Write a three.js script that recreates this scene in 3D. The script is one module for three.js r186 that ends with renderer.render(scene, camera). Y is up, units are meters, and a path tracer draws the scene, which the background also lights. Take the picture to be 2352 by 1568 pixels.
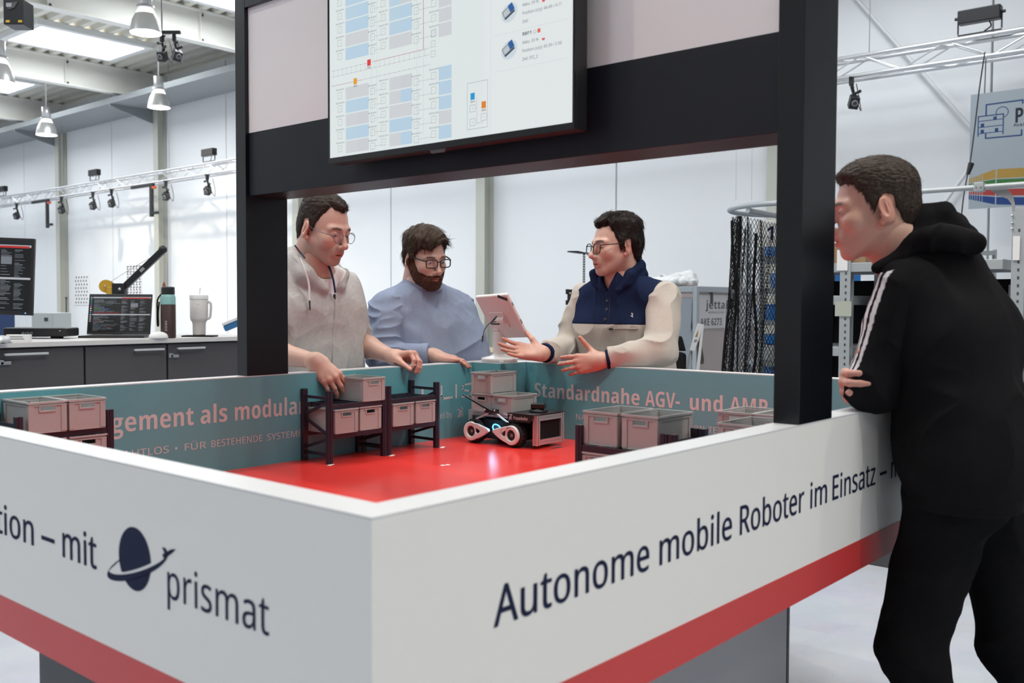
import * as THREE from 'three';
import { FontLoader } from 'three/addons/loaders/FontLoader.js';
import { RoundedBoxGeometry } from 'three/addons/geometries/RoundedBoxGeometry.js';
import { mergeGeometries, mergeVertices, toCreasedNormals } from 'three/addons/utils/BufferGeometryUtils.js';
import { RectAreaLightUniformsLib } from 'three/addons/lights/RectAreaLightUniformsLib.js';

// ---------------------------------------------------------------- camera
const scene = new THREE.Scene();
const FW = 2352, FH = 1568, FPX = 2231.8;                     // frame and focal length in photo pixels
const camera = new THREE.PerspectiveCamera(2 * Math.atan(FH / 2 / FPX) * 180 / Math.PI, FW / FH, 0.05, 120);
camera.position.set(-0.724, 1.3132, 0.8316);
camera.rotation.set(-0.03937, -0.86013, 0.0034, 'YXZ');
camera.updateMatrixWorld(true);
camera.focus = 3.75; camera.userData.fStop = 5.2;
scene.add(camera);

// ---------------------------------------------------------------- renderer, exposure, sky
const renderer = new THREE.WebGLRenderer({ antialias: true });
renderer.toneMapping = THREE.LinearToneMapping;
renderer.toneMappingExposure = 1.0;
renderer.shadowMap.enabled = true;
RectAreaLightUniformsLib.init();
scene.background = new THREE.Color(0.75, 0.82, 0.9);

// ---------------------------------------------------------------- large area lights: the roof lights of the hall
const SKY_L = 12.5, SKYLIGHTS = [];
const SKY_COL = new THREE.Color().setRGB(0.91, 0.965, 1.0);
for (const [x, zs] of [[8.75, [-29.7, -24.4, -19.15, -13.9, -8.6, -3.3]], [1.6, [-29.7, -24.4, -19.15, -13.9, -8.6, -3.3, 2.0]], [-4.4, [-29.7, -24.4, -19.15, -13.9, -3.3]]]) for (const z of zs) SKYLIGHTS.push([x, 6.70, z]);
for (const [x, y, z] of SKYLIGHTS) {
  const l = new THREE.RectAreaLight(SKY_COL, SKY_L, 2.1, 1.5);
  l.position.set(x, y - 0.035, z); l.rotation.set(-Math.PI / 2, 0, 0); l.castShadow = true; scene.add(l);
}

// ---------------------------------------------------------------- photo pixels to places
const V = (x, y, z) => new THREE.Vector3(x, y, z);
function ray(px, py) { return V((px - FW / 2) / FPX, -(py - FH / 2) / FPX, -1).applyQuaternion(camera.quaternion); }
function at(px, py, depth) { return ray(px, py).multiplyScalar(depth).add(camera.position); }
function onPlane(axis, val, px, py) { const d = ray(px, py); return d.multiplyScalar((val - camera.position[axis]) / d[axis]).add(camera.position); }
const onX = (v, px, py) => onPlane('x', v, px, py), onY = (v, px, py) => onPlane('y', v, px, py), onZ = (v, px, py) => onPlane('z', v, px, py);

// ---------------------------------------------------------------- seeded noise
function rng(seed) { return () => { seed = (seed + 0x6d2b79f5) | 0; let t = Math.imul(seed ^ (seed >>> 15), 1 | seed); t = (t + Math.imul(t ^ (t >>> 7), 61 | t)) ^ t; return ((t ^ (t >>> 14)) >>> 0) / 4294967296; }; }
function hash3(i, j, k) { let h = Math.imul(i, 374761393) + Math.imul(j, 668265263) + Math.imul(k, 2147483647 ^ 0x5bd1e995); h = Math.imul(h ^ (h >>> 13), 1274126177); return ((h ^ (h >>> 16)) >>> 0) / 4294967296; }
function vnoise(x, y, z) {                                      // value noise, -1 to 1
  const i = Math.floor(x), j = Math.floor(y), k = Math.floor(z); let a = x - i, b = y - j, c = z - k;
  a = a * a * (3 - 2 * a); b = b * b * (3 - 2 * b); c = c * c * (3 - 2 * c);
  const L = (p, q, t) => p + (q - p) * t;
  return 2 * L(L(L(hash3(i, j, k), hash3(i + 1, j, k), a), L(hash3(i, j + 1, k), hash3(i + 1, j + 1, k), a), b), L(L(hash3(i, j, k + 1), hash3(i + 1, j, k + 1), a), L(hash3(i, j + 1, k + 1), hash3(i + 1, j + 1, k + 1), a), b), c) - 1;
}
const smooth = (a, b, x) => { const t = Math.min(1, Math.max(0, (x - a) / (b - a))); return t * t * (3 - 2 * t); };
const lerp = (a, b, t) => a + (b - a) * t;

// ---------------------------------------------------------------- materials
const C = (r, g, b) => new THREE.Color().setRGB(r, g, b);
function mat(color, roughness = 0.6, more = {}) { return new THREE.MeshStandardMaterial({ color: typeof color === 'number' || typeof color === 'string' ? new THREE.Color(color) : color, roughness, ...more }); }
function phys(color, roughness, more) { return new THREE.MeshPhysicalMaterial({ color: typeof color === 'number' || typeof color === 'string' ? new THREE.Color(color) : color, roughness, ...more }); }
const MT = {
  wall: mat(C(0.80, 0.81, 0.82), 0.8), deck: mat(C(0.70, 0.68, 0.60), 0.6), beam: mat(C(0.80, 0.79, 0.74), 0.55), column: mat(C(0.50, 0.50, 0.44), 0.55), columnWhite: mat(C(0.74, 0.75, 0.75), 0.6),
  whiteBoard: mat(C(0.80, 0.80, 0.79), 0.42), railTop: mat(C(0.60, 0.61, 0.635), 0.38), redStripe: mat(C(0.55, 0.036, 0.036), 0.42), redFloor: phys(C(0.86, 0.045, 0.038), 0.30, { clearcoat: 0.25, clearcoatRoughness: 0.18 }),
  teal: mat(C(0.12, 0.38, 0.44), 0.45), navyInk: phys(C(0.008, 0.013, 0.048), 0.7, { specularIntensity: 0.35 }), whiteInk: mat(C(0.58, 0.60, 0.62), 0.5), tealInk: mat(C(0.16, 0.36, 0.42), 0.5),
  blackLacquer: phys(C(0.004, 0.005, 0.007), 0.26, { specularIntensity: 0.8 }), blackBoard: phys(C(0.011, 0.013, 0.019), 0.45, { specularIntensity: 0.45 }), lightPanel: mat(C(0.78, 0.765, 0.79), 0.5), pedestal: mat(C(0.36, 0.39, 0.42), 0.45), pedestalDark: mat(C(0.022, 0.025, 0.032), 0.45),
  blackPlastic: mat(C(0.012, 0.012, 0.014), 0.4), blackGloss: mat(C(0.006, 0.006, 0.007), 0.15), blackMatte: phys(C(0.009, 0.009, 0.010), 0.8, { specularIntensity: 0.3 }), darkGrey: mat(C(0.06, 0.06, 0.065), 0.5), grey: mat(C(0.30, 0.30, 0.31), 0.5),
  rackMetal: mat(C(0.022, 0.016, 0.030), 0.38), crate: mat(C(0.40, 0.40, 0.40), 0.45), alu: mat(C(0.72, 0.72, 0.73), 0.32, { metalness: 0.85 }), aluMatte: mat(C(0.60, 0.61, 0.62), 0.45, { metalness: 0.5 }), steel: mat(C(0.52, 0.54, 0.56), 0.35, { metalness: 0.9 }), galv: mat(C(0.42, 0.45, 0.47), 0.5, { metalness: 0.5 }), tray: mat(C(0.26, 0.28, 0.29), 0.55, { metalness: 0.4 }), wallDim: mat(C(0.66, 0.66, 0.66), 0.8),
  white: mat(C(0.80, 0.80, 0.80), 0.5), whitePlastic: mat(C(0.76, 0.75, 0.75), 0.35), rubber: mat(C(0.013, 0.013, 0.014), 0.75), tape: mat(C(0.85, 0.86, 0.86), 0.6),
};

// ---------------------------------------------------------------- geometry helpers
const taken = {};
function numbered(name) { const n = taken[name] = (taken[name] ?? -1) + 1; return n ? name + '_' + String(n).padStart(3, '0') : name; }
function shadows(o) { o.castShadow = true; o.receiveShadow = true; return o; }
function thing(name, label, category, pos = [0, 0, 0], turn = 0, group) {
  const o = new THREE.Group(); o.name = numbered(name); scene.add(o); o.position.set(...pos); o.rotation.y = turn;
  o.userData = { label, category }; if (group) o.userData.group = group; return o;
}
function struct(name, geometry, material) { const m = shadows(new THREE.Mesh(geometry, material)); m.name = name; m.userData.kind = 'structure'; scene.add(m); return m; }
function part(parent, name, geometry, material, label) { const m = shadows(new THREE.Mesh(Array.isArray(geometry) ? join(geometry) : geometry, material)); m.name = name; if (label) m.userData.label = label; parent.add(m); return m; }
function dup(root, pos, turn, label, group) {
  const r = root.clone(); r.name = numbered(root.name.replace(/_\d{3}$/, '')); r.userData = { ...root.userData }; scene.add(r); r.position.set(...pos); if (turn !== undefined) r.rotation.y = turn;
  if (label) r.userData.label = label; if (group) r.userData.group = group; return r;
}
function join(list) {
  const plain = list.map((g) => { let h = g.index ? g.toNonIndexed() : g; const o = new THREE.BufferGeometry(); for (const k of ['position', 'normal', 'uv']) if (h.attributes[k]) o.setAttribute(k, h.attributes[k]); if (!o.attributes.uv) o.setAttribute('uv', new THREE.BufferAttribute(new Float32Array(o.attributes.position.count * 2), 2)); return o; });
  return mergeGeometries(plain);
}
function bx(w, h, d, x = 0, y = 0, z = 0, r = 0) {                // box centred at x y z, edges rounded by r
  const g = r ? new RoundedBoxGeometry(w, h, d, r > 0.02 ? 3 : 1, Math.min(r, w / 2.01, h / 2.01, d / 2.01)) : new THREE.BoxGeometry(w, h, d);
  return g.translate(x, y, z);
}
function b2(x0, x1, y0, y1, z0, z1, r = 0) { return bx(x1 - x0, y1 - y0, z1 - z0, (x0 + x1) / 2, (y0 + y1) / 2, (z0 + z1) / 2, r); }
const vec = (p) => Array.isArray(p) ? V(...p) : p;
function bar(a, b, r, r2 = r, seg = 10) {                         // round bar between two points
  a = vec(a); b = vec(b); const d = b.clone().sub(a), g = new THREE.CylinderGeometry(r2, r, d.length(), seg);
  return g.applyQuaternion(new THREE.Quaternion().setFromUnitVectors(V(0, 1, 0), d.clone().normalize())).translate((a.x + b.x) / 2, (a.y + b.y) / 2, (a.z + b.z) / 2);
}
function flatBar(a, b, w, t, side) {                              // rectangular bar between two points, w wide along side, t thick
  a = vec(a); b = vec(b); const y = b.clone().sub(a), L = y.length(); y.normalize(); const x = vec(side).clone().addScaledVector(y, -vec(side).dot(y)).normalize(), z = x.clone().cross(y);
  return new THREE.BoxGeometry(w, L, t).applyMatrix4(new THREE.Matrix4().makeBasis(x, y, z)).translate((a.x + b.x) / 2, (a.y + b.y) / 2, (a.z + b.z) / 2);
}
function cable(points, r = 0.003, seg = 40, rs = 6) { return new THREE.TubeGeometry(new THREE.CatmullRomCurve3(points.map(vec)), seg, r, rs); }
function lathe(pts, seg = 32) { return new THREE.LatheGeometry(pts.map((p) => new THREE.Vector2(...p)), seg); }
function creased(g, a = 0.6) { return toCreasedNormals(g, a); }
function extr(points, depth, bevel = 0, holes = []) {             // outline in x y, from z = 0 to depth
  const s = new THREE.Shape(points.map((p) => new THREE.Vector2(...p)));
  for (const h of holes) s.holes.push(new THREE.Path(h.map((p) => new THREE.Vector2(...p))));
  return new THREE.ExtrudeGeometry(s, { depth: depth - 2 * bevel, bevelEnabled: bevel > 0, bevelThickness: bevel, bevelSize: bevel, bevelOffset: -bevel, bevelSegments: 2, curveSegments: 10 }).translate(0, 0, bevel);
}
const fontR = await new FontLoader().loadAsync('fonts/droid/droid_sans_regular.typeface.json');
const fontB = await new FontLoader().loadAsync('fonts/droid/droid_sans_bold.typeface.json');
const CAP = 0.714;                                                // cap height of the face, in em
function textShape(str, font, cap, spacing = 0) {                 // flat lettering, baseline at y = 0, from x = 0
  const size = cap / CAP * 0.72, list = []; let x = 0;
  for (const ch of str) {
    const gl = font.data.glyphs[ch] || font.data.glyphs['?'], shapes = ch === ' ' ? [] : font.generateShapes(ch, size);
    if (shapes.length) list.push(new THREE.ShapeGeometry(shapes, 6).translate(x, 0, 0));
    x += gl.ha / font.data.resolution * size + spacing * size;
  }
  const g = join(list); g.computeBoundingBox(); g.userData.adv = x; return g;
}
function wordFit(str, font, cap, x0, x1, base) {                  // one word squeezed to fit from x0 to x1
  const g = textShape(str, font, cap); const b = g.boundingBox, s = (x1 - x0) / (b.max.x - b.min.x);
  return g.translate(-b.min.x, 0, 0).scale(s, 1, 1).translate(x0, base, 0);
}
function fatten(g, e) { const r = (dx, dy, k) => g.clone().translate(dx, dy, k * 0.00003); return join([r(-e, 0, 0), r(e, 0, 1), r(0, e * 0.6, 2), r(0, -e * 0.6, 3)]); }
function canvasTex(w, h, draw, srgb = true) { const c = document.createElement('canvas'); c.width = w; c.height = h; draw(c.getContext('2d'), w, h); const t = new THREE.CanvasTexture(c); if (srgb) t.colorSpace = THREE.SRGBColorSpace; t.anisotropy = 8; return t; }
// ================================================================ the hall
const HX = 11.7, ZC = [-31.46, -26.18, -20.95, -15.5, -10.38, -5.05, 0.23, 5.5];
{
  const tex = canvasTex(2048, 2048, (g, w, h) => {
    const r = rng(7); g.fillStyle = '#bcc3ce'; g.fillRect(0, 0, w, h);
    for (let i = 0; i < 2600; i++) { const s = 20 + r() * 120; g.fillStyle = `rgba(${r() < .5 ? '226,231,240' : '168,175,187'},${0.02 + r() * 0.03})`; g.beginPath(); g.ellipse(r() * w, r() * h, s, s * (.3 + r()), r() * 3, 0, 7); g.fill(); }
    for (let i = 0; i < 900; i++) { g.strokeStyle = `rgba(110,112,120,${r() * 0.25})`; g.lineWidth = .6 + r() * 1.4; const x = r() * w, y = r() * h, a = r() * 6.3, l = 3 + r() * 26; g.beginPath(); g.moveTo(x, y); g.lineTo(x + Math.cos(a) * l, y + Math.sin(a) * l); g.stroke(); }
  });
  tex.wrapS = tex.wrapT = THREE.RepeatWrapping;
  const fg = b2(-8.2, HX + 0.2, -0.2, 0, -34.2, 8.2); const p = fg.attributes.position, uv = fg.attributes.uv; for (let i = 0; i < p.count; i++) uv.setXY(i, p.getX(i) / 3, p.getZ(i) / 3);
  struct('floor', fg, mat(0xffffff, 0.42, { map: tex }));
}
{ // ribbed metal roof deck, ribs along z
  const pts = [], y0 = 6.72, y1 = 6.86; let x = -8.2; pts.push([x, 7.2], [x, y1]);
  while (x < HX + 0.15) { pts.push([x + 0.05, y0], [x + 0.17, y0], [x + 0.22, y1], [x + 0.30, y1]); x += 0.30; }
  pts.push([x, 7.2]);
  const holes = [];
  const g = extr(pts, 42.4).translate(0, 0, -34.2);
  struct('ceiling', g, MT.deck);
}
const wallBack = struct('wall_back', b2(HX + 0.06, HX + 0.25, -0.2, 7.2, -34.2, 8.2), MT.columnWhite);
{ let z = -34.2; const edges = []; for (let k = 0; k < ZC.length; k++) { edges.push(ZC[k] - 0.02, ZC[k] + 2.62); } let prev = -34.2; for (const e of edges) { if (e > prev + 0.2) part(wallBack, 'wall_panel', b2(HX, HX + 0.06, 0, 7.0, prev + 0.012, e - 0.012, 0.008), MT.wall); prev = e; } part(wallBack, 'wall_panel', b2(HX, HX + 0.06, 0, 7.0, prev + 0.012, 8.2), MT.wall); }
struct('wall_left', b2(-8.4, -8.2, -0.2, 7.2, -34.4, 8.4), MT.wallDim);
struct('wall_far', b2(-8.2, HX + 0.25, -0.2, 7.2, -34.4, -34.2), MT.wall);
struct('wall_near', b2(-8.2, HX + 0.25, -0.2, 7.2, 8.2, 8.4), MT.wall);
{ // steel columns and roof beams
  for (const z of ZC) {
    const t = thing('steel_column', 'beige steel column against the white wall under a roof beam', 'column', [HX - 0.13, 0, z], 0, 'steel columns along the white wall');
    part(t, 'flange', b2(-0.11, -0.095, 0, 6.12, -0.1, 0.1), MT.column); part(t, 'web', b2(-0.095, 0.095, 0, 6.12, -0.008, 0.008), MT.column); part(t, 'flange', b2(0.095, 0.11, 0, 6.12, -0.1, 0.1), MT.column);
  }
  for (const z of ZC) {
    const t = thing('roof_beam', 'white steel roof beam crossing under the ribbed metal roof', 'beam', [0, 6.12, z], 0, 'white roof beams');
    part(t, 'bottom_flange', b2(-8.2, HX - 0.01, 0, 0.02, -0.11, 0.11), MT.beam); part(t, 'web', b2(-8.2, HX - 0.01, 0.02, 0.57, -0.008, 0.008), MT.beam); part(t, 'top_flange', b2(-8.2, HX - 0.01, 0.57, 0.598, -0.11, 0.11), MT.beam);
    for (const x of [HX - 5.2, HX - 2.4, HX - 8, HX - 11]) { part(t, 'stiffener', b2(x - 0.006, x + 0.006, 0.02, 0.57, 0.008, 0.1), MT.beam); for (const y of [0.06, 0.52]) part(t, 'bolt', bar([x + 0.06, y, 0.005], [x + 0.06, y, 0.04], 0.028, 0.028, 8), MT.darkGrey); }
  }
}
{ // roof lights: white upstand frame and opal pane
  const opal = mat(0xffffff, 0.6, { emissive: C(1, 1, 1), emissiveIntensity: 1.6 });
  const fr = [b2(-1.2, 1.2, -0.10, 0.015, -0.9, -0.76), b2(-1.2, 1.2, -0.10, 0.015, 0.76, 0.9), b2(-1.2, -1.06, -0.10, 0.015, -0.76, 0.76), b2(1.06, 1.2, -0.10, 0.015, -0.76, 0.76)];
  let first = null;
  for (const [x, y, z] of SKYLIGHTS) {
    if (first) { dup(first, [x, y, z]); continue; }
    first = thing('roof_light', 'bright rectangular roof light with white frame in the ribbed roof', 'skylight', [x, y, z], 0, 'roof lights of the hall');
    part(first, 'frame', fr, MT.columnWhite); part(first, 'opal_window', b2(-1.06, 1.06, -0.03, -0.015, -0.76, 0.76), opal);
  }
}
{ // grey cable tray under the roof edge, on brackets
  const t = thing('cable_tray', 'grey metal cable tray running along the wall below the roof beams', 'cable tray', [HX - 0.75, 5.9, -14]);
  const L = 40; part(t, 'tray_floor', b2(-0.55, 0.55, 0, 0.006, -L / 2, L / 2), MT.tray); part(t, 'side_rail', b2(-0.56, -0.55, 0, 0.13, -L / 2, L / 2), MT.tray); part(t, 'side_rail', b2(0.55, 0.56, 0, 0.13, -L / 2, L / 2), MT.tray);
  for (const z of ZC) { if (z < -33 || z > 5.4) continue; part(t, 'bracket', [extr([[0.6, 0], [0.6, -0.32], [0.5, -0.3], [-0.55, -0.05], [-0.55, 0]], 0.05).translate(0, -0.001, z + 14 - 0.16)], MT.tray); }
}
// ================================================================ the demonstration table
const RT = 1.07, T = 0.058, AX = 2.374, BZ = -1.911, FY = 0.768, OB = RT - 0.3615, RS = RT - 0.2937;   // rail top, wall thickness, inner ends, field level, lower edge, red stripe
const AO = AX + T, BO = BZ - T;
const table = thing('demonstration_table', 'white walled demonstration table with red field and printed sides', 'table', [0, 0, 0]);
const E_ = 0.0006;
function panel(name, x0, x1, z0, z1, label) {
  const m = part(table, name, b2(x0, x1, OB, RT - 0.003, z0, z1), MT.whiteBoard, label);
  part(m, 'top_edge', b2(x0, x1, RT - 0.003, RT, z0, z1), MT.railTop); return m;
}
const pFront = panel('side_wall', 0, AO, -T, 0, 'white outer wall with dark blue lettering and red stripe');      // along x
const pLeft = panel('side_wall', 0, T, BO, -T, 'white outer wall with planet emblem and red stripe');
const pBackL = panel('side_wall', T, AO, BO, BZ, 'wall with teal printed inner face');
const pBackR = panel('side_wall', AX, AO, BZ, -T, 'wall with teal printed inner face');
part(pFront, 'red_stripe', b2(-0.0008, AO, OB, RS, 0, 0.0008), MT.redStripe); part(pLeft, 'red_stripe', b2(-0.0008, 0, OB, RS, BO, 0.0008), MT.redStripe);
part(pBackL, 'teal_print', b2(T, AX, FY, RT - 0.003, BZ, BZ + 0.0008), MT.teal); part(pBackR, 'teal_print', b2(AX - 0.0008, AX, FY, RT - 0.003, BZ, -T), MT.teal);
part(pFront, 'teal_print', b2(T, AX, FY, RT - 0.003, -T - 0.0008, -T), MT.teal); part(pLeft, 'teal_print', b2(T, T + 0.0008, FY, RT - 0.003, BZ, -T), MT.teal);
part(table, 'red_field', b2(T, AX, FY - 0.03, FY, BZ, -T), MT.redFloor);
part(table, 'corner_post', b2(2.213, 2.373, FY, RT - 0.002, -1.910, -1.757, 0.002), MT.teal, 'teal square corner post');
part(table, 'corner_cap', b2(2.213, 2.373, RT - 0.002, RT, -1.910, -1.757), MT.railTop);
{ // pedestal boxes below
  part(table, 'pedestal', b2(0.22, 1.60, 0, OB, -0.90, -0.235, 0.004), MT.pedestal, 'grey pedestal box under the table');
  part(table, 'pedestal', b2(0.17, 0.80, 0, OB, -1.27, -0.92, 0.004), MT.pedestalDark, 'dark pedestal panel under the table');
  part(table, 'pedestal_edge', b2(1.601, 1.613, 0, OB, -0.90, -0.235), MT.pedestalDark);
  part(table, 'pedestal', b2(1.5, 2.2, 0, OB, -1.7, -1.0, 0.004), MT.pedestal);
}
// lettering: +z faces read along x, -x faces read along z
function onFront(g, z) { return g.translate(0, 0, z); }
function onSide(g, x) { return g.rotateY(-Math.PI / 2).translate(x, 0, 0); }
{
  const cap = 0.0527, y = 0.8915, words = [['Autonome', 0.207, 0.578], ['mobile', 0.608, 0.851], ['Roboter', 0.881, 1.157], ['im', 1.187, 1.272], ['Einsatz', 1.301, 1.551], ['–', 1.579, 1.624], ['nahtlos', 1.654, 1.90]];
  for (const [w, a, b] of words) part(pFront, 'lettering', onFront(fatten(wordFit(w, fontR, cap, a + 0.0008, b - 0.0008, y), 0.0008), E_), MT.navyInk);
  for (const [w, a, b] of [['tion', -1.041, -0.881], ['–', -0.851, -0.801], ['mit', -0.772, -0.654]]) part(pLeft, 'lettering', onSide(fatten(wordFit(w, fontR, cap, a + 0.0008, b - 0.0008, y), 0.0008), -E_), MT.navyInk);
  part(pLeft, 'lettering', onSide(wordFit('prismat', fontR, 0.0500, -0.442, -0.197, 0.8895), -E_), MT.navyInk, 'dark blue word in thin letters');
  // planet with ring and rocket
  const el = (cx, cy, rx, ry, n = 48, a0 = 0, a1 = Math.PI * 2) => Array.from({ length: n }, (_, i) => { const a = a0 + (a1 - a0) * i / (n - 1); return [cx + rx * Math.cos(a), cy + ry * Math.sin(a)]; });
  const cx = -0.535, cy = 0.929, rx = 0.0475, ry = 0.0478, tilt = 0.33;
  const ringPt = (a, k = 1) => { const u = 0.094 * Math.cos(a), v = 0.017 * Math.sin(a) * k; return [cx + 0.006 + u * Math.cos(tilt) - v * Math.sin(tilt), cy - 0.004 + u * Math.sin(tilt) + v * Math.cos(tilt)]; };
  // upper body: planet outline above the ring's front edge; lower body below it
  const full = el(cx, cy, rx, ry, 97); const frontY = (x) => { const s = (x - cx - 0.006) / (0.094 * Math.cos(tilt)); return cy - 0.004 + (x - cx - 0.006) * Math.tan(tilt) - 0.017 * Math.sqrt(Math.max(0, 1 - s * s)); };
  const clip = (keep, off) => full.map(([x, y]) => { const f = frontY(x) + off; return keep > 0 ? [x, Math.max(y, f)] : [x, Math.min(y, f)]; });
  const flat = (pts) => new THREE.ShapeGeometry(new THREE.Shape(pts.map((p) => new THREE.Vector2(...p))));
  part(pLeft, 'emblem', onSide(join([flat(clip(1, 0.007)), flat(clip(-1, -0.006))]), -E_), MT.navyInk, 'dark blue planet emblem with ring and rocket');
  const outer = [], inner = []; for (let i = 0; i <= 60; i++) { const a = Math.PI * 0.62 + (Math.PI * 1.36) * i / 60, w = 0.0062 * Math.sin(Math.PI * Math.min(1, (i + 4) / 66)) + 0.0006; const p = ringPt(a), q = ringPt(a, 1 - 0.0); const n = [Math.cos(a), Math.sin(a)]; outer.push([p[0] + w * 0.35 * n[0], p[1] - w]); inner.push([p[0] - w * 0.2 * n[0], p[1] + w * 0.55]); }
  part(pLeft, 'emblem_ring', onSide(flat([...outer, ...inner.reverse()]), -E_), MT.navyInk);
  const rk = [[0, 0], [0.010, 0.004], [0.018, 0.010], [0.030, 0.0205], [0.020, 0.0185], [0.010, 0.0125], [0.004, 0.019], [-0.004, 0.0195], [0.002, 0.012], [-0.006, 0.006], [0.001, 0.002], [0.0005, -0.010], [0.006, -0.006], [0.007, 0.003]];
  part(pLeft, 'emblem_rocket', onSide(flat([[-0.452, 0.9535], [-0.440, 0.9585], [-0.426, 0.9665], [-0.418, 0.9725], [-0.430, 0.9705], [-0.441, 0.9655], [-0.447, 0.9695], [-0.456, 0.9690], [-0.449, 0.9620], [-0.455, 0.9590]]).translate(0, -0.009, 0), -E_), MT.navyInk);
}
{
  const z = BZ + 0.0008 + E_, cap = 0.0575, y = 0.928;
  for (const [w, a, b] of [['gement', 0.659, 0.929], ['als', 0.953, 1.050], ['modular', 1.078, 1.358]]) part(pBackL, 'lettering', onFront(wordFit(w, fontB, cap, a, b, y), z), MT.whiteInk);
  for (const [w, a, b] of [['NAHTLOS', 0.667, 0.843], ['FÜR', 0.897, 0.972], ['BESTEHENDE', 0.991, 1.183], ['SYSTEME', 1.202, 1.345]]) part(pBackL, 'lettering', onFront(wordFit(w, fontR, 0.0218, a, b, 0.850), z), MT.whiteInk);
  for (const x of [0.868, 1.372]) part(pBackL, 'print_dot', new THREE.CircleGeometry(0.0042, 16).translate(x, 0.8605, z), MT.whiteInk);
  // thin-stroked logo letters
  const stroke = (pts, w) => { const geo = []; for (let i = 0; i + 1 < pts.length; i++) { const a = V(...pts[i], 0), b = V(...pts[i + 1], 0); geo.push(new THREE.PlaneGeometry(a.distanceTo(b) + w * 0.6, w).rotateZ(Math.atan2(b.y - a.y, b.x - a.x)).translate((a.x + b.x) / 2, (a.y + b.y) / 2, 0)); } return join(geo); };
  part(pBackL, 'lettering', stroke([[1.925, 0.932], [1.925, 0.981]], 0.0115).translate(0, 0, z), MT.whiteInk);
  part(pBackL, 'lettering', stroke([[2.030, 0.981], [2.030, 0.940], [2.036, 0.931], [2.091, 0.931]], 0.0085).translate(0, 0, z), MT.whiteInk);
  part(pBackL, 'lettering', stroke([[2.114, 0.928], [2.114, 0.981]], 0.0095).translate(0, 0, z), MT.whiteInk);
  part(pBackL, 'lettering', stroke([[2.205, 0.981], [2.160, 0.978], [2.148, 0.968], [2.158, 0.957], [2.195, 0.950], [2.205, 0.940], [2.195, 0.930], [2.146, 0.929]], 0.0075).translate(0, 0, z), MT.whiteInk);
  part(pBackL, 'lettering', onFront(wordFit('ed', fontR, 0.0255, 2.022, 2.047, 0.8505), z), MT.whiteInk); part(pBackL, 'lettering', onFront(wordFit('by', fontR, 0.0255, 2.059, 2.093, 0.8505), z), MT.whiteInk);
  const st = []; for (let i = 0; i < 6; i++) st.push(new THREE.PlaneGeometry(0.034, 0.0034).rotateZ(0.15 + i * 0.16).translate(2.139, 0.850 + i * 0.0052, 0)); st.push(new THREE.PlaneGeometry(0.037, 0.004).translate(2.1385, 0.8785, 0));
  part(pBackL, 'emblem', join(st).translate(0, 0, z), MT.whiteInk);
  const x = AX - 0.0008 - E_;
  for (const [w, a, b] of [['Standardnahe', -1.710, -1.195], ['AGV-', -1.170, -1.020], ['und', -0.978, -0.845], ['AMR', -0.818, -0.668]]) part(pBackR, 'lettering', onSide(wordFit(w, fontB, cap, a, b, y), x), MT.whiteInk);
  for (const [w, a, b] of [['NA', -1.495, -1.447], ['ON', -0.961, -0.918], ['TE', -0.902, -0.868]]) part(pBackR, 'lettering', onSide(wordFit(w, fontR, 0.0225, a, b, 0.8505), x), MT.whiteInk);
}
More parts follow.
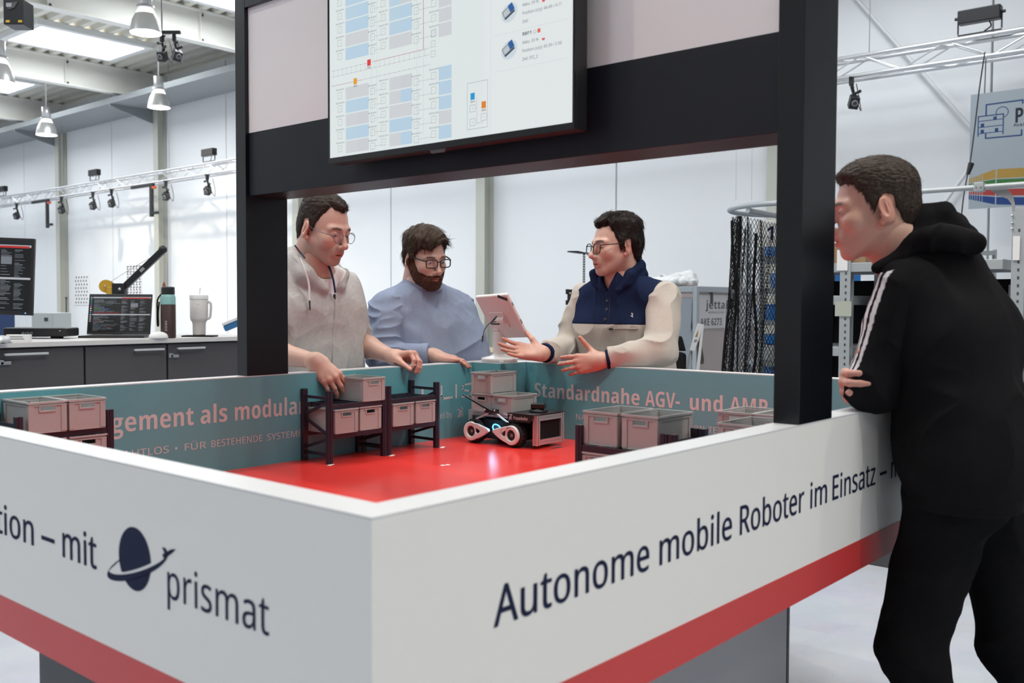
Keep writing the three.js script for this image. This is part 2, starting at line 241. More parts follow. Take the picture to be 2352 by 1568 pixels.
// ================================================================ the display gantry across the table
const GX0 = 1.128, GX1 = 1.292, GTOP = 2.318;
{
  const t = thing('display_gantry', 'black gantry frame standing on the table walls with header panel', 'frame', [GX0, RT, BO]);
  const w = GX1 - GX0, L = -BO, h = GTOP - RT, pw = 0.056;
  part(t, 'post', b2(0, w, 0, h, L - pw, L, 0.0015), MT.blackLacquer); part(t, 'post', b2(0, w, 0, h, 0, pw, 0.0015), MT.blackLacquer);
  part(t, 'top_rail', b2(0, w, h - 0.05, h, pw, L - pw, 0.0015), MT.blackLacquer);
  part(t, 'header_board', b2(0.012, w - 0.004, 1.662 - RT, 1.866 - RT, pw, L - pw, 0.0015), MT.blackBoard);
  part(t, 'light_panel', b2(0.013, w - 0.01, 1.866 - RT, h - 0.05, pw, L - pw), MT.lightPanel, 'pale beige back panel above the header');
}
{ // television: canvas of a floor map
  const W = 2048, H = 1178, tex = canvasTex(W, H, (g) => {
    const q = rng(11); g.fillStyle = '#eef6f6'; g.fillRect(0, 0, W, H);
    g.fillStyle = '#f2f7f8'; g.fillRect(1400, 0, W - 1400, H);
    const S = W / 0.872, X = (m) => m * S, line = (x0, y0, x1, y1, c = '#9aa4a8', w = 1.5) => { g.strokeStyle = c; g.lineWidth = w; g.beginPath(); g.moveTo(x0, y0); g.lineTo(x1, y1); g.stroke(); };
    const sq = (x, y, s = 40) => { g.strokeStyle = '#9aa0a4'; g.lineWidth = 2; g.strokeRect(x - s / 2, y - s / 2, s, s); g.fillStyle = '#778'; g.fillRect(x - 2, y - 2, 4, 4); };
    const lab = (s, x, y, f = 15, c = '#7b8488') => { g.fillStyle = c; g.font = f + 'px sans-serif'; g.fillText(s, x, y); };
    const cols = [[105, 165, 395], [535, 592, 800], [990, 1032, 1140]], B = ['#c5dff0', '#dadde2', '#cfe3f1', '#dcdfe3'];
    const block = (y0, rows, seed) => { for (let r = 0; r < rows; r++) for (let c = 0; c < 3; c++) {
      const y = y0 + r * 88, [sx, a, b] = cols[c], mid = (a + b) / 2, k = q();
      if (k < .45 || c === 2) { g.fillStyle = q() < .5 ? '#c3def1' : '#dcdfe3'; g.fillRect(a, y, b - a, 80); } else { g.fillStyle = q() < .5 ? '#dcdfe3' : '#c6dff0'; g.fillRect(a, y, mid - a, 80); g.fillStyle = q() < .5 ? '#c3def1' : '#d9dce2'; g.fillRect(mid, y, b - mid, 80); }
      sq(sx, y + 44); lab('0010-0' + c + '-0' + (9 - r) + '-1', sx - 40, y + 10); if (c < 2) { sq(b + 38, y + 60); lab('0010-0' + (c + 4) + '-0' + r + '-1', b - 5, y + 28); line(b + 58, y + 60, cols[c + 1][0] - 20, y + 60); }
    } };
    block(-60, 2, 1); block(118, 5, 2); block(728, 5, 3);
    for (const y of [600, 640, 700]) { line(20, y, 960, y, '#b7a9ad', 1.5); for (let x = 40; x < 960; x += 46) { g.fillStyle = '#555'; g.fillRect(x - 2, y - 2, 4, 4); if (y < 700) line(x, 600, x, 640, '#b5bcc0', 1.2); } }
    for (const x of [425, 475, 845, 900]) line(x, 0, x, H - 60, '#b8c2c6', 1.4);
    line(900, 140, 900, 600, '#c2575f', 3.5); line(440, 600, 900, 600, '#c98f95', 3); line(20, 700, 330, 700, '#c98f95', 2.5);
    const tag = (x, y, c, s) => { g.fillStyle = c; g.fillRect(x - 17, y - 20, 34, 40); lab(s, x - 18, y + 36, 15, '#445'); };
    tag(942, 215, '#ef5a2c', 'RM02'); tag(398, 600, '#ee3b3b', 'RM01'); tag(262, 700, '#f0a928', 'RM03');
    for (const y of [520, 580, 640]) sq(985, y, 36);
    g.strokeStyle = '#8f9ea6'; g.lineWidth = 2; g.strokeRect(1270, 860, 160, 270); tag(1312, 940, '#22a3dc', 'RM10'); tag(1400, 1000, '#ef8a22', 'RM08'); sq(1312, 1010); sq(1400, 1070); sq(1312, 1090); line(1345, 950, 1345, 1100, '#c08', 1); line(1345, 1100, 1400, 1100, '#999', 1.5);
    line(1452, 0, 1452, H, '#e3ebee', 3);
    [['RM08', 300, '#ee4b4b', 'Akku: 100 %', 'Position (x/y): 52.70 / 9.50', 'Ziel: 0050 05 06 1', '#2f9e57'], ['RM10', 508, '#35a4e0', 'Akku: 39 %', 'Position (x/y): 44.49 / 4.11', 'Ziel:', '#e05555'], ['RM11', 716, '#ef6a5a', 'Akku: 33 %', 'Position (x/y): 45.59 / 3.50', 'Ziel: STC_2', '#e05555']].forEach(([n, y, c, a, p, z, d]) => {
      g.font = 'bold 26px sans-serif'; g.fillStyle = '#566067'; g.fillText(n, 1690, y - 60); g.fillStyle = c; g.fillRect(1800, y - 80, 20, 22); g.strokeStyle = '#889'; g.beginPath(); g.arc(1780, y - 68, 9, 0, 7); g.stroke();
      lab(a, 1690, y - 14, 24); g.fillStyle = d; g.beginPath(); g.arc(1842, y - 22, 12, 0, n === 'RM08' ? 7 : Math.PI); g.fill(); lab(p, 1690, y + 32, 24); lab(z, 1690, y + 78, 24); line(1480, y + 112, W - 30, y + 112, '#dfe7ea', 2);
      g.save(); g.translate(1590, y - 8); g.rotate(-.5); g.fillStyle = '#dbe6ef'; g.beginPath(); g.ellipse(0, 10, 62, 50, 0, 0, 7); g.fill(); g.fillStyle = '#8794a0'; g.fillRect(-46, -26, 84, 50); g.fillStyle = '#c9d2d8'; g.fillRect(-40, -20, 44, 34); g.fillStyle = '#2c62a8'; g.fillRect(8, -30, 34, 44); g.fillStyle = '#39424c'; g.fillRect(-44, 18, 80, 10); g.restore();
    });
  });
  const t = thing('television', 'large flat television showing a robot floor map on the gantry header', 'television', [1.062, 1.71, -1.401]);
  const w = 0.884, h = 0.522;                                    // the set faces -x; local z runs along its width
  part(t, 'housing', b2(0, 0.045, 0, h, 0, w, 0.003), MT.blackPlastic); part(t, 'wall_mount', b2(0.045, 0.0776, 0.08, h - 0.1, 0.2, w - 0.2), MT.blackMatte);
  part(t, 'bezel', [b2(-0.004, 0, 0, 0.016, 0, w), b2(-0.004, 0, h - 0.006, h, 0, w), b2(-0.004, 0, 0.016, h - 0.006, 0, 0.006), b2(-0.004, 0, 0.016, h - 0.006, w - 0.006, w)], MT.blackGloss);
  const sc = new THREE.PlaneGeometry(w - 0.012, h - 0.022).rotateY(-Math.PI / 2).translate(-0.0015, h / 2 + 0.005, w / 2);
  part(t, 'screen', sc, mat(0x000000, 0.3, { emissive: 0xffffff, emissiveMap: tex, emissiveIntensity: 0.82 }), 'lit screen with a pale floor map');
  part(t, 'logo_tab', extr([[-0.03, 0], [0.03, 0], [0.024, -0.012], [-0.024, -0.012]], 0.006).rotateY(-Math.PI / 2).translate(0.004, 0.002, w / 2), MT.darkGrey);
  const l = new THREE.RectAreaLight(C(0.92, 1, 1), 0.5, w - 0.02, h - 0.03); l.position.set(1.055, 1.71 + h / 2, -1.401 + w / 2); l.lookAt(-1, 1.71 + h / 2, -1.401 + w / 2); l.castShadow = true; scene.add(l);
}
// ================================================================ racks, crates and robot on the red field
const RW = 0.262, RD = 0.155, RP = 0.019, RH = 0.248;              // rack width, depth, post, height
function makeRack(label) {                                          // base centre at origin, front towards +z
  const t = thing('storage_rack', label, 'rack', [0, 0, 0], 0, 'small dark storage racks on the red field');
  const hx = RW / 2 - RP / 2, hz = RD / 2 - RP / 2;
  for (const sx of [-1, 1]) for (const sz of [-1, 1]) part(t, 'post', [bx(RP, RH, RP * 0.86, sx * hx, RH / 2, sz * hz, 0.0012), bx(RP * 0.3, RH, 0.003, sx * hx, RH / 2, sz * (hz + RP * 0.43), 0)], MT.rackMetal);
  for (const y of [0.092, 0.192]) { for (const sz of [-1, 1]) part(t, 'beam', bx(RW - RP * 2, 0.016, 0.010, 0, y, sz * (hz + 0.001), 0.001), MT.rackMetal); for (let k = 0; k < 6; k++) part(t, 'slat', bx(0.007, 0.004, RD - RP * 1.6, -RW / 2 + RP + 0.02 + k * (RW - 2 * RP - 0.04) / 5, y + 0.006, 0), MT.rackMetal); }
  for (const sx of [-1, 1]) {
    const x = sx * hx, bars = [[0.03, 0.03], [0.222, 0.222]], dg = [[0.045, 0.085, 1], [0.095, 0.150, -1], [0.158, 0.212, 1]];
    for (const [a, b] of bars) part(t, 'side_bar', flatBar([x, a, -hz], [x, b, hz], 0.010, 0.006, V(0, 1, 0)), MT.rackMetal);
    for (const [a, b, s] of dg) part(t, 'brace', flatBar([x, s > 0 ? a : b, -hz], [x, s > 0 ? b : a, hz], 0.010, 0.006, V(0, 1, 0)), MT.rackMetal);
  }
  return t;
}
const rack0 = makeRack('small dark storage rack under the man in the grey hoodie, one crate on top');
const rackZ = -1.832;
rack0.position.set(1.470, FY, rackZ);
dup(rack0, [1.7345, FY, rackZ], 0, 'small dark storage rack with an empty top shelf beside the robot');
dup(rack0, [0.460, FY, rackZ], 0, 'small dark storage rack at the back wall with two crates on top');
dup(rack0, [1.255, FY, -0.470], -Math.PI / 2, 'small dark storage rack behind the front wall carrying two open crates on top');
dup(rack0, [1.255, FY, -0.206], -Math.PI / 2, 'small dark storage rack behind the front wall carrying a single open crate');

const CW = 0.104, CD = 0.162, CH = 0.083;
const crateParts = (() => {                                         // hollow crate, handle holes in the short ends
  const w = CW / 2 - 0.004, d = CD / 2 - 0.004, th = 0.0028, body = [];
  body.push(b2(-w, w, 0.002, 0.005, -d, d));
  for (const s of [-1, 1]) body.push(b2(s > 0 ? w - th : -w, s > 0 ? w : -w + th, 0.002, CH - 0.006, -d, d));
  const hw = 0.019, y0 = CH - 0.0235, y1 = CH - 0.0125;
  for (const s of [-1, 1]) { const z0 = s > 0 ? d - th : -d, z1 = z0 + th; body.push(b2(-w, -hw, 0.002, CH - 0.006, z0, z1), b2(hw, w, 0.002, CH - 0.006, z0, z1), b2(-hw, hw, 0.002, y0, z0, z1), b2(-hw, hw, y1, CH - 0.006, z0, z1)); }
  const rim = []; const W = CW / 2, D = CD / 2;
  for (const [y, o, h] of [[CH - 0.0025, 0, 0.005], [CH - 0.0105, 0.0012, 0.003], [0.0015, 0.003, 0.003]]) { const a = W - o, b = D - o, n = 0.0045; rim.push(b2(-a, a, y - h / 2, y + h / 2, b - n, b, 0.0008), b2(-a, a, y - h / 2, y + h / 2, -b, -b + n, 0.0008), b2(a - n, a, y - h / 2, y + h / 2, -b + n, b - n), b2(-a, -a + n, y - h / 2, y + h / 2, -b + n, b - n)); }
  const ribs = []; for (const sx of [-1, 1]) for (const sz of [-1, 1]) { ribs.push(b2(sx > 0 ? w - 0.013 : -w, sx > 0 ? w : -w + 0.013, 0.003, CH - 0.009, sz > 0 ? d : -d - 0.0022, sz > 0 ? d + 0.0022 : -d, 0.0008), b2(sx > 0 ? w : -w - 0.0022, sx > 0 ? w + 0.0022 : -w, 0.003, CH - 0.009, sz > 0 ? d - 0.016 : -d, sz > 0 ? d : -d + 0.016, 0.0008)); ribs.push(new THREE.CylinderGeometry(0.0025, 0.0025, CH - 0.012, 8).translate(sx * w, CH / 2 - 0.003, sz * d)); }
  const grips = []; for (const s of [-1, 1]) { const grip = [], z = s * (d + 0.001); grips.push(['handle_edge', grip]); grip.push(b2(-hw - 0.004, hw + 0.002, y0 - 0.004, y0, z - 0.0015, z + 0.0015), b2(-hw - 0.004, -hw, y0, y1, z - 0.0015, z + 0.0015), b2(hw, hw + 0.002, y0, y1, z - 0.0015, z + 0.0015)); }
  return [['body', join(body)], ['rim', join(rim)], ['corner_ribs', join(ribs)], ...grips.map(([n, g]) => [n, join(g)])];
})();
let crate0 = null;
function crate(x, y, z, turn, label, group) {
  if (crate0) return dup(crate0, [x, y, z], turn, label, group);
  crate0 = thing('storage_crate', label, 'crate', [x, y, z], turn, group); for (const [n, g] of crateParts) part(crate0, n, g, MT.crate); return crate0;
}
const S1 = FY + 0.1005, S2 = FY + 0.2005, GC = 'small grey storage crates on the field';
crate(1.5375, S2, -1.830, 0, 'small grey crate gripped by the hand of the man in the hoodie', GC);
crate(1.411, S1, -1.826, 0, 'small grey crate on the lower shelf below the gripping hand, beside the brace', GC);
crate(1.525, S1, -1.836, 0.02, 'small grey crate on the lower shelf directly below the gripped crate', GC);
crate(1.675, S1, -1.828, 0, 'small grey crate on the lower shelf of the empty-topped rack, away from robot', GC);
crate(1.792, S1, -1.834, 0, 'small grey crate on the lower shelf of the empty-topped rack, nearer the robot', GC);
crate(0.408, S2, -1.828, 0, 'small grey crate on top of the far rack, touching a twin crate', GC); crate(0.514, S2, -1.828, 0, 'small grey crate on top of the far rack, beside the word on the wall', GC);
crate(0.406, S1, -1.832, 0, 'small grey crate on the lower shelf of the far rack, mostly hidden', GC); crate(0.517, S1, -1.830, 0, 'small grey crate on the lower shelf of the far rack, with dark handle hole', GC);
crate(1.268, S2, -0.533, Math.PI / 2, 'small open grey crate on the front rack, next to the robot side', GC); crate(1.268, S2, -0.420, Math.PI / 2, 'small open grey crate on the front rack, next to the gantry post side', GC);
crate(1.262, S1, -0.536, Math.PI / 2, 'small grey crate on the lower shelf of the front rack', GC); crate(1.262, S1, -0.424, Math.PI / 2, 'small grey crate on the lower front shelf behind the white wall', GC);
crate(1.272, S2, -0.168, Math.PI / 2, 'small open grey crate on the front rack beside the gantry post', GC);
for (let k = 0; k < 3; k++) for (const z of [-0.437, -0.330]) crate(1.764, FY + 0.0002 + k * CH, z, Math.PI / 2, k === 2 ? 'small grey crate topping a stack near the end wall lettering' : 'small grey crate inside the stack near the end wall lettering', 'stacked crates near the end wall');

// ---------------------------------------------------------------- the robot
{
  const R = thing('mobile_robot', 'small wheeled robot of aluminium profile with blue light ring carrying crates', 'robot', [2.066, FY, -1.446], 0.03);
  const prof = (len) => { const a = 0.010, s = 0.0028, q = 0.0045; const o = [[-a, -a], [-s, -a], [-s, -a + q], [s, -a + q], [s, -a], [a, -a], [a, -s], [a - q, -s], [a - q, s], [a, s], [a, a], [s, a], [s, a - q], [-s, a - q], [-s, a], [-a, a], [-a, s], [-a + q, s], [-a + q, -s], [-a, -s]]; return extr(o, len); };
  const LZ = 0.340, LX = 0.172, HT = 0.128;
  for (const [x, z] of [[0.01, -0.01], [LX - 0.01, -0.01], [0.01, -LZ + 0.01], [LX - 0.01, -LZ + 0.01]]) part(R, 'frame_post', prof(HT - 0.014).rotateX(-Math.PI / 2).translate(x, 0.013, z), MT.alu);
  for (const x of [0.01, LX - 0.01]) part(R, 'top_rail', prof(LZ - 0.04).translate(x, HT - 0.0125, -LZ + 0.02), MT.alu);
  for (const [y, z] of [[HT - 0.0125, -0.01], [0.025, -0.01], [HT - 0.0125, -LZ + 0.01]]) part(R, 'cross_rail', prof(LX - 0.04).rotateY(Math.PI / 2).translate(0.02, y, z), MT.alu);
  part(R, 'end_panel', b2(0.02, LX - 0.02, 0.028, HT - 0.022, -0.012, -0.008), MT.blackMatte, 'black end panel');
  part(R, 'chassis', b2(0.012, LX - 0.012, 0.022, 0.095, -LZ + 0.04, -0.085, 0.004), MT.blackMatte);
  part(R, 'load_bed', b2(0.0, LX, HT - 0.024, HT - 0.019, -LZ + 0.02, -0.125), MT.blackMatte);
  part(R, 'cover_plate', [b2(-0.014, LX + 0.002, HT, HT + 0.003, -0.128, 0.002, 0.001)], MT.blackPlastic);
  const lab = part(R, 'name_plate', b2(-0.016, -0.013, HT - 0.029, HT + 0.003, -0.128, -0.020, 0.0008), MT.blackPlastic);
  part(lab, 'lettering', onSide(wordFit('Fraunhofer', fontB, 0.0125, -0.098, -0.030, HT - 0.0205), -0.0166), MT.whiteInk);
  { const st = [new THREE.PlaneGeometry(0.018, 0.003).translate(-0.113, HT - 0.003, 0)]; for (let i = 0; i < 4; i++) st.push(new THREE.PlaneGeometry(0.017, 0.002).rotateZ(0.2 + i * 0.18).translate(-0.113, HT - 0.02 + i * 0.0042, 0)); part(lab, 'emblem', onSide(join(st), -0.0166), MT.whiteInk); }
  // scanner
  const ln = part(R, 'scanner_base', lathe([[0, 0], [0.036, 0], [0.037, 0.004], [0.034, 0.009], [0, 0.009]], 24).translate(0.085, HT + 0.003, -0.058), MT.blackPlastic);
  part(R, 'scanner', [new RoundedBoxGeometry(0.054, 0.025, 0.054, 3, 0.008).rotateY(0.5).translate(0.085, HT + 0.0245, -0.058)], MT.blackGloss, 'black rounded scanner');
  part(R, 'scanner_stripe', lathe([[0.0245, 0], [0.026, 0], [0.026, 0.002], [0.0245, 0.002]], 24).translate(0.085, HT + 0.0125, -0.058), MT.grey);
  // wheels
  for (const [z, x, dir] of [[-0.102, -0.018, 1], [-0.302, -0.018, -1], [-0.102, LX + 0.018, 0], [-0.302, LX + 0.018, 0]]) {
    const wy = 0.0475;
    const ty = part(R, 'tyre', lathe([[0.026, -0.018], [0.041, -0.018], [0.0450, -0.013], [0.0450, 0.013], [0.041, 0.018], [0.026, 0.018]], 40).rotateZ(Math.PI / 2).translate(x + 0.02 * (dir ? 1 : -1), wy, z), MT.rubber);
    const lugs = []; for (let k = 0; k < 20; k++) { const a = k / 20 * Math.PI * 2; for (const s of [-1, 1]) lugs.push(bx(0.015, 0.005, 0.0056, s * 0.008, 0.0450, 0, 0).rotateY(s * 0.35).rotateX(a + (s > 0 ? 0.15 : 0))); } part(ty, 'tread', join(lugs).translate(x + 0.02 * (dir ? 1 : -1), wy, z), MT.rubber);
    if (!dir) continue;
    const cover = part(R, 'wheel_cover', (() => {                   // white ring with a teardrop tail towards the middle of the side
      const s = new THREE.Shape(), r = 0.037, tx = 0.088;           // local x along -z*dir
      const a0 = 1.12; s.absarc(0, 0, r, a0, Math.PI * 2 - 0.95, false); s.quadraticCurveTo(0.052, -0.022, tx, 0.004); s.quadraticCurveTo(tx + 0.006, 0.011, tx - 0.004, 0.016); s.quadraticCurveTo(0.046, 0.030, r * Math.cos(a0), r * Math.sin(a0));
      const h = new THREE.Path(); h.absarc(0, 0, 0.0205, 0, Math.PI * 2, true); s.holes.push(h);
      const c = new THREE.Path(); c.moveTo(0.024, 0.026); c.lineTo(0.026, 0.002); c.quadraticCurveTo(0.030, -0.010, 0.040, -0.004); c.lineTo(0.046, 0.004); c.lineTo(0.038, 0.010); c.lineTo(0.036, 0.026); s.holes.push(c);
      const g = new THREE.ExtrudeGeometry(s, { depth: 0.006, bevelEnabled: true, bevelThickness: 0.004, bevelSize: 0.0035, bevelOffset: -0.0035, bevelSegments: 3, curveSegments: 24 });
      if (dir > 0) return g.rotateY(-Math.PI / 2).scale(1, 1, -1).translate(x - 0.004, wy, z); return g.rotateY(-Math.PI / 2).translate(x - 0.004, wy, z);
    })(), MT.whitePlastic, 'white wheel cover with teardrop tail');
    const gIdx = cover.geometry; if (dir > 0) { const p = gIdx.index ? gIdx.toNonIndexed() : gIdx; const a = p.attributes.position.array; for (let i = 0; i < a.length; i += 9) for (let j = 0; j < 3; j++) { const tmp = a[i + 3 + j]; a[i + 3 + j] = a[i + 6 + j]; a[i + 6 + j] = tmp; } p.computeVertexNormals(); cover.geometry = p; }
    const hub = part(R, 'hub', lathe([[0.0005, 0], [0.006, 0.002], [0.007, 0], [0.020, -0.004], [0.0205, -0.008], [0.0005, -0.008]], 28).rotateZ(Math.PI / 2).translate(x - 0.004, wy, z), MT.grey);
    const sp = []; for (let k = 0; k < 6; k++) { const a = k / 6 * Math.PI * 2; sp.push(bx(0.002, 0.012, 0.0045, 0, 0.0125, 0.003, 0.0008).rotateX(a), bx(0.002, 0.010, 0.003, 0, 0.0135, -0.003).rotateX(a)); } part(hub, 'spokes', join(sp).translate(x - 0.0062, wy, z), MT.blackPlastic);
    const zi = z - dir * 0.034; part(R, 'fork', flatBar([x - 0.006, wy - 0.004, zi + dir * 0.004], [x - 0.004, wy + 0.048, zi + dir * 0.018], 0.011, 0.007, V(0, 0, 1)), MT.blackPlastic);
    part(R, 'strut', bar([-0.022, wy + 0.046, zi + dir * 0.018], [-0.018, HT + 0.001, -0.202 + dir * 0.008], 0.0030, 0.0042, 10), MT.alu, 'silver strut');
  }
  part(R, 'pivot', [bar([-0.028, HT + 0.003, -0.175], [-0.028, HT + 0.003, -0.228], 0.0075, 0.0075, 12), bx(0.014, 0.022, 0.05, -0.014, HT + 0.001, -0.202, 0.002)], MT.blackPlastic);
  for (const z of [-0.176, -0.224]) part(R, 'bolt', new THREE.SphereGeometry(0.0036, 10, 8).translate(-0.036, HT + 0.009, z), MT.steel);
  part(R, 'antenna', bar([-0.030, HT + 0.004, -0.190], [-0.030, HT + 0.058, -0.340], 0.0075, 0.0032, 12), MT.blackPlastic, 'tilted black antenna');
  const glow = mat(C(0.02, 0.2, 0.4), 0.4, { emissive: C(0.10, 0.55, 1.0), emissiveIntensity: 3.2 });
  const ov = []; for (let i = 0; i < 40; i++) { const a = i / 40 * Math.PI * 2; ov.push(V(-0.004, 0.068 + 0.0115 * Math.sin(a) * (1 - 0.25 * Math.cos(a)), -0.193 + 0.0185 * Math.cos(a))); }
  part(R, 'light_ring', new THREE.TubeGeometry(new THREE.CatmullRomCurve3(ov, true), 60, 0.0024, 8, true), glow, 'glowing blue light ring');
  part(R, 'front_plate', b2(0.0, 0.012, 0.022, 0.098, -0.26, -0.14, 0.003), MT.blackMatte);
  const pl = new THREE.PointLight(C(0.25, 0.7, 1), 0.012, 0.6); pl.position.set(2.066 - 0.02, FY + 0.068, -1.64); pl.castShadow = true; scene.add(pl);
  const by = FY + HT - 0.0188, ang = Math.PI / 2 + 0.03;
  const wpt = (x, z) => [2.066 + x * Math.cos(0.03) + z * Math.sin(0.03), by, -1.446 - x * Math.sin(0.03) + z * Math.cos(0.03)];
  const g = 'crates carried by the robot';
  const p1 = wpt(0.091, -0.272), p2 = wpt(0.091, -0.181);
  crate(p1[0] - 0.01, by, p1[2] - 0.004, ang, 'small grey crate on the robot under another crate', g); crate(p2[0] - 0.01, by, p2[2] + 0.007, ang, 'small grey crate on the robot beside the scanner', g);
  crate(p1[0] - 0.012, by + CH, p1[2] - 0.004, ang, 'small open grey crate stacked uppermost on the robot', g);
}
// ---------------------------------------------------------------- paper markers and tape on the field
{
  const mk = (g, x, z, label) => { const t = thing('tape_mark', label, 'tape', [x, FY, z], 0, 'white tape marks on the red field'); part(t, 'tape', g, MT.tape); };
  mk([bx(0.016, 0.0006, 0.014, -0.008, 0.0004, -0.004).rotateY(0.3), bx(0.016, 0.0006, 0.014, 0.009, 0.0004, 0.006).rotateY(0.3)], 1.594, -1.460, 'white tape mark of two squares on the open red field');
  for (const [x, z, l] of [[1.340, -1.752, 'white tape corner at the foot of the rack under the gripping hand'], [1.612, -1.748, 'white tape corner at the feet between the two back racks'], [1.872, -1.753, 'white tape corner at the rack foot beside the robot']]) mk([bx(0.034, 0.0006, 0.014, 0, 0.0004, 0.004).rotateY(0.5)], x, z, l);
  const c = thing('rubber_strip', 'short dark rubber strip lying on the field beside the robot', 'strip', [2.16, FY, -1.425]); part(c, 'strip', b2(-0.03, 0.03, 0, 0.001, -0.008, 0.008), MT.darkGrey);
}
// ---------------------------------------------------------------- tablet on its stand, on the corner post
{
  const t = thing('tablet_stand', 'white tablet holder on a round pedestal seen from behind', 'tablet', [2.295, RT, -1.835]);
  const lo = [[0.0, 0], [0.075, 0], [0.075, 0.013], [0.073, 0.017], [0.040, 0.025], [0.030, 0.030], [0.028, 0.034], [0, 0.034]];
  part(t, 'base', lathe(lo, 40), MT.whitePlastic); part(t, 'base_tab', b2(-0.012, 0.006, 0.002, 0.011, 0.0735, 0.0765).rotateY(-0.7), MT.whitePlastic);
  part(t, 'pole', [bar([0, 0.03, 0], [0, 0.20, 0], 0.0275, 0.0275, 28)], MT.whitePlastic);
  part(t, 'pole_ring', bar([0, 0.128, 0], [0, 0.130, 0], 0.0279, 0.0279, 28), MT.grey);
  // the holder: screen faces away from the camera, tilted
  const top = t; const P = (px, py, d) => at(px, py, d).sub(t.position);
  const D0 = 3.93, TL = P(1083, 686, D0 + 0.06), TR = P(1166, 681, D0 - 0.07), BR = P(1226, 765, D0 - 0.02), BL = P(1139, 770, D0 + 0.12);
  const cen = TL.clone().add(TR).add(BR).add(BL).multiplyScalar(0.25), u = TR.clone().add(BR).sub(TL).sub(BL).normalize(); let v = TL.clone().add(TR).sub(BL).sub(BR).normalize(); const w = u.clone().cross(v).normalize(); v = w.clone().cross(u);
  const wU = 0.176, wV = 0.212, mtx = new THREE.Matrix4().makeBasis(u, v, w).setPosition(cen);
  const tf = (g) => g.applyMatrix4(mtx);
  const sh = part(t, 'tablet_case', tf(new RoundedBoxGeometry(wU, wV, 0.018, 3, 0.007)), MT.whitePlastic, 'white tablet case');
  part(sh, 'camera_cutout', tf(new RoundedBoxGeometry(0.046, 0.014, 0.002, 2, 0.001).rotateZ(-0.45).translate(0.06, 0.092, 0.009)), MT.blackPlastic);
  part(sh, 'mount_plate', tf(bx(0.076, 0.076, 0.004, -0.012, -0.012, 0.0105, 0.0015)), MT.whitePlastic);
  part(sh, 'side_slot', tf(bx(0.004, 0.016, 0.007, wU / 2 - 0.001, 0.055, 0, 0)), MT.grey); part(sh, 'side_slot', tf(bx(0.004, 0.02, 0.007, wU / 2 - 0.001, -0.03, 0, 0)), MT.grey);
  part(sh, 'screen_glass', tf(bx(wU - 0.03, wV - 0.03, 0.001, 0, 0, -0.0093)), MT.blackGloss);
  const neck = cen.clone().addScaledVector(w, 0.012).addScaledVector(v, -0.012);
  part(t, 'hinge', [bar([0, 0.195, 0], neck, 0.017, 0.015, 16), bar(neck.clone().addScaledVector(u, -0.02), neck.clone().addScaledVector(u, 0.02), 0.016, 0.016, 16)], MT.whitePlastic);
  const c1 = P(1136, 732, D0 - 0.06), c0 = P(1128, 742, D0 - 0.03);
  part(t, 'cable', cable([c1.clone().add(V(0.012, 0.01, 0)), c1, c0, P(1146, 744, D0 - 0.1)], 0.0035), MT.blackPlastic); part(t, 'cable', cable([P(1140, 738, D0 - 0.06), P(1125, 742, D0 - 0.05), P(1113, 757, D0 - 0.05), P(1109, 775, D0 - 0.05)], 0.0018), MT.darkGrey); part(t, 'plug', bar(P(1109, 771, D0 - 0.05), P(1108, 785, D0 - 0.05), 0.0042, 0.0032, 8), MT.darkGrey);
}
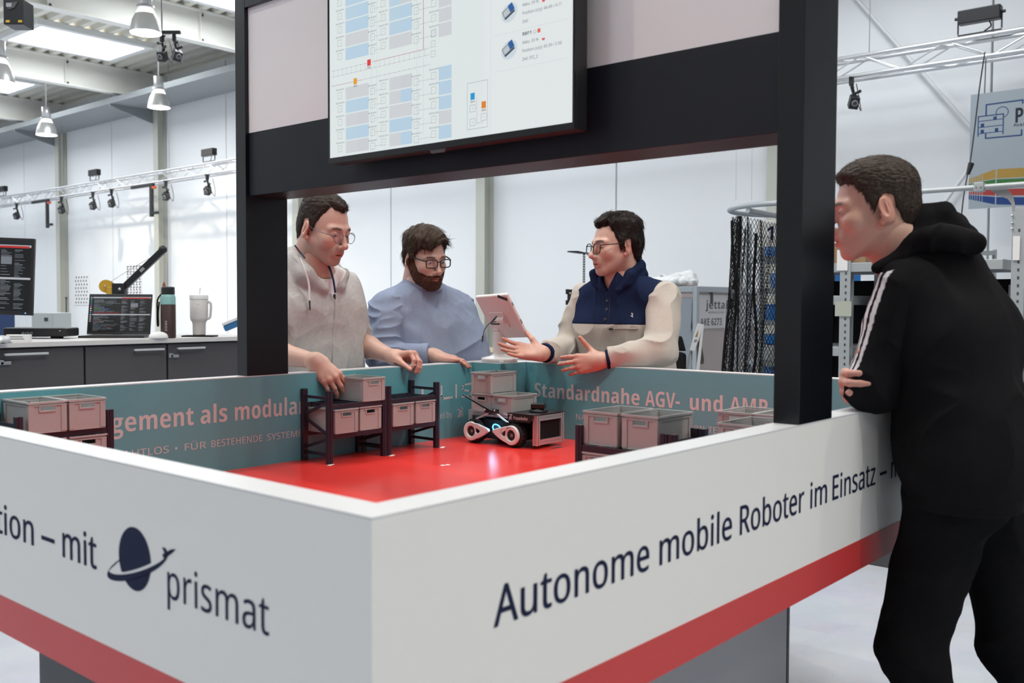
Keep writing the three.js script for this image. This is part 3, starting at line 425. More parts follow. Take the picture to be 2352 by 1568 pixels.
// ================================================================ figures: distance fields joined smoothly and meshed
function smin(a, b, k) { const h = Math.max(k - Math.abs(a - b), 0) / k; return Math.min(a, b) - h * h * k * 0.25; }
function smax(a, b, k) { return -smin(-a, -b, k); }
class Field {
  constructor() { this.p = []; }
  cap(a, b, ra, rb = ra, k = 0.03) { a = vec(a); b = vec(b); const d = b.clone().sub(a); this.p.push({ t: 0, ax: a.x, ay: a.y, az: a.z, dx: d.x, dy: d.y, dz: d.z, L: Math.max(d.lengthSq(), 1e-9), ra, rb, k, cx: (a.x + b.x) / 2, cy: (a.y + b.y) / 2, cz: (a.z + b.z) / 2, R: d.length() / 2 + Math.max(ra, rb) }); return this; }
  ball(a, r, k = 0.03) { return this.cap(a, a, r, r, k); }
  chain(pts, rs, k = 0.03) { for (let i = 0; i + 1 < pts.length; i++) this.cap(pts[i], pts[i + 1], rs[i], rs[i + 1], k); return this; }
  ell(c, r, k = 0.03, q = null, cut = false) { c = vec(c); const qi = q ? q.clone().invert() : null; this.p.push({ t: cut ? 2 : 1, cx: c.x, cy: c.y, cz: c.z, rx: r[0], ry: r[1], rz: r[2], k, m: qi ? new THREE.Matrix3().setFromMatrix4(new THREE.Matrix4().makeRotationFromQuaternion(qi)).elements : null, R: Math.max(...r) }); return this; }
  carve(c, r, k = 0.01, q = null) { return this.ell(c, r, k, q, true); }
  d(x, y, z) {
    let D = 1e3;
    for (const p of this.p) {
      const ex = x - p.cx, ey = y - p.cy, ez = z - p.cz;
      if (p.t === 0) {
        if (Math.sqrt(ex * ex + ey * ey + ez * ez) - p.R > D + p.k) continue;
        const wx = x - p.ax, wy = y - p.ay, wz = z - p.az; let t = (wx * p.dx + wy * p.dy + wz * p.dz) / p.L; t = t < 0 ? 0 : t > 1 ? 1 : t;
        const qx = wx - t * p.dx, qy = wy - t * p.dy, qz = wz - t * p.dz; D = smin(D, Math.sqrt(qx * qx + qy * qy + qz * qz) - (p.ra + (p.rb - p.ra) * t), p.k); continue;
      }
      const far = Math.sqrt(ex * ex + ey * ey + ez * ez) - p.R; if (p.t === 1 ? far > D + p.k : -far < D - p.k) continue;
      let u = ex, v = ey, w = ez; if (p.m) { const m = p.m; u = m[0] * ex + m[3] * ey + m[6] * ez; v = m[1] * ex + m[4] * ey + m[7] * ez; w = m[2] * ex + m[5] * ey + m[8] * ez; }
      const k0 = Math.sqrt((u / p.rx) ** 2 + (v / p.ry) ** 2 + (w / p.rz) ** 2), k1 = Math.sqrt((u / p.rx ** 2) ** 2 + (v / p.ry ** 2) ** 2 + (w / p.rz ** 2) ** 2);
      const e = k1 < 1e-9 ? -p.R : k0 * (k0 - 1) / k1;
      D = p.t === 1 ? smin(D, e, p.k) : smax(D, -e, p.k);
    }
    return D;
  }
  box(pad = 0.02) { const lo = [1e9, 1e9, 1e9], hi = [-1e9, -1e9, -1e9]; for (const p of this.p) { if (p.t === 2) continue; const c = [p.cx, p.cy, p.cz]; for (let i = 0; i < 3; i++) { lo[i] = Math.min(lo[i], c[i] - p.R - pad); hi[i] = Math.max(hi[i], c[i] + p.R + pad); } } return [lo, hi]; }
}
function meshField(fn, [lo, hi], cell, colour) {                   // surface nets; colour(x,y,z) -> [r,g,b] optional
  const n = [0, 1, 2].map((i) => Math.ceil((hi[i] - lo[i]) / cell) + 1), [nx, ny, nz] = n, F = new Float32Array(nx * ny * nz), Bk = 4, id = (i, j, k) => (k * ny + j) * nx + i;
  for (let k0 = 0; k0 < nz; k0 += Bk) for (let j0 = 0; j0 < ny; j0 += Bk) for (let i0 = 0; i0 < nx; i0 += Bk) {
    const c = fn(lo[0] + (i0 + 1.5) * cell, lo[1] + (j0 + 1.5) * cell, lo[2] + (k0 + 1.5) * cell), skip = Math.abs(c) > cell * 7;
    for (let k = k0; k < Math.min(nz, k0 + Bk); k++) for (let j = j0; j < Math.min(ny, j0 + Bk); j++) for (let i = i0; i < Math.min(nx, i0 + Bk); i++) F[id(i, j, k)] = skip ? c : fn(lo[0] + i * cell, lo[1] + j * cell, lo[2] + k * cell);
  }
  const vi = new Int32Array(nx * ny * nz).fill(-1), pos = [], idx = [];
  for (let k = 0; k < nz - 1; k++) for (let j = 0; j < ny - 1; j++) for (let i = 0; i < nx - 1; i++) {
    let m = 0; const c = []; for (let q = 0; q < 8; q++) { const v = F[id(i + (q & 1), j + ((q >> 1) & 1), k + (q >> 2))]; c.push(v); if (v < 0) m++; }
    if (m === 0 || m === 8) continue;
    let sx = 0, sy = 0, sz = 0, cnt = 0;
    for (let a = 0; a < 8; a++) for (const bit of [1, 2, 4]) { if (a & bit) continue; const b = a | bit; if ((c[a] < 0) === (c[b] < 0)) continue; const t = c[a] / (c[a] - c[b]); sx += (a & 1) + (bit === 1 ? t : 0); sy += ((a >> 1) & 1) + (bit === 2 ? t : 0); sz += (a >> 2) + (bit === 4 ? t : 0); cnt++; }
    vi[id(i, j, k)] = pos.length / 3; pos.push(lo[0] + (i + sx / cnt) * cell, lo[1] + (j + sy / cnt) * cell, lo[2] + (k + sz / cnt) * cell);
  }
  for (let k = 0; k < nz - 1; k++) for (let j = 0; j < ny - 1; j++) for (let i = 0; i < nx - 1; i++) {
    const a = F[id(i, j, k)] < 0;
    const quad = (p, q, r, s, flip) => { if (p < 0 || q < 0 || r < 0 || s < 0) return; if (flip) idx.push(p, q, r, p, r, s); else idx.push(p, r, q, p, s, r); };
    if (j > 0 && k > 0 && a !== (F[id(i + 1, j, k)] < 0)) quad(vi[id(i, j - 1, k - 1)], vi[id(i, j, k - 1)], vi[id(i, j, k)], vi[id(i, j - 1, k)], a);
    if (i > 0 && k > 0 && a !== (F[id(i, j + 1, k)] < 0)) quad(vi[id(i - 1, j, k - 1)], vi[id(i - 1, j, k)], vi[id(i, j, k)], vi[id(i, j, k - 1)], a);
    if (i > 0 && j > 0 && a !== (F[id(i, j, k + 1)] < 0)) quad(vi[id(i - 1, j - 1, k)], vi[id(i, j - 1, k)], vi[id(i, j, k)], vi[id(i - 1, j, k)], a);
  }
  const nrm = new Float32Array(pos.length), e = cell * 0.35, col = colour ? new Float32Array(pos.length) : null;
  for (let q = 0; q < pos.length; q += 3) {
    const x = pos[q], y = pos[q + 1], z = pos[q + 2]; let a = fn(x + e, y, z) - fn(x - e, y, z), b = fn(x, y + e, z) - fn(x, y - e, z), c = fn(x, y, z + e) - fn(x, y, z - e); const l = Math.hypot(a, b, c) || 1; nrm[q] = a / l; nrm[q + 1] = b / l; nrm[q + 2] = c / l;
    if (col) { const r = colour(x, y, z); col[q] = r[0]; col[q + 1] = r[1]; col[q + 2] = r[2]; }
  }
  const g = new THREE.BufferGeometry(); g.setAttribute('position', new THREE.BufferAttribute(new Float32Array(pos), 3)); g.setAttribute('normal', new THREE.BufferAttribute(nrm, 3)); if (col) g.setAttribute('color', new THREE.BufferAttribute(col, 3)); g.setIndex(idx); return g;
}
function tint(g, rgb) { const n = g.attributes.position.count, a = new Float32Array(n * 3); for (let i = 0; i < n; i++) { const c = typeof rgb === 'function' ? rgb(g.attributes.position.getX(i), g.attributes.position.getY(i), g.attributes.position.getZ(i)) : rgb; a.set(c, i * 3); } g.setAttribute('color', new THREE.BufferAttribute(a, 3)); return g; }
function joinColoured(list) { return mergeGeometries(list.map((g) => { const h = g.index ? g.toNonIndexed() : g, o = new THREE.BufferGeometry(); for (const k of ['position', 'normal', 'color']) o.setAttribute(k, h.attributes[k]); return o; })); }
const skinMat = phys(0xffffff, 0.48, { vertexColors: true, sheen: 0.15, sheenRoughness: 0.5 });
const clothMat = phys(0xffffff, 0.95, { vertexColors: true, specularIntensity: 0.12 });
const denimMat = mat(C(0.0075, 0.0078, 0.009), 0.85);
const hairMat = phys(0xffffff, 0.6, { vertexColors: true, specularIntensity: 0.4 });
const lensMat = phys(0xffffff, 0.03, { transmission: 1, thickness: 0, ior: 1.5 });

// ---------------------------------------------------------------- head, in its own axes: +z out of the face, +y up, +x the person's left; eye level at y = 0
function headField(o) {
  const f = new Field(), jw = o.jaw ?? 1, q = (x, y, z) => new THREE.Quaternion().setFromEuler(new THREE.Euler(x, y, z));
  f.ell([0, 0.030, -0.014], [0.0755, 0.087, 0.097], 0.02); f.ell([0, -0.030, 0.026], [0.061 * jw, 0.082, 0.060], 0.03);
  for (const s of [-1, 1]) {
    f.cap([s * 0.056 * jw, -0.050, 0.000], [s * 0.020, -0.098, 0.060], 0.016, 0.017, 0.03);   // jaw
    f.ell([s * 0.043, -0.028, 0.058], [0.022, 0.020, 0.020], 0.025);                             // cheek bone
    f.cap([s * 0.012, 0.017, 0.0845], [s * 0.046, 0.016, 0.070], 0.0105, 0.009, 0.016);          // brow
    f.carve([s * 0.032, -0.001, 0.097], [0.0185, 0.0115, 0.0135], 0.014);                        // eye socket
    f.ell([s * 0.0315, -0.001, 0.0745], [0.0155, 0.0115, 0.0105], 0.006);                        // lids
  }
  f.ell([0, -0.104, 0.070], [0.021, 0.015, 0.015], 0.02);                                       // chin
  f.cap([0, 0.004, 0.086], [0, -0.036, 0.1115], 0.0078, 0.0098, 0.012); f.ell([0, -0.039, 0.1105], [0.0115, 0.0100, 0.0110], 0.008);   // nose
  for (const s of [-1, 1]) { f.ell([s * 0.0125, -0.0435, 0.0990], [0.0075, 0.0070, 0.0095], 0.006); f.carve([s * 0.0065, -0.0515, 0.1035], [0.0036, 0.0030, 0.0050], 0.003); }
  f.ell([0, -0.066, 0.080], [0.030, 0.020, 0.018], 0.02);                                        // mouth mound
  const open = o.mouth ?? 0;
  for (const s of [-1, 1]) { f.cap([s * 0.024, -0.0708, 0.0825], [0, -0.0668, 0.0945], 0.0040, 0.0052, 0.005); f.cap([s * 0.021, -0.0755 - open, 0.0825], [0, -0.0785 - open, 0.0925], 0.0044, 0.0062, 0.005); }
  f.carve([0, -0.0724 - open / 2, 0.0965], [0.0225, 0.0010 + open * 0.6, 0.010], 0.0022);
  for (const s of [-1, 1]) {                                                                     // ears
    f.ell([s * 0.0800, -0.010, -0.016], [0.0085, 0.0340, 0.0215], 0.005, q(0.20, s * 0.50, 0)); f.carve([s * 0.0895, -0.004, -0.0125], [0.0060, 0.0215, 0.0120], 0.003, q(0.20, s * 0.50, 0)); f.ell([s * 0.0785, -0.038, -0.005], [0.0075, 0.0100, 0.0085], 0.006); f.ell([s * 0.0835, -0.006, -0.017], [0.0035, 0.0165, 0.0035], 0.004, q(0.20, 0, 0)); f.carve([s * 0.084, -0.013, 0.0015], [0.0060, 0.0055, 0.0045], 0.003);
  }
  return f;
}
function skinTone(base, o) {
  return (x, y, z) => {                                             // local head coordinates
    let c = [...base]; const mx = (t, k) => { c = c.map((v, i) => lerp(v, t[i], k)); };
    const n = vnoise(x * 90, y * 90, z * 90) * 0.5 + vnoise(x * 300, y * 300, z * 300) * 0.5; c = c.map((v) => v * (1 + 0.05 * n));
    mx([base[0] * 1.02, base[1] * 0.74, base[2] * 0.70], 0.10 * Math.exp(-(((Math.abs(x) - 0.045) / 0.022) ** 2 + ((y + 0.035) / 0.022) ** 2)) * (z > 0.03 ? 1 : 0));
    mx([base[0], base[1] * 0.72, base[2] * 0.68], 0.5 * Math.exp(-((x / 0.013) ** 2 + ((y + 0.04) / 0.014) ** 2)) * (z > 0.09 ? 1 : 0));
    if (Math.abs(x) > 0.071) mx([base[0], base[1] * 0.66, base[2] * 0.62], 0.55);
    const lip = Math.exp(-(((x) / 0.0235) ** 4 + ((y + 0.0725 + (o.mouth ?? 0) / 2) / (0.0095 + (o.mouth ?? 0) / 2)) ** 4)) * (z > 0.078 ? 1 : 0); mx([base[0] * 0.82, base[1] * 0.46, base[2] * 0.46], 0.85 * lip);
    const stub = o.stubble ?? 0; if (stub) { const j = smooth(-0.035, -0.062, y) * (1 - lip) * smooth(-0.01, 0.02, z + 0.03) ; const m = Math.exp(-((x / 0.024) ** 4 + ((y + 0.056) / 0.007) ** 4)) * (z > 0.085 ? 1 : 0); mx(o.hairCol.map((v) => v * 1.6 + 0.03), stub * Math.min(1, j + m) * (0.75 + 0.25 * n)); }
    const bx_ = Math.abs(x), by = 0.0205 + 0.10 * (bx_ - 0.03) * (bx_ < 0.034 ? 1 : -1.2); const br = Math.exp(-(((bx_ - 0.032) / 0.0185) ** 6 + ((y - by) / 0.0048) ** 4)) * (z > 0.05 ? 1 : 0); mx(o.hairCol, br * (o.brow ?? 0.9));
    if (o.lash) { const l = Math.exp(-(((bx_ - 0.0315) / 0.0135) ** 6 + ((y + 0.0075) / 0.0016) ** 4)) * (z > 0.06 ? 1 : 0); mx(o.hairCol.map((v) => v * 0.7), 0.75 * l); }
    return c;
  };
}
function hairGeo(o) {                                               // o.line(phi) hairline height, o.thick(x,y,z) thickness, o.rough noise
  const b = new Field(); b.ell([0, 0.030, -0.014], [0.0755, 0.087, 0.097], 0.02); b.cap([0, -0.02, -0.050], [0, -0.095, -0.052], 0.055, 0.050, 0.03); b.ell([0, -0.005, -0.005], [0.0735, 0.05, 0.06], 0.03);
  const fn = (x, y, z) => {
    const phi = Math.atan2(Math.abs(x), z), ln = o.line(phi, x, y), th = o.thick(x, y, z, phi) * lerp(o.edge ?? 0.3, 1, smooth(0, 0.026, y - ln)); let d = b.d(x, y, z) - th - o.rough(x, y, z, phi) * Math.min(1, th / 0.006);
    return smax(d, (ln - y + 0.002 * vnoise(x * 220, y * 220, z * 220)) * 0.8, 0.004);
  };
  return meshField(fn, [[-0.12, -0.13, -0.16], [0.12, 0.165, 0.14]], 0.0026, (x, y, z) => { const s = o.strand ? o.strand(x, y, z) : vnoise(x * 400, y * 400, z * 400); return o.hairCol.map((v) => v * (1 + 0.38 * s)); });
}
function keyed(list) { return (phi) => { const t = phi * 180 / Math.PI; for (let i = 0; i + 1 < list.length; i++) if (t <= list[i + 1][0]) { const u = (t - list[i][0]) / (list[i + 1][0] - list[i][0]); return lerp(list[i][1], list[i + 1][1], u * u * (3 - 2 * u)); } return list[list.length - 1][1]; }; }

function strands(base, o) {                                        // fine locks laid on a hair surface along a flow, base in head axes
  const r = rng(o.seed ?? 5), P = base.attributes.position, N = base.attributes.normal, ix = base.index, nt = ix.count / 3, pos = [], nor = [], col = [], idx = [], a = V(), b = V(), c = V();
  for (let q = 0; q < o.n; q++) {
    const t = Math.floor(r() * nt) * 3, i0 = ix.getX(t), i1 = ix.getX(t + 1), i2 = ix.getX(t + 2); let u = r(), v = r(); if (u + v > 1) { u = 1 - u; v = 1 - v; }
    a.fromBufferAttribute(P, i0); b.fromBufferAttribute(P, i1); c.fromBufferAttribute(P, i2); const p = a.clone().addScaledVector(b.clone().sub(a), u).addScaledVector(c.clone().sub(a), v), n = V().fromBufferAttribute(N, i0);
    if (o.skip && o.skip(p, n)) continue;
    const f = V(...o.flow(p.x, p.y, p.z)).add(V(r() - 0.5, r() - 0.5, r() - 0.5).multiplyScalar(o.stray ?? 0.5)), d = f.addScaledVector(n, -f.dot(n)).normalize(), w = d.clone().cross(n).normalize(), L = o.len * (0.6 + 0.8 * r()), lift = o.lift ?? 0.35, W = o.width * (0.7 + 0.6 * r()), k0 = 0.65 + 0.7 * r() * (o.shine ?? 1), cc = o.col.map((e) => e * k0), s0 = pos.length / 3, S = 4, cur = (r() - 0.5) * (o.curl ?? 0.3);
    for (let j = 0; j <= S; j++) { const e = j / S, x = p.clone().addScaledVector(n, -0.0012 + L * lift * (e - 0.75 * e * e) - (L * e) ** 2 / 0.15).addScaledVector(d, L * e).addScaledVector(w, cur * L * e * e), ww = W * (1 - 0.75 * e * e); for (const sg of [-1, 1]) { const y = x.clone().addScaledVector(w, sg * ww / 2); pos.push(y.x, y.y, y.z); const m = n.clone().addScaledVector(w, sg * 0.5).addScaledVector(d, 0.25).normalize(); nor.push(m.x, m.y, m.z); col.push(...cc); } if (j < S) { const k = s0 + j * 2; idx.push(k, k + 1, k + 3, k, k + 3, k + 2); } }
  }
  const g = new THREE.BufferGeometry(); g.setAttribute('position', new THREE.Float32BufferAttribute(pos, 3)); g.setAttribute('normal', new THREE.Float32BufferAttribute(nor, 3)); g.setAttribute('color', new THREE.Float32BufferAttribute(col, 3)); g.setIndex(idx); return g;
}
// a hand as bones: wrist, forward along the hand, back-of-hand normal; side = towards the thumb
function hand(f, wrist, fwd, back, thumbSide, o = {}) {
  const s = o.s ?? 1, F = vec(fwd).clone().normalize(), B0 = vec(back).clone(), B = B0.addScaledVector(F, -B0.dot(F)).normalize(); let T_ = F.clone().cross(B); if (T_.dot(vec(thumbSide)) < 0) T_.negate();
  const P = (a, b, c) => vec(wrist).clone().addScaledVector(F, a * s).addScaledVector(T_, b * s).addScaledVector(B, c * s);
  const kn = [[0.094, 0.030, 0.000], [0.098, 0.0095, 0.003], [0.093, -0.0115, 0.001], [0.084, -0.030, -0.004]], len = [0.074, 0.082, 0.076, 0.060], rad = [0.0092, 0.0094, 0.0090, 0.0080], curl = o.curl ?? [[0.3, 0.4, 0.3], [0.35, 0.4, 0.3], [0.4, 0.4, 0.3], [0.45, 0.4, 0.3]], spread = o.spread ?? [0.06, 0.0, -0.05, -0.11];
  f.cap(P(0.0, 0.008, 0), P(0.02, 0.006, 0), 0.024 * s, 0.024 * s, 0.02); f.cap(P(0.0, -0.009, 0), P(0.02, -0.008, 0), 0.023 * s, 0.022 * s, 0.02);
  kn.forEach((k, i) => f.cap(P(0.018, k[1] * 0.55, k[2] * 0.5), P(...k), 0.0165 * s, 0.0118 * s, 0.014));
  f.cap(P(0.02, -0.022, -0.008), P(0.062, -0.026, -0.008), 0.014 * s, 0.013 * s, 0.014);
  kn.forEach((k, i) => {
    let p = P(...k), dir = F.clone().addScaledVector(T_, Math.tan(spread[i])).normalize(), nrm = B.clone(); const seg = [0.46, 0.30, 0.24];
    for (let j = 0; j < 3; j++) {
      const a = curl[i][j], nd = dir.clone().multiplyScalar(Math.cos(a)).addScaledVector(nrm, -Math.sin(a)); nrm = nrm.clone().multiplyScalar(Math.cos(a)).addScaledVector(dir, Math.sin(a)); dir = nd.normalize();
      const e = p.clone().addScaledVector(dir, len[i] * seg[j] * s), r0 = rad[i] * (1 - j * 0.07) * s, r1 = rad[i] * (0.95 - j * 0.09) * s; f.cap(p, e, r0, r1, j === 0 ? 0.007 : 0.003); p = e;
    }
  });
  const td = o.thumb ?? [0.62, 0.72, -0.25], tb = P(0.020, 0.024, -0.008), t1 = P(0.020 + 0.044 * td[0], 0.024 + 0.044 * td[1], -0.008 + 0.044 * td[2]), t2d = o.thumb2 ?? [td[0] * 1.1, td[1] * 0.75, td[2]], q = Math.hypot(...t2d);
  const t2 = t1.clone().sub(P(0, 0, 0)).add(P(0, 0, 0)).addScaledVector(F, t2d[0] / q * 0.032 * s).addScaledVector(T_, t2d[1] / q * 0.032 * s).addScaledVector(B, t2d[2] / q * 0.032 * s), t3 = t2.clone().addScaledVector(F, t2d[0] / q * 0.026 * s).addScaledVector(T_, t2d[1] / q * 0.026 * s).addScaledVector(B, t2d[2] / q * 0.026 * s);
  f.cap(tb, t1, 0.0165 * s, 0.0115 * s, 0.014); f.cap(t1, t2, 0.0112 * s, 0.0098 * s, 0.004); f.cap(t2, t3, 0.0098 * s, 0.0078 * s, 0.003);
}
function handGeo(wrist, elbow, fwd, back, side, o, tone) {          // hand with the end of its forearm, on a fine grid
  const f = new Field(); hand(f, wrist, fwd, back, side, o); const e = vec(elbow).clone().sub(vec(wrist)).normalize(), w = vec(wrist);
  f.cap(w.clone().addScaledVector(e, 0.05), w, 0.028 * (o.s ?? 1), 0.0255 * (o.s ?? 1), 0.02);
  const kk = vec(wrist).clone().addScaledVector(vec(fwd).clone().normalize(), 0.1);
  return meshField((x, y, z) => f.d(x, y, z), f.box(0.008), 0.0028, (x, y, z) => { const n = vnoise(x * 60, y * 60, z * 60), far = smooth(0.02, 0.11, Math.hypot(x - w.x, y - w.y, z - w.z)); return [tone[0] * (1 + 0.05 * n), tone[1] * (1 + 0.05 * n) * (1 - 0.16 * far), tone[2] * (1 + 0.05 * n) * (1 - 0.18 * far)]; });
}
function bodyGeo(f, tone, cell = 0.012) { return meshField((x, y, z) => f.d(x, y, z), f.box(0.02), cell, (x, y, z) => { const n = vnoise(x * 50, y * 50, z * 50); return tone.map((v) => v * (1 + 0.04 * n)); }); }

// eyes: ball with iris and an upper lid; gaze in head axes
function eyes(o) {
  const list = [];
  for (const s of [-1, 1]) {
    const g = new THREE.SphereGeometry(0.0112, 20, 14), gz = V(...(o.gaze ?? [0, -0.3, 1])).normalize(), c = V(s * 0.0315, -0.0010, 0.0755);
    tint(g, (x, y, z) => { const a = (x * gz.x + y * gz.y + z * gz.z) / 0.0112; return a > 0.965 ? [0.01, 0.008, 0.007] : a > 0.86 ? (o.iris ?? [0.06, 0.09, 0.12]) : [0.62, 0.58, 0.56]; });
    list.push(g.translate(c.x, c.y, c.z));
    const lid = new THREE.SphereGeometry(0.0128, 20, 10, 0, Math.PI * 2, 0, Math.PI * (o.lid ?? 0.42)).rotateX(0.55); list.push(tint(lid.translate(c.x, c.y, c.z), o.lidTone));
    const low = new THREE.SphereGeometry(0.0124, 20, 10, 0, Math.PI * 2, Math.PI * 0.70, Math.PI * 0.3).rotateX(0.35); list.push(tint(low.translate(c.x, c.y, c.z), o.lidTone));
  }
  return list;
}
function glasses(parent, mtx, o) {                                  // rims, bridge, temples, lenses in head axes
  const G = new THREE.Group(); G.name = 'glasses'; G.userData.label = o.label; parent.add(G);
  const m = o.mat, tf = (g) => place(parent, g.applyMatrix4(mtx));
  for (const s of [-1, 1]) {
    const pts = []; for (let i = 0; i < 36; i++) { const a = i / 36 * Math.PI * 2, e = o.square ?? 2; const cx = Math.sign(Math.cos(a)) * Math.abs(Math.cos(a)) ** (2 / e), cy = Math.sign(Math.sin(a)) * Math.abs(Math.sin(a)) ** (2 / e); pts.push(V(s * (o.cx ?? 0.0335) + cx * o.w, (o.y ?? -0.004) + cy * o.h, (o.z ?? 0.101) - 0.10 * Math.abs(s * (o.cx ?? 0.0335) + cx * o.w) - cy * o.h * 0.12)); }
    part(G, 'rim', tf(new THREE.TubeGeometry(new THREE.CatmullRomCurve3(pts, true), 48, o.r, 8, true)), m);
    const sh = new THREE.BufferGeometry(), pp = [], ix = []; pts.forEach((p) => pp.push(p.x, p.y, p.z)); const cn = pts.reduce((a, b) => a.add(b), V(0, 0, 0)).multiplyScalar(1 / pts.length); pp.push(cn.x, cn.y, cn.z); for (let i = 0; i < 36; i++) ix.push(36, i, (i + 1) % 36); sh.setAttribute('position', new THREE.Float32BufferAttribute(pp, 3)); sh.setIndex(ix); sh.computeVertexNormals();
    part(G, 'lens', tf(sh), lensMat);
    const ox = s * ((o.cx ?? 0.0335) + o.w), zz = (o.z ?? 0.101) - 0.10 * Math.abs(ox), yy = (o.y ?? -0.004) + o.h * (o.hinge ?? 0.5);
    part(G, 'temple', tf(new THREE.TubeGeometry(new THREE.CatmullRomCurve3([V(ox, yy, zz), V(s * 0.0745, yy + 0.001, 0.07), V(s * 0.0805, yy + 0.003, 0.02), V(s * 0.0815, 0.012, -0.010), V(s * 0.080, -0.010, -0.028)]), 24, o.r * (o.templeK ?? 1), 6)), m);
  }
  part(G, 'bridge', tf(new THREE.TubeGeometry(new THREE.CatmullRomCurve3([V(-(o.cx ?? 0.0335) + o.w, (o.y ?? -0.004) + o.h * 0.35, (o.z ?? 0.101) - 0.002), V(0, (o.y ?? -0.004) + o.h * 0.55, (o.z ?? 0.101) + 0.003), V((o.cx ?? 0.0335) - o.w, (o.y ?? -0.004) + o.h * 0.35, (o.z ?? 0.101) - 0.002)]), 12, o.r, 6)), m);
}
function headMatrix(origin, fwd, s = 1, rollDeg = 0) {              // head axes to world
  const z = vec(fwd).clone().normalize(), x = V(0, 1, 0).cross(z).normalize(), y = z.clone().cross(x); const m = new THREE.Matrix4().makeBasis(x, y, z); m.multiply(new THREE.Matrix4().makeRotationZ(rollDeg * Math.PI / 180)); m.scale(V(s, s, s)); m.setPosition(vec(origin)); return m;
}
function person(label, base) { const t = thing('person', label, 'person', base); t.userData.shift = undefined; delete t.userData.shift; return t; }
function place(t, g) { return g.translate(-t.position.x, -t.position.y, -t.position.z); }
const folds = (amp, fx, fy, fz, seed = 0) => (x, y, z) => { const w = vnoise(x * 5 + seed, y * 5, z * 5) * 0.9; const a = 1 - Math.abs(vnoise(x * fx + w + seed, y * fy + w, z * fz - w)); return -amp * (a * a - 0.45); };
function garment(t, name, f, cell, tone, o = {}) {                  // cloth from a field with folds and cuts
  const fold = o.folds ?? (() => 0), cut = o.cut, fn = (x, y, z) => { let d = f.d(x, y, z) + fold(x, y, z); if (cut) d = smax(d, cut(x, y, z), 0.004); return d; };
  const colour = typeof tone === 'function' ? tone : (x, y, z) => { const n = vnoise(x * 130, y * 130, z * 130) * 0.6 + vnoise(x * 420, y * 420, z * 420) * 0.4; return tone.map((v) => v * (1 + (o.mottle ?? 0.06) * n)); };
  return part(t, name, place(t, meshField(fn, f.box(0.02), cell, colour)), o.mat ?? clothMat, o.label);
}
// ================================================================ the four men
function lift(mtx, p) { return V(...p).applyMatrix4(mtx); }
function figure(o) {                                                // skin field of neck, trunk, limbs (thin under the clothes) and the joints used by the clothes
  const f = new Field(), l = vec(o.left).clone().normalize(), at_ = (p, k) => vec(p).clone().addScaledVector(l, k);
  f.cap(at_(o.chest, -0.10), at_(o.chest, 0.10), 0.075, 0.075, 0.05); f.cap(at_(o.belly, -0.07), at_(o.belly, 0.07), 0.085, 0.085, 0.08); f.cap(at_(o.pelvis, -0.08), at_(o.pelvis, 0.08), 0.085, 0.085, 0.08); f.cap(o.chest, o.belly, 0.10, 0.09, 0.08); f.cap(o.belly, o.pelvis, 0.09, 0.09, 0.08);
  f.cap(o.neck, o.skull, o.neckR ?? 0.058, (o.neckR ?? 0.058) * 0.98, 0.03); f.cap(o.neck, o.chest, 0.046, 0.075, 0.05);
  for (const i of [0, 1]) { f.cap(o.neck, o.sh[i], 0.045, 0.045, 0.05); f.cap(o.sh[i], o.el[i], 0.048, 0.040, 0.03); f.cap(o.el[i], vec(o.el[i]).clone().lerp(vec(o.wr[i]), 0.3), 0.040, (o.foreR ?? 0.0405), 0.02); f.cap(vec(o.el[i]).clone().lerp(vec(o.wr[i]), 0.3), o.wr[i], (o.foreR ?? 0.0405), 0.0265, 0.02); f.cap(o.hip[i], o.knee[i], 0.075, 0.052, 0.05); f.cap(o.knee[i], o.ankle[i], 0.052, 0.036, 0.03); }
  return f;
}
function trousers(t, o, m, name = 'trousers') {
  const f = new Field(), l = vec(o.left).clone().normalize(), at_ = (p, k) => vec(p).clone().addScaledVector(l, k);
  f.cap(at_(o.pelvis, -0.085), at_(o.pelvis, 0.085), o.hipR ?? 0.112, o.hipR ?? 0.112, 0.08);
  for (const i of [0, 1]) { f.cap(o.hip[i], o.knee[i], 0.098, 0.072, 0.05); f.cap(o.knee[i], o.ankle[i], 0.070, 0.056, 0.03); }
  const fd = folds(0.010, 9, 16, 9, 3); return garment(t, name, f, 0.010, [0.0075, 0.0078, 0.009], { folds: fd, mottle: 0.25, cut: (x, y, z) => Math.max(0.055 - y, y - (o.waist ?? 0.99)), ...m });
}
function shoes(t, o) { for (const i of [0, 1]) { const a = vec(o.ankle[i]), d = vec(o.toe).clone().setY(0).normalize(), f = new Field(), h = a.clone().setY(0.045); f.cap(h.clone().addScaledVector(d, -0.04), h.clone().addScaledVector(d, 0.15).setY(0.04), 0.043, 0.038, 0.02); f.cap(h, a.clone().setY(0.11), 0.045, 0.045, 0.03); const g = meshField((x, y, z) => smax(f.d(x, y, z), 0.001 - y, 0.01), f.box(), 0.008); part(t, 'shoe', place(t, g), MT.blackMatte); } }
function finishBody(t, geos) { part(t, 'body', place(t, joinColoured(geos)), skinMat); }
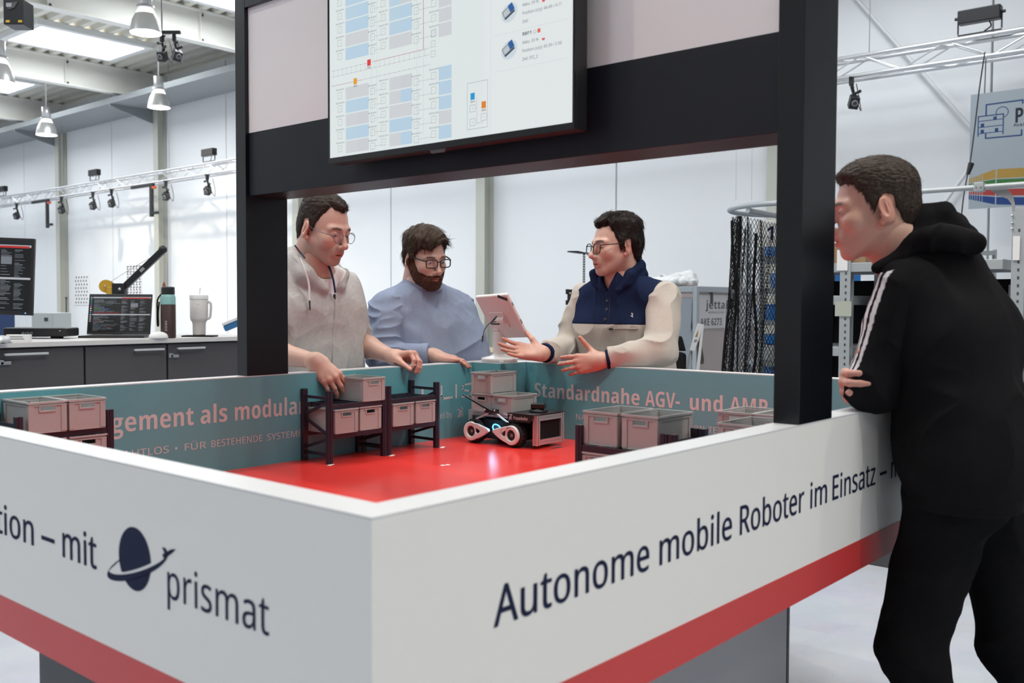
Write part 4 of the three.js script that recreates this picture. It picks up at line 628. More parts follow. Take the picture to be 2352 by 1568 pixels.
function headGeos(t, mtx, o) {
  const hf = headField(o); hf.cap([0, -0.055, -0.036], [0, -0.15, -0.052], (o.neckR ?? 0.058) * 0.97 / (o.s ?? 1), (o.neckR ?? 0.058) / (o.s ?? 1), 0.03);
  const tone = skinTone(o.tone, o), g = meshField((x, y, z) => hf.d(x, y, z), [[-0.11, -0.165, -0.13], [0.11, 0.135, 0.14]], 0.0028, tone).applyMatrix4(mtx);
  const ey = eyes({ ...o, lidTone: o.tone.map((v, i) => v * [0.92, 0.80, 0.78][i]) }).map((q) => q.applyMatrix4(mtx));
  if (o.hair) { const hg = hairGeo({ ...o.hair, hairCol: o.hairCol }), st = strands(hg, { col: o.hairCol.map((v) => v * 1.25), ...o.locks }); part(t, 'hair', place(t, joinColoured([hg, st]).applyMatrix4(mtx)), hairMat, o.hairLabel); }
  if (o.beard) { const fn = (x, y, z) => { const line = keyed([[0, -0.053], [12, -0.055], [24, -0.057], [48, -0.045], [62, -0.022], [74, 0.004], [180, 0.02]])(Math.atan2(Math.abs(x), z)); const th = o.beard.thick * smooth(0.004, -0.03, y - line); const lip = Math.hypot(x / 1.7, (y + 0.0735) * 1.5) - 0.0120; const sid = z + 0.004 + y * 0.25; return smax(smax(smax(hf.d(x, y, z) - th - 0.0016 * vnoise(x * 330, y * 150, z * 330), y - line, 0.004), -sid, 0.006), -lip, 0.003); }; const bg = meshField(fn, [[-0.10, -0.15, -0.03], [0.10, 0.03, 0.14]], 0.0028, (x, y, z) => o.beard.col.map((v) => v * (1 + 0.35 * vnoise(x * 420, y * 160, z * 420)))); part(t, 'beard', place(t, joinColoured([bg, strands(bg, { n: 3200, len: 0.009, width: 0.0010, lift: 0.5, stray: 0.7, flow: () => [0, -1, 0.3], col: o.beard.col.map((v) => v * 1.2), seed: 9, skip: (p, n) => n.y > 0.6 })]).applyMatrix4(mtx)), hairMat, o.beard.label); }
  return [g, ...ey];
}
// ---------------------------------------------------------------- man in the grey zip hoodie
{
  const t = person('man in grey zip hoodie and round glasses reaching for a crate', [1.62, 0, -2.26]);
  const tone = [0.60, 0.37, 0.30], hm = headMatrix([1.612, 1.594, -2.118], [0.16, -0.30, 0.95], 1.05, 2);
  const o = { left: [1, 0, 0], neck: [1.615, 1.435, -2.19], skull: [1.615, 1.52, -2.16], neckR: 0.062, chest: [1.625, 1.255, -2.225], belly: [1.63, 1.10, -2.225], pelvis: [1.63, 0.93, -2.24], sh: [[1.795, 1.375, -2.235], [1.435, 1.375, -2.235]], el: [[1.845, 1.150, -2.20], [1.375, 1.135, -2.165]], wr: [[1.838, 1.103, -1.985], [1.432, 1.106, -1.945]], hip: [[1.72, 0.90, -2.24], [1.54, 0.90, -2.24]], knee: [[1.73, 0.50, -2.23], [1.53, 0.50, -2.23]], ankle: [[1.73, 0.09, -2.27], [1.53, 0.09, -2.27]], toe: [0, 0, 1], foreR: 0.044 };
  const hairCol = [0.030, 0.020, 0.016];
  const geos = [bodyGeo(figure(o), tone), ...headGeos(t, hm, { tone, hairCol, s: 1.05, neckR: 0.062, stubble: 0.42, gaze: [0, -0.75, 1], lid: 0.34, jaw: 0.98, mouth: 0.003, lash: true,
    hairLabel: 'short dark brown hair', hair: { line: keyed([[0, 0.074], [22, 0.080], [42, 0.088], [58, 0.060], [72, 0.030], [82, -0.008], [90, 0.014], [101, 0.030], [113, 0.027], [124, -0.012], [142, -0.050], [180, -0.072]]), thick: (x, y, z, phi) => 0.0035 + 0.011 * smooth(0.04, 0.11, y) + 0.007 * smooth(0.05, 0.09, z) * smooth(0.05, 0.10, y), rough: (x, y, z) => 0.0018 * vnoise(x * 170, y * 170, z * 90), strand: (x, y, z) => vnoise(x * 380, y * 260, z * 160) },
    locks: { n: 6500, len: 0.014, width: 0.0011, lift: 0.45, stray: 0.5, seed: 1, flow: (x, y, z) => y > 0.075 ? [x * 4, 0.25, 1] : [0, -1, -0.35] } }),
    handGeo(o.wr[1], o.el[1], [0.20, -0.62, 0.74], [-0.55, 0.62, 0.55], [0.5, 0.4, 0.7], { s: 1.0, curl: [[0.60, 0.35, 0.2], [0.65, 0.40, 0.25], [0.62, 0.45, 0.25], [0.55, 0.5, 0.3]], thumb: [0.7, 0.35, -0.6], spread: [0.10, 0.02, -0.06, -0.14] }, tone),
    handGeo(o.wr[0], o.el[0], [0.32, 0.10, 0.94], [0.30, 0.90, 0.10], [-1, 0, 0.2], { s: 1.0, curl: [[1.05, 0.75, 0.4], [0.98, 0.7, 0.4], [0.92, 0.65, 0.4], [0.85, 0.6, 0.4]], thumb: [0.78, 0.25, -0.55], thumb2: [0.8, 0.1, -0.6] }, tone)];
  finishBody(t, geos);
  const G = [0.46, 0.445, 0.445], f = new Field();
  f.cap([1.50, 1.275, -2.225], [1.75, 1.275, -2.225], 0.125, 0.125, 0.06).cap([1.53, 1.10, -2.222], [1.73, 1.10, -2.222], 0.128, 0.128, 0.10).cap([1.535, 0.95, -2.235], [1.725, 0.95, -2.235], 0.130, 0.130, 0.10).cap([1.615, 1.43, -2.215], o.sh[0], 0.060, 0.070, 0.06).cap([1.615, 1.43, -2.215], o.sh[1], 0.060, 0.070, 0.06);
  f.cap([1.60, 1.43, -2.24], [1.60, 1.30, -2.25], 0.075, 0.10, 0.06);
  f.chain([[1.690, 1.375, -2.112], [1.706, 1.425, -2.135], [1.695, 1.462, -2.200], [1.645, 1.478, -2.262], [1.575, 1.476, -2.265], [1.527, 1.460, -2.210], [1.532, 1.420, -2.130], [1.600, 1.365, -2.105]], [0.016, 0.022, 0.030, 0.040, 0.042, 0.034, 0.024, 0.014], 0.035); f.cap([1.60, 1.45, -2.30], [1.60, 1.34, -2.345], 0.05, 0.04, 0.06);
  const nk = new Field(); nk.cap([1.618, 1.435, -2.165], [1.615, 1.56, -2.140], 0.066, 0.074, 0.01); const nkT = new Field(); nkT.cap([1.620, 1.452, -2.150], [1.615, 1.56, -2.140], 0.060, 0.070, 0.01);
  const vee = (x, y, z) => z > -2.19 ? Math.abs(x - 1.655 + (1.36 - y) * 0.1) - smooth(1.330, 1.46, y) * 0.062 : 1;
  const tee = new Field(); tee.p = f.p.map((p) => p.t === 0 ? { ...p, ra: p.ra - 0.010, rb: p.rb - 0.010 } : p); tee.cap([1.622, 1.430, -2.158], [1.635, 1.33, -2.195], 0.054, 0.070, 0.03);
  garment(t, 'tee_shirt', tee, 0.008, [0.84, 0.83, 0.83], { cut: (x, y, z) => Math.max(1.20 - y, -nkT.d(x, y, z)) });
  const fd = folds(0.011, 14, 4.5, 14, 1), fd2 = folds(0.009, 10, 12, 10, 8);
  const torsoCut = (x, y, z) => Math.max(1.02 - y, -nk.d(x, y, z) - 0.004, -vee(x, y, z));
  garment(t, 'hoodie', f, 0.006, G, { mottle: 0.16, folds: (x, y, z) => fd(x, y, z) * smooth(1.42, 1.28, y) + 0.3 * fd2(x, y, z), cut: torsoCut, label: 'light grey zip hoodie' });
  for (const i of [0, 1]) { const s = new Field(), e = vec(o.el[i]), w = vec(o.wr[i]); s.cap(o.sh[i], e, 0.068, 0.062, 0.03).cap(e, e.clone().lerp(w, i ? 0.20 : 0.12), 0.062, 0.056, 0.02); const ax = w.clone().sub(e).normalize(); const cutP = e.clone().lerp(w, i ? 0.22 : 0.13); garment(t, 'sleeve', s, 0.006, G, { mottle: 0.16, folds: folds(0.013, 8, 20, 8, 5 + i), cut: (x, y, z) => (x - cutP.x) * ax.x + (y - cutP.y) * ax.y + (z - cutP.z) * ax.z }); }
  const zf = (y, dx) => { let z = -2.02; while (z > -2.2 && f.d(1.655 - (1.36 - y) * 0.1 + dx, y, z) + fd(1.655, y, z) * smooth(1.42, 1.28, y) > -0.001) z -= 0.002; return z; };
  const zp = []; for (let y = 1.34; y > 1.03; y -= 0.03) zp.push(V(1.655 - (1.36 - y) * 0.1, y, zf(y, 0) + 0.001)); part(t, 'zip', place(t, new THREE.TubeGeometry(new THREE.CatmullRomCurve3(zp), 40, 0.0035, 6)), MT.grey); part(t, 'zip_slider', place(t, bx(0.007, 0.02, 0.006, zp[0].x, 1.335, zp[0].z + 0.004, 0.001)), MT.blackPlastic);
  part(t, 'drawstring', place(t, cable([onZ(-2.10, 689, 592), onZ(-2.085, 700, 620), onZ(-2.083, 709, 650), onZ(-2.08, 711, 690)], 0.0038)), MT.white); part(t, 'drawstring_tip', place(t, bar(onZ(-2.08, 711, 690), onZ(-2.08, 712, 712), 0.0036, 0.003, 8)), MT.darkGrey);
  part(t, 'lanyard', place(t, cable([onZ(-2.12, 747, 596), onZ(-2.108, 757, 615), onZ(-2.09, 766, 645), onZ(-2.085, 770, 672)], 0.004)), mat(C(0.008, 0.018, 0.07), 0.7));
  part(t, 'lanyard', place(t, cable([onZ(-2.15, 677, 563), onZ(-2.13, 690, 580), onZ(-2.10, 700, 592)], 0.003)), mat(C(0.008, 0.018, 0.07), 0.7));
  glasses(t, hm, { label: 'thin round metal glasses', mat: mat(C(0.16, 0.14, 0.17), 0.3, { metalness: 0.7 }), w: 0.0215, h: 0.0195, r: 0.0011, y: -0.008, z: 0.106, hinge: 0.3, templeK: 1.2 });
  trousers(t, o, {}); shoes(t, o);
}
// ---------------------------------------------------------------- man in the blue-grey sweatshirt
{
  const t = person('bearded man in blue-grey sweatshirt and black rectangular glasses', [2.26, 0, -2.26]);
  const tone = [0.56, 0.35, 0.285], hm = headMatrix([2.188, 1.506, -2.165], [-0.17, -0.24, 0.95], 1.0, 4);
  const o = { left: [0.98, 0, 0.2], neck: [2.215, 1.375, -2.215], skull: [2.20, 1.45, -2.195], neckR: 0.066, chest: [2.255, 1.19, -2.215], belly: [2.27, 1.02, -2.20], pelvis: [2.27, 0.86, -2.24], sh: [[2.435, 1.285, -2.215], [2.045, 1.285, -2.245]], el: [[2.515, 1.06, -2.20], [1.965, 1.095, -2.185]], wr: [[2.46, 0.90, -2.12], [2.085, 1.100, -2.015]], hip: [[2.37, 0.84, -2.24], [2.17, 0.84, -2.24]], knee: [[2.37, 0.47, -2.24], [2.17, 0.47, -2.24]], ankle: [[2.38, 0.09, -2.28], [2.16, 0.09, -2.28]], toe: [0, 0, 1] };
  const hairCol = [0.036, 0.021, 0.013];
  const geos = [bodyGeo(figure(o), tone), ...headGeos(t, hm, { tone, hairCol, neckR: 0.066, jaw: 1.06, gaze: [0.25, -0.5, 1], lid: 0.27, iris: [0.05, 0.05, 0.04],
    hairLabel: 'brown side-parted hair', hair: { line: (phi, x, y) => { const k = keyed([[0, 0.066], [30, 0.062], [50, 0.052], [64, 0.030], [78, -0.016], [90, 0.008], [102, 0.020], [113, 0.016], [124, -0.020], [145, -0.060], [180, -0.080]])(phi); return phi < 1.1 ? k + (x > 0 ? 0.010 : -0.016) * smooth(1.1, 0.2, phi) * Math.min(1, Math.abs(x) / 0.03) : k; }, thick: (x, y, z, phi) => 0.009 + 0.016 * smooth(0.03, 0.10, y) + 0.004 * smooth(0.02, 0.08, z) - 0.003 * smooth(0.0, -0.06, y), rough: (x, y, z) => 0.0035 * (1 - 2 * Math.abs(vnoise(x * 46 + z * 60, y * 70, z * 30 + x * 20))), strand: (x, y, z) => vnoise(x * 120 + z * 300, y * 320, z * 120 - x * 60) },
    locks: { n: 9000, len: 0.030, width: 0.0014, lift: 0.14, stray: 0.16, curl: 0.4, seed: 2, flow: (x, y, z) => y > 0.06 && z > -0.06 ? (x > 0.028 ? [1, -0.6, 0.3] : [-1, -0.25, 0.8]) : [0, -1, z > 0 ? 0.2 : 0] },
    beard: { thick: 0.0078, col: [0.070, 0.030, 0.016], label: 'short reddish brown full beard' } }),
    handGeo(o.wr[1], o.el[1], [0.66, -0.16, 0.70], [0, 1, 0.1], [-0.6, 0, 0.7], { s: 0.92, curl: [[0.15, 0.25, 0.2], [0.15, 0.3, 0.2], [0.2, 0.3, 0.2], [0.2, 0.3, 0.2]], thumb: [0.9, 0.3, 0.1] }, tone), handGeo(o.wr[0], o.el[0], [-0.1, -0.9, 0.3], [0.9, 0, 0.2], [0, 0, 1], {}, tone)];
  finishBody(t, geos);
  const G = [0.235, 0.275, 0.385], f = new Field(), A = (p, k) => vec(p).clone().addScaledVector(V(0.98, 0, 0.2), k);
  f.cap(A(o.chest, -0.125), A(o.chest, 0.125), 0.130, 0.130, 0.07).cap(A(o.belly, -0.105).add(V(0, 0, 0.03)), A(o.belly, 0.105).add(V(0, 0, 0.03)), 0.155, 0.155, 0.12).cap(A(o.pelvis, -0.10), A(o.pelvis, 0.10), 0.140, 0.140, 0.1).cap([2.22, 1.365, -2.225], o.sh[0], 0.066, 0.080, 0.07).cap([2.22, 1.365, -2.225], o.sh[1], 0.066, 0.080, 0.07);
  const nk = new Field(); nk.cap([2.213, 1.402, -2.198], [2.20, 1.48, -2.175], 0.064, 0.074, 0.01); const fd = folds(0.012, 6, 9, 6, 21), fd3 = folds(0.007, 18, 7, 12, 23);
  garment(t, 'sweatshirt', f, 0.006, G, { mottle: 0.07, folds: (x, y, z) => fd(x, y, z) * smooth(1.36, 1.22, y) + 0.5 * fd3(x, y, z), cut: (x, y, z) => Math.max(0.86 - y, -nk.d(x, y, z)), label: 'blue-grey crew neck sweatshirt' });
  const ring = []; for (let i = 0; i < 28; i++) { const a = i / 28 * Math.PI * 2; ring.push(V(2.213 + 0.070 * Math.sin(a), 1.392 - 0.022 * Math.cos(a), -2.200 + 0.073 * Math.cos(a))); } part(t, 'collar', place(t, new THREE.TubeGeometry(new THREE.CatmullRomCurve3(ring, true), 56, 0.0105, 8, true)), mat(C(...G.map((v) => v * 0.95)), 0.95));
  for (const i of [0, 1]) { const s = new Field(), e = vec(o.el[i]), w = vec(o.wr[i]); s.cap(o.sh[i], e, 0.082, 0.066, 0.03).cap(e, e.clone().lerp(w, 0.8), 0.064, 0.050, 0.02); const c = e.clone().lerp(w, 0.92), ax = w.clone().sub(e).normalize(); s.cap(e.clone().lerp(w, 0.8), e.clone().lerp(w, 0.93), 0.044, 0.040, 0.01); garment(t, 'sleeve', s, 0.006, G, { mottle: 0.07, folds: folds(0.014, 8, 20, 10, 31 + i), cut: (x, y, z) => (x - c.x) * ax.x + (y - c.y) * ax.y + (z - c.z) * ax.z }); }
  glasses(t, hm, { label: 'black rectangular glasses', mat: MT.blackPlastic, w: 0.0265, h: 0.0165, r: 0.0024, square: 4, cx: 0.0345, y: -0.004, z: 0.107, hinge: 0.75, templeK: 1.3 });
  trousers(t, { ...o, waist: 0.92, hipR: 0.13 }, {}); shoes(t, o);
}
// ---------------------------------------------------------------- man in the navy and cream fleece
{
  const t = person('dark-haired man in navy and cream fleece gesturing with open hands', [2.68, 0, -1.45]);
  const tone = [0.58, 0.35, 0.28], hm = headMatrix([2.552, 1.548, -1.440], [-0.905, -0.06, -0.42], 0.985, 0);
  const o = { left: [0.12, 0, 0.99], neck: [2.600, 1.410, -1.435], skull: [2.588, 1.48, -1.438], neckR: 0.058, chest: [2.645, 1.215, -1.455], belly: [2.665, 1.06, -1.455], pelvis: [2.69, 0.92, -1.45], sh: [[2.625, 1.330, -1.265], [2.650, 1.330, -1.640]], el: [[2.505, 1.130, -1.185], [2.560, 1.125, -1.690]], wr: [[2.365, 1.092, -1.368], at(1245, 812, 3.88).toArray()], hip: [[2.69, 0.90, -1.36], [2.69, 0.90, -1.55]], knee: [[2.66, 0.50, -1.34], [2.66, 0.50, -1.56]], ankle: [[2.70, 0.09, -1.33], [2.70, 0.09, -1.57]], toe: [-1, 0, 0] };
  const hairCol = [0.012, 0.0078, 0.0068];
  const wave = (x, y, z) => vnoise(x * 130 + 4 * vnoise(x * 18, y * 18, z * 18), y * 26, z * 26);
  const geos = [bodyGeo(figure(o), tone), ...headGeos(t, hm, { tone, hairCol, s: 0.985, jaw: 0.98, stubble: 0.32, mouth: 0.004, gaze: [0.1, -0.45, 1], lid: 0.30, iris: [0.03, 0.025, 0.02], lash: true,
    hairLabel: 'dark brown wavy swept-back hair', hair: { line: keyed([[0, 0.072], [20, 0.078], [42, 0.082], [56, 0.058], [68, 0.024], [81, -0.022], [90, 0.012], [101, 0.030], [113, 0.026], [124, -0.014], [142, -0.060], [180, -0.088]]), thick: (x, y, z, phi) => 0.006 + 0.017 * smooth(0.045, 0.10, y) + 0.010 * smooth(-0.02, -0.08, z) * smooth(-0.06, 0.02, y), rough: (x, y, z) => 0.0050 * (1 - 2 * Math.abs(wave(x, y, z))), strand: (x, y, z) => wave(x * 1.6, y * 1.6, z * 1.6) },
    locks: { n: 9500, len: 0.028, width: 0.0015, lift: 0.13, stray: 0.16, curl: 0.6, seed: 3, flow: (x, y, z) => z < -0.045 ? [0, -1, 0] : y > 0.05 ? [x * 3, z > 0.04 ? 0.5 : -0.1, -1] : [0, -0.65, -1] } }),
    handGeo(o.wr[0], o.el[0], [-0.42, -0.16, -0.89], [-0.85, 0.15, 0.45], [0, 1, 0], { s: 0.98, curl: [[0.12, 0.2, 0.15], [0.10, 0.18, 0.15], [0.12, 0.18, 0.15], [0.18, 0.2, 0.15]], thumb: [0.55, 0.72, -0.05], thumb2: [0.45, 0.75, 0.3], spread: [0.10, 0.02, -0.05, -0.12] }, tone),
    handGeo(o.wr[1], o.el[1], at(1140, 798, 3.86).sub(at(1245, 812, 3.88)).toArray(), [0.75, -0.62, -0.25], [0, 1, 0], { s: 0.98, curl: [[0.10, 0.15, 0.1], [0.08, 0.15, 0.1], [0.10, 0.15, 0.1], [0.15, 0.2, 0.1]], thumb: [0.55, 0.70, -0.15], thumb2: [0.45, 0.8, 0.25], spread: [0.12, 0.03, -0.05, -0.14] }, tone)];
  finishBody(t, geos);
  const CR = [0.50, 0.455, 0.415], NV = [0.012, 0.020, 0.055], f = new Field(), l = V(0.12, 0, 0.99), A = (p, k) => vec(p).clone().addScaledVector(l, k);
  f.cap(A(o.chest, -0.105), A(o.chest, 0.105), 0.120, 0.120, 0.06).cap(A(o.belly, -0.085), A(o.belly, 0.085), 0.125, 0.125, 0.1).cap(A(o.pelvis, -0.085), A(o.pelvis, 0.085), 0.125, 0.125, 0.1).cap([2.605, 1.395, -1.445], o.sh[0], 0.058, 0.066, 0.06).cap([2.605, 1.395, -1.445], o.sh[1], 0.058, 0.066, 0.06).cap([2.590, 1.385, -1.450], [2.630, 1.25, -1.455], 0.070, 0.105, 0.06);
  const nk = new Field(); nk.cap([2.592, 1.425, -1.437], [2.580, 1.52, -1.437], 0.060, 0.068, 0.01);
  const veeC = (x, y, z) => x < 2.60 ? Math.abs(z + 1.455) - smooth(1.345, 1.44, y) * 0.036 : 1, Y0 = 1.232;
  const fd = folds(0.011, 9, 6, 12, 41), body = (x, y, z) => Math.max(0.96 - y, -nk.d(x, y, z), -veeC(x, y, z));
  garment(t, 'fleece', f, 0.006, CR, { mottle: 0.05, folds: fd, cut: (x, y, z) => Math.max(body(x, y, z), y - Y0), label: 'cream fleece body' });
  garment(t, 'yoke', f, 0.006, NV, { mottle: 0.10, folds: (x, y, z) => fd(x, y, z) - 0.0015, cut: (x, y, z) => Math.max(body(x, y, z), Y0 - 0.004 - y), label: 'navy blue fleece yoke' });
  for (const i of [0, 1]) {
    const s = new Field(), e = vec(o.el[i]), w = vec(o.wr[i]), c = e.clone().lerp(w, 0.88), ax = w.clone().sub(e).normalize(); s.cap(vec(o.sh[i]).clone().addScaledVector(l, i ? -0.012 : 0.012), e, 0.070, 0.060, 0.03).cap(e, c, 0.060, 0.044, 0.02);
    garment(t, 'sleeve', s, 0.0055, CR, { mottle: 0.05, folds: folds(0.014, 10, 18, 10, 51 + i), cut: (x, y, z) => (x - c.x) * ax.x + (y - c.y) * ax.y + (z - c.z) * ax.z });
    const cf = new Field(); cf.cap(c.clone().addScaledVector(ax, -0.006), c.clone().addScaledVector(ax, 0.008), 0.0405, 0.0385, 0.01); garment(t, 'cuff', cf, 0.0045, NV, { cut: (x, y, z) => Math.abs((x - c.x) * ax.x + (y - c.y) * ax.y + (z - c.z) * ax.z) - 0.009, label: 'navy cuff' });
  }
  const col = new Field(); col.chain([[2.528, 1.375, -1.505], [2.535, 1.435, -1.530], [2.600, 1.470, -1.520], [2.660, 1.488, -1.470], [2.668, 1.488, -1.420], [2.625, 1.470, -1.360], [2.548, 1.430, -1.362], [2.520, 1.365, -1.400]], [0.012, 0.014, 0.018, 0.020, 0.020, 0.018, 0.016, 0.012], 0.02); col.chain([[2.545, 1.40, -1.525], [2.62, 1.425, -1.525], [2.675, 1.44, -1.445], [2.635, 1.425, -1.36], [2.55, 1.395, -1.365]], [0.014, 0.018, 0.020, 0.018, 0.014], 0.03);
  garment(t, 'collar', col, 0.005, NV, { mottle: 0.1, folds: folds(0.004, 20, 20, 20, 61), label: 'navy stand-up collar' });
  const surf = (z, y) => { let x = 2.40; while (x < 2.7 && f.d(x, y, z) + fd(x, y, z) > 0.001) x += 0.002; return x; };
  const pz = [-1.315, -1.34, -1.365, -1.39, -1.415]; part(t, 'pocket_zip', place(t, new THREE.TubeGeometry(new THREE.CatmullRomCurve3(pz.map((z) => V(surf(z, 1.212) - 0.001, 1.212, z))), 20, 0.0030, 6)), mat(C(0.34, 0.29, 0.26), 0.7)); part(t, 'zip_pull', place(t, bx(0.006, 0.008, 0.018, surf(-1.425, 1.210) - 0.003, 1.210, -1.425, 0.002)), MT.blackPlastic);
  const py = [1.232, 1.265, 1.30, 1.335]; part(t, 'placket', place(t, new THREE.TubeGeometry(new THREE.CatmullRomCurve3(py.map((y) => V(surf(-1.44, y) - 0.0005, y, -1.44))), 20, 0.0035, 6)), mat(C(...NV.map((v) => v * 0.7)), 0.9)); for (const y of [1.25, 1.29, 1.325]) part(t, 'button', place(t, bar([surf(-1.452, y) - 0.004, y, -1.452], [surf(-1.452, y) + 0.002, y, -1.452], 0.006, 0.006, 14)), MT.darkGrey);
  { const y = 1.262, z = -1.345, x = surf(z, y) - 0.002, b = (dy, dz, w, h, a) => bx(0.0015, h, w, 0, 0, 0).rotateX(a).translate(x, y + dy, z + dz); part(t, 'emblem', place(t, join([b(0, 0, 0.012, 0.006, 0.3), b(0.008, 0.003, 0.004, 0.010, 0.2), b(0.012, 0.000, 0.006, 0.004, 0), b(-0.007, -0.004, 0.003, 0.010, 0.4), b(-0.007, 0.003, 0.003, 0.010, -0.3)])), MT.white, 'small white embroidered emblem'); }
  glasses(t, hm, { label: 'black rounded glasses', mat: MT.blackPlastic, w: 0.0240, h: 0.0220, r: 0.0021, square: 2.7, cx: 0.0335, y: -0.010, z: 0.106, hinge: 0.6 });
  trousers(t, o, {}); shoes(t, o);
}
// ---------------------------------------------------------------- man in the black hoodie leaning on the wall of the table
{
  const t = person('man in black hoodie and black jeans leaning on the table wall', [1.68, 0, 0.16]);
  const tone = [0.58, 0.34, 0.27], hm = headMatrix([1.562, 1.536, -0.020], [-0.50, -0.10, -0.86], 0.935, 0);
  const o = { left: [-0.97, 0, 0.2], neck: [1.615, 1.415, 0.065], skull: [1.580, 1.47, 0.02], neckR: 0.060, chest: [1.690, 1.235, 0.125], belly: [1.695, 1.06, 0.155], pelvis: [1.690, 0.915, 0.165], sh: [[1.535, 1.345, 0.075], [1.855, 1.355, 0.070]], el: [[1.500, 1.125, 0.010], [1.875, 1.125, 0.000]], wr: [[1.735, 1.112, -0.020], at(1968, 882, 2.315).toArray()], hip: [[1.605, 0.88, 0.155], [1.780, 0.88, 0.190]], knee: [[1.585, 0.515, 0.075], [1.815, 0.50, 0.235]], ankle: [[1.60, 0.09, 0.235], [1.86, 0.09, 0.46]], toe: [-0.2, 0, -1] };
  const hairCol = [0.042, 0.030, 0.024];
  const geos = [bodyGeo(figure(o), tone), ...headGeos(t, hm, { tone, hairCol, s: 0.935, jaw: 0.97, gaze: [0, -0.2, 1], lid: 0.33,
    hairLabel: 'short cropped brown hair', hair: { line: keyed([[0, 0.068], [25, 0.068], [44, 0.062], [60, 0.040], [72, 0.014], [82, -0.012], [90, 0.014], [101, 0.030], [113, 0.027], [124, -0.010], [140, -0.052], [180, -0.078]]), thick: (x, y, z) => 0.0035 + 0.012 * smooth(0.02, 0.10, y) + 0.005 * smooth(0.0, 0.07, z) * smooth(0.04, 0.09, y), rough: (x, y, z) => 0.0017 * vnoise(x * 240, y * 240, z * 130), strand: (x, y, z) => vnoise(x * 420, y * 330, z * 170) },
    locks: { n: 9000, len: 0.012, width: 0.0010, lift: 0.5, stray: 0.5, seed: 4, flow: (x, y, z) => y > 0.07 ? [x * 3, 0.1, 1] : [0, -1, 0.2] } }),
    handGeo(o.wr[1], o.el[1], at(1934, 888, 2.215).sub(at(1968, 882, 2.315)).toArray(), [-0.652, 0, -0.758], [0, 1, 0], { curl: [[0.62, 0.75, 0.25], [0.64, 0.75, 0.25], [0.62, 0.75, 0.25], [0.60, 0.75, 0.25]], thumb: [0.70, 0.60, -0.10], thumb2: [0.72, 0.5, -0.35], spread: [0.04, 0, -0.03, -0.07] }, tone), handGeo(o.wr[0], o.el[0], [0.9, 0, -0.1], [0, 1, 0], [0, 0, -1], {}, tone)];
  finishBody(t, geos);
  const BK = [0.0088, 0.0086, 0.0100], f = new Field(), l = V(-0.97, 0, 0.2), A = (p, k) => vec(p).clone().addScaledVector(l, k);
  f.cap(A(o.chest, -0.11), A(o.chest, 0.11), 0.128, 0.128, 0.06).cap(A(o.belly, -0.10), A(o.belly, 0.10), 0.132, 0.132, 0.1).cap(A(o.pelvis, -0.10).add(V(0, 0.03, 0)), A(o.pelvis, 0.10).add(V(0, 0.03, 0)), 0.130, 0.130, 0.1).cap([1.63, 1.40, 0.085], o.sh[0], 0.060, 0.072, 0.06).cap([1.63, 1.40, 0.085], o.sh[1], 0.060, 0.072, 0.06).cap([1.655, 1.37, 0.12], [1.69, 1.24, 0.16], 0.085, 0.11, 0.08);
  const nk = new Field(); nk.cap([1.600, 1.40, 0.045], [1.562, 1.50, -0.005], 0.062, 0.070, 0.01); const fd = folds(0.013, 9, 5, 9, 71), fd2 = folds(0.006, 18, 18, 18, 73);
  garment(t, 'hoodie', f, 0.007, BK, { mottle: 0.12, folds: (x, y, z) => fd(x, y, z) + 0.4 * fd2(x, y, z), cut: (x, y, z) => Math.max(0.868 - y, -nk.d(x, y, z)), label: 'black hooded sweatshirt' });
  const hem = new Field(); hem.cap(A([1.69, 0.885, 0.165], -0.095), A([1.69, 0.885, 0.165], 0.095), 0.124, 0.124, 0.05); garment(t, 'hem_band', hem, 0.008, BK, { cut: (x, y, z) => Math.abs(y - 0.885) - 0.030 });
  for (const i of [0, 1]) {
    const s = new Field(), S = vec(o.sh[i]), e = vec(o.el[i]), w = vec(o.wr[i]), c = e.clone().lerp(w, 0.9), ax = w.clone().sub(e).normalize(); s.cap(S, e, 0.071, 0.062, 0.03).cap(e, c, 0.058, 0.044, 0.02);
    const d = e.clone().sub(S).normalize(), fr = V(-0.62, 0.10, -0.78), u = fr.clone().addScaledVector(d, -fr.dot(d)).normalize(), v = d.clone().cross(u);
    const tone2 = (x, y, z) => { const p = V(x, y, z).sub(S), k = p.dot(d), a = Math.atan2(p.dot(v), p.dot(u)) * 0.068, n = 1 + 0.12 * vnoise(x * 130, y * 130, z * 130); const st = i === 0 && k < 0.225 && Math.abs(Math.abs(a) < 0.007 ? 0 : Math.abs(Math.abs(a) - 0.024) < 0.007 ? 0 : 1) === 0 && p.dot(u) > -0.01; return st ? [0.62 * n, 0.60 * n, 0.62 * n] : BK.map((q) => q * n); };
    garment(t, 'sleeve', s, i ? 0.008 : 0.004, i ? BK : tone2, { folds: folds(0.010, 8, 16, 8, 81 + i), cut: (x, y, z) => (x - c.x) * ax.x + (y - c.y) * ax.y + (z - c.z) * ax.z, label: i ? undefined : 'black sleeve with three white stripes' });
  }
  const hd = new Field(); hd.chain([[1.505, 1.395, 0.012], [1.540, 1.425, 0.070], [1.595, 1.450, 0.115], [1.665, 1.450, 0.120], [1.715, 1.430, 0.070], [1.705, 1.40, 0.0]], [0.016, 0.022, 0.030, 0.032, 0.028, 0.020], 0.03);
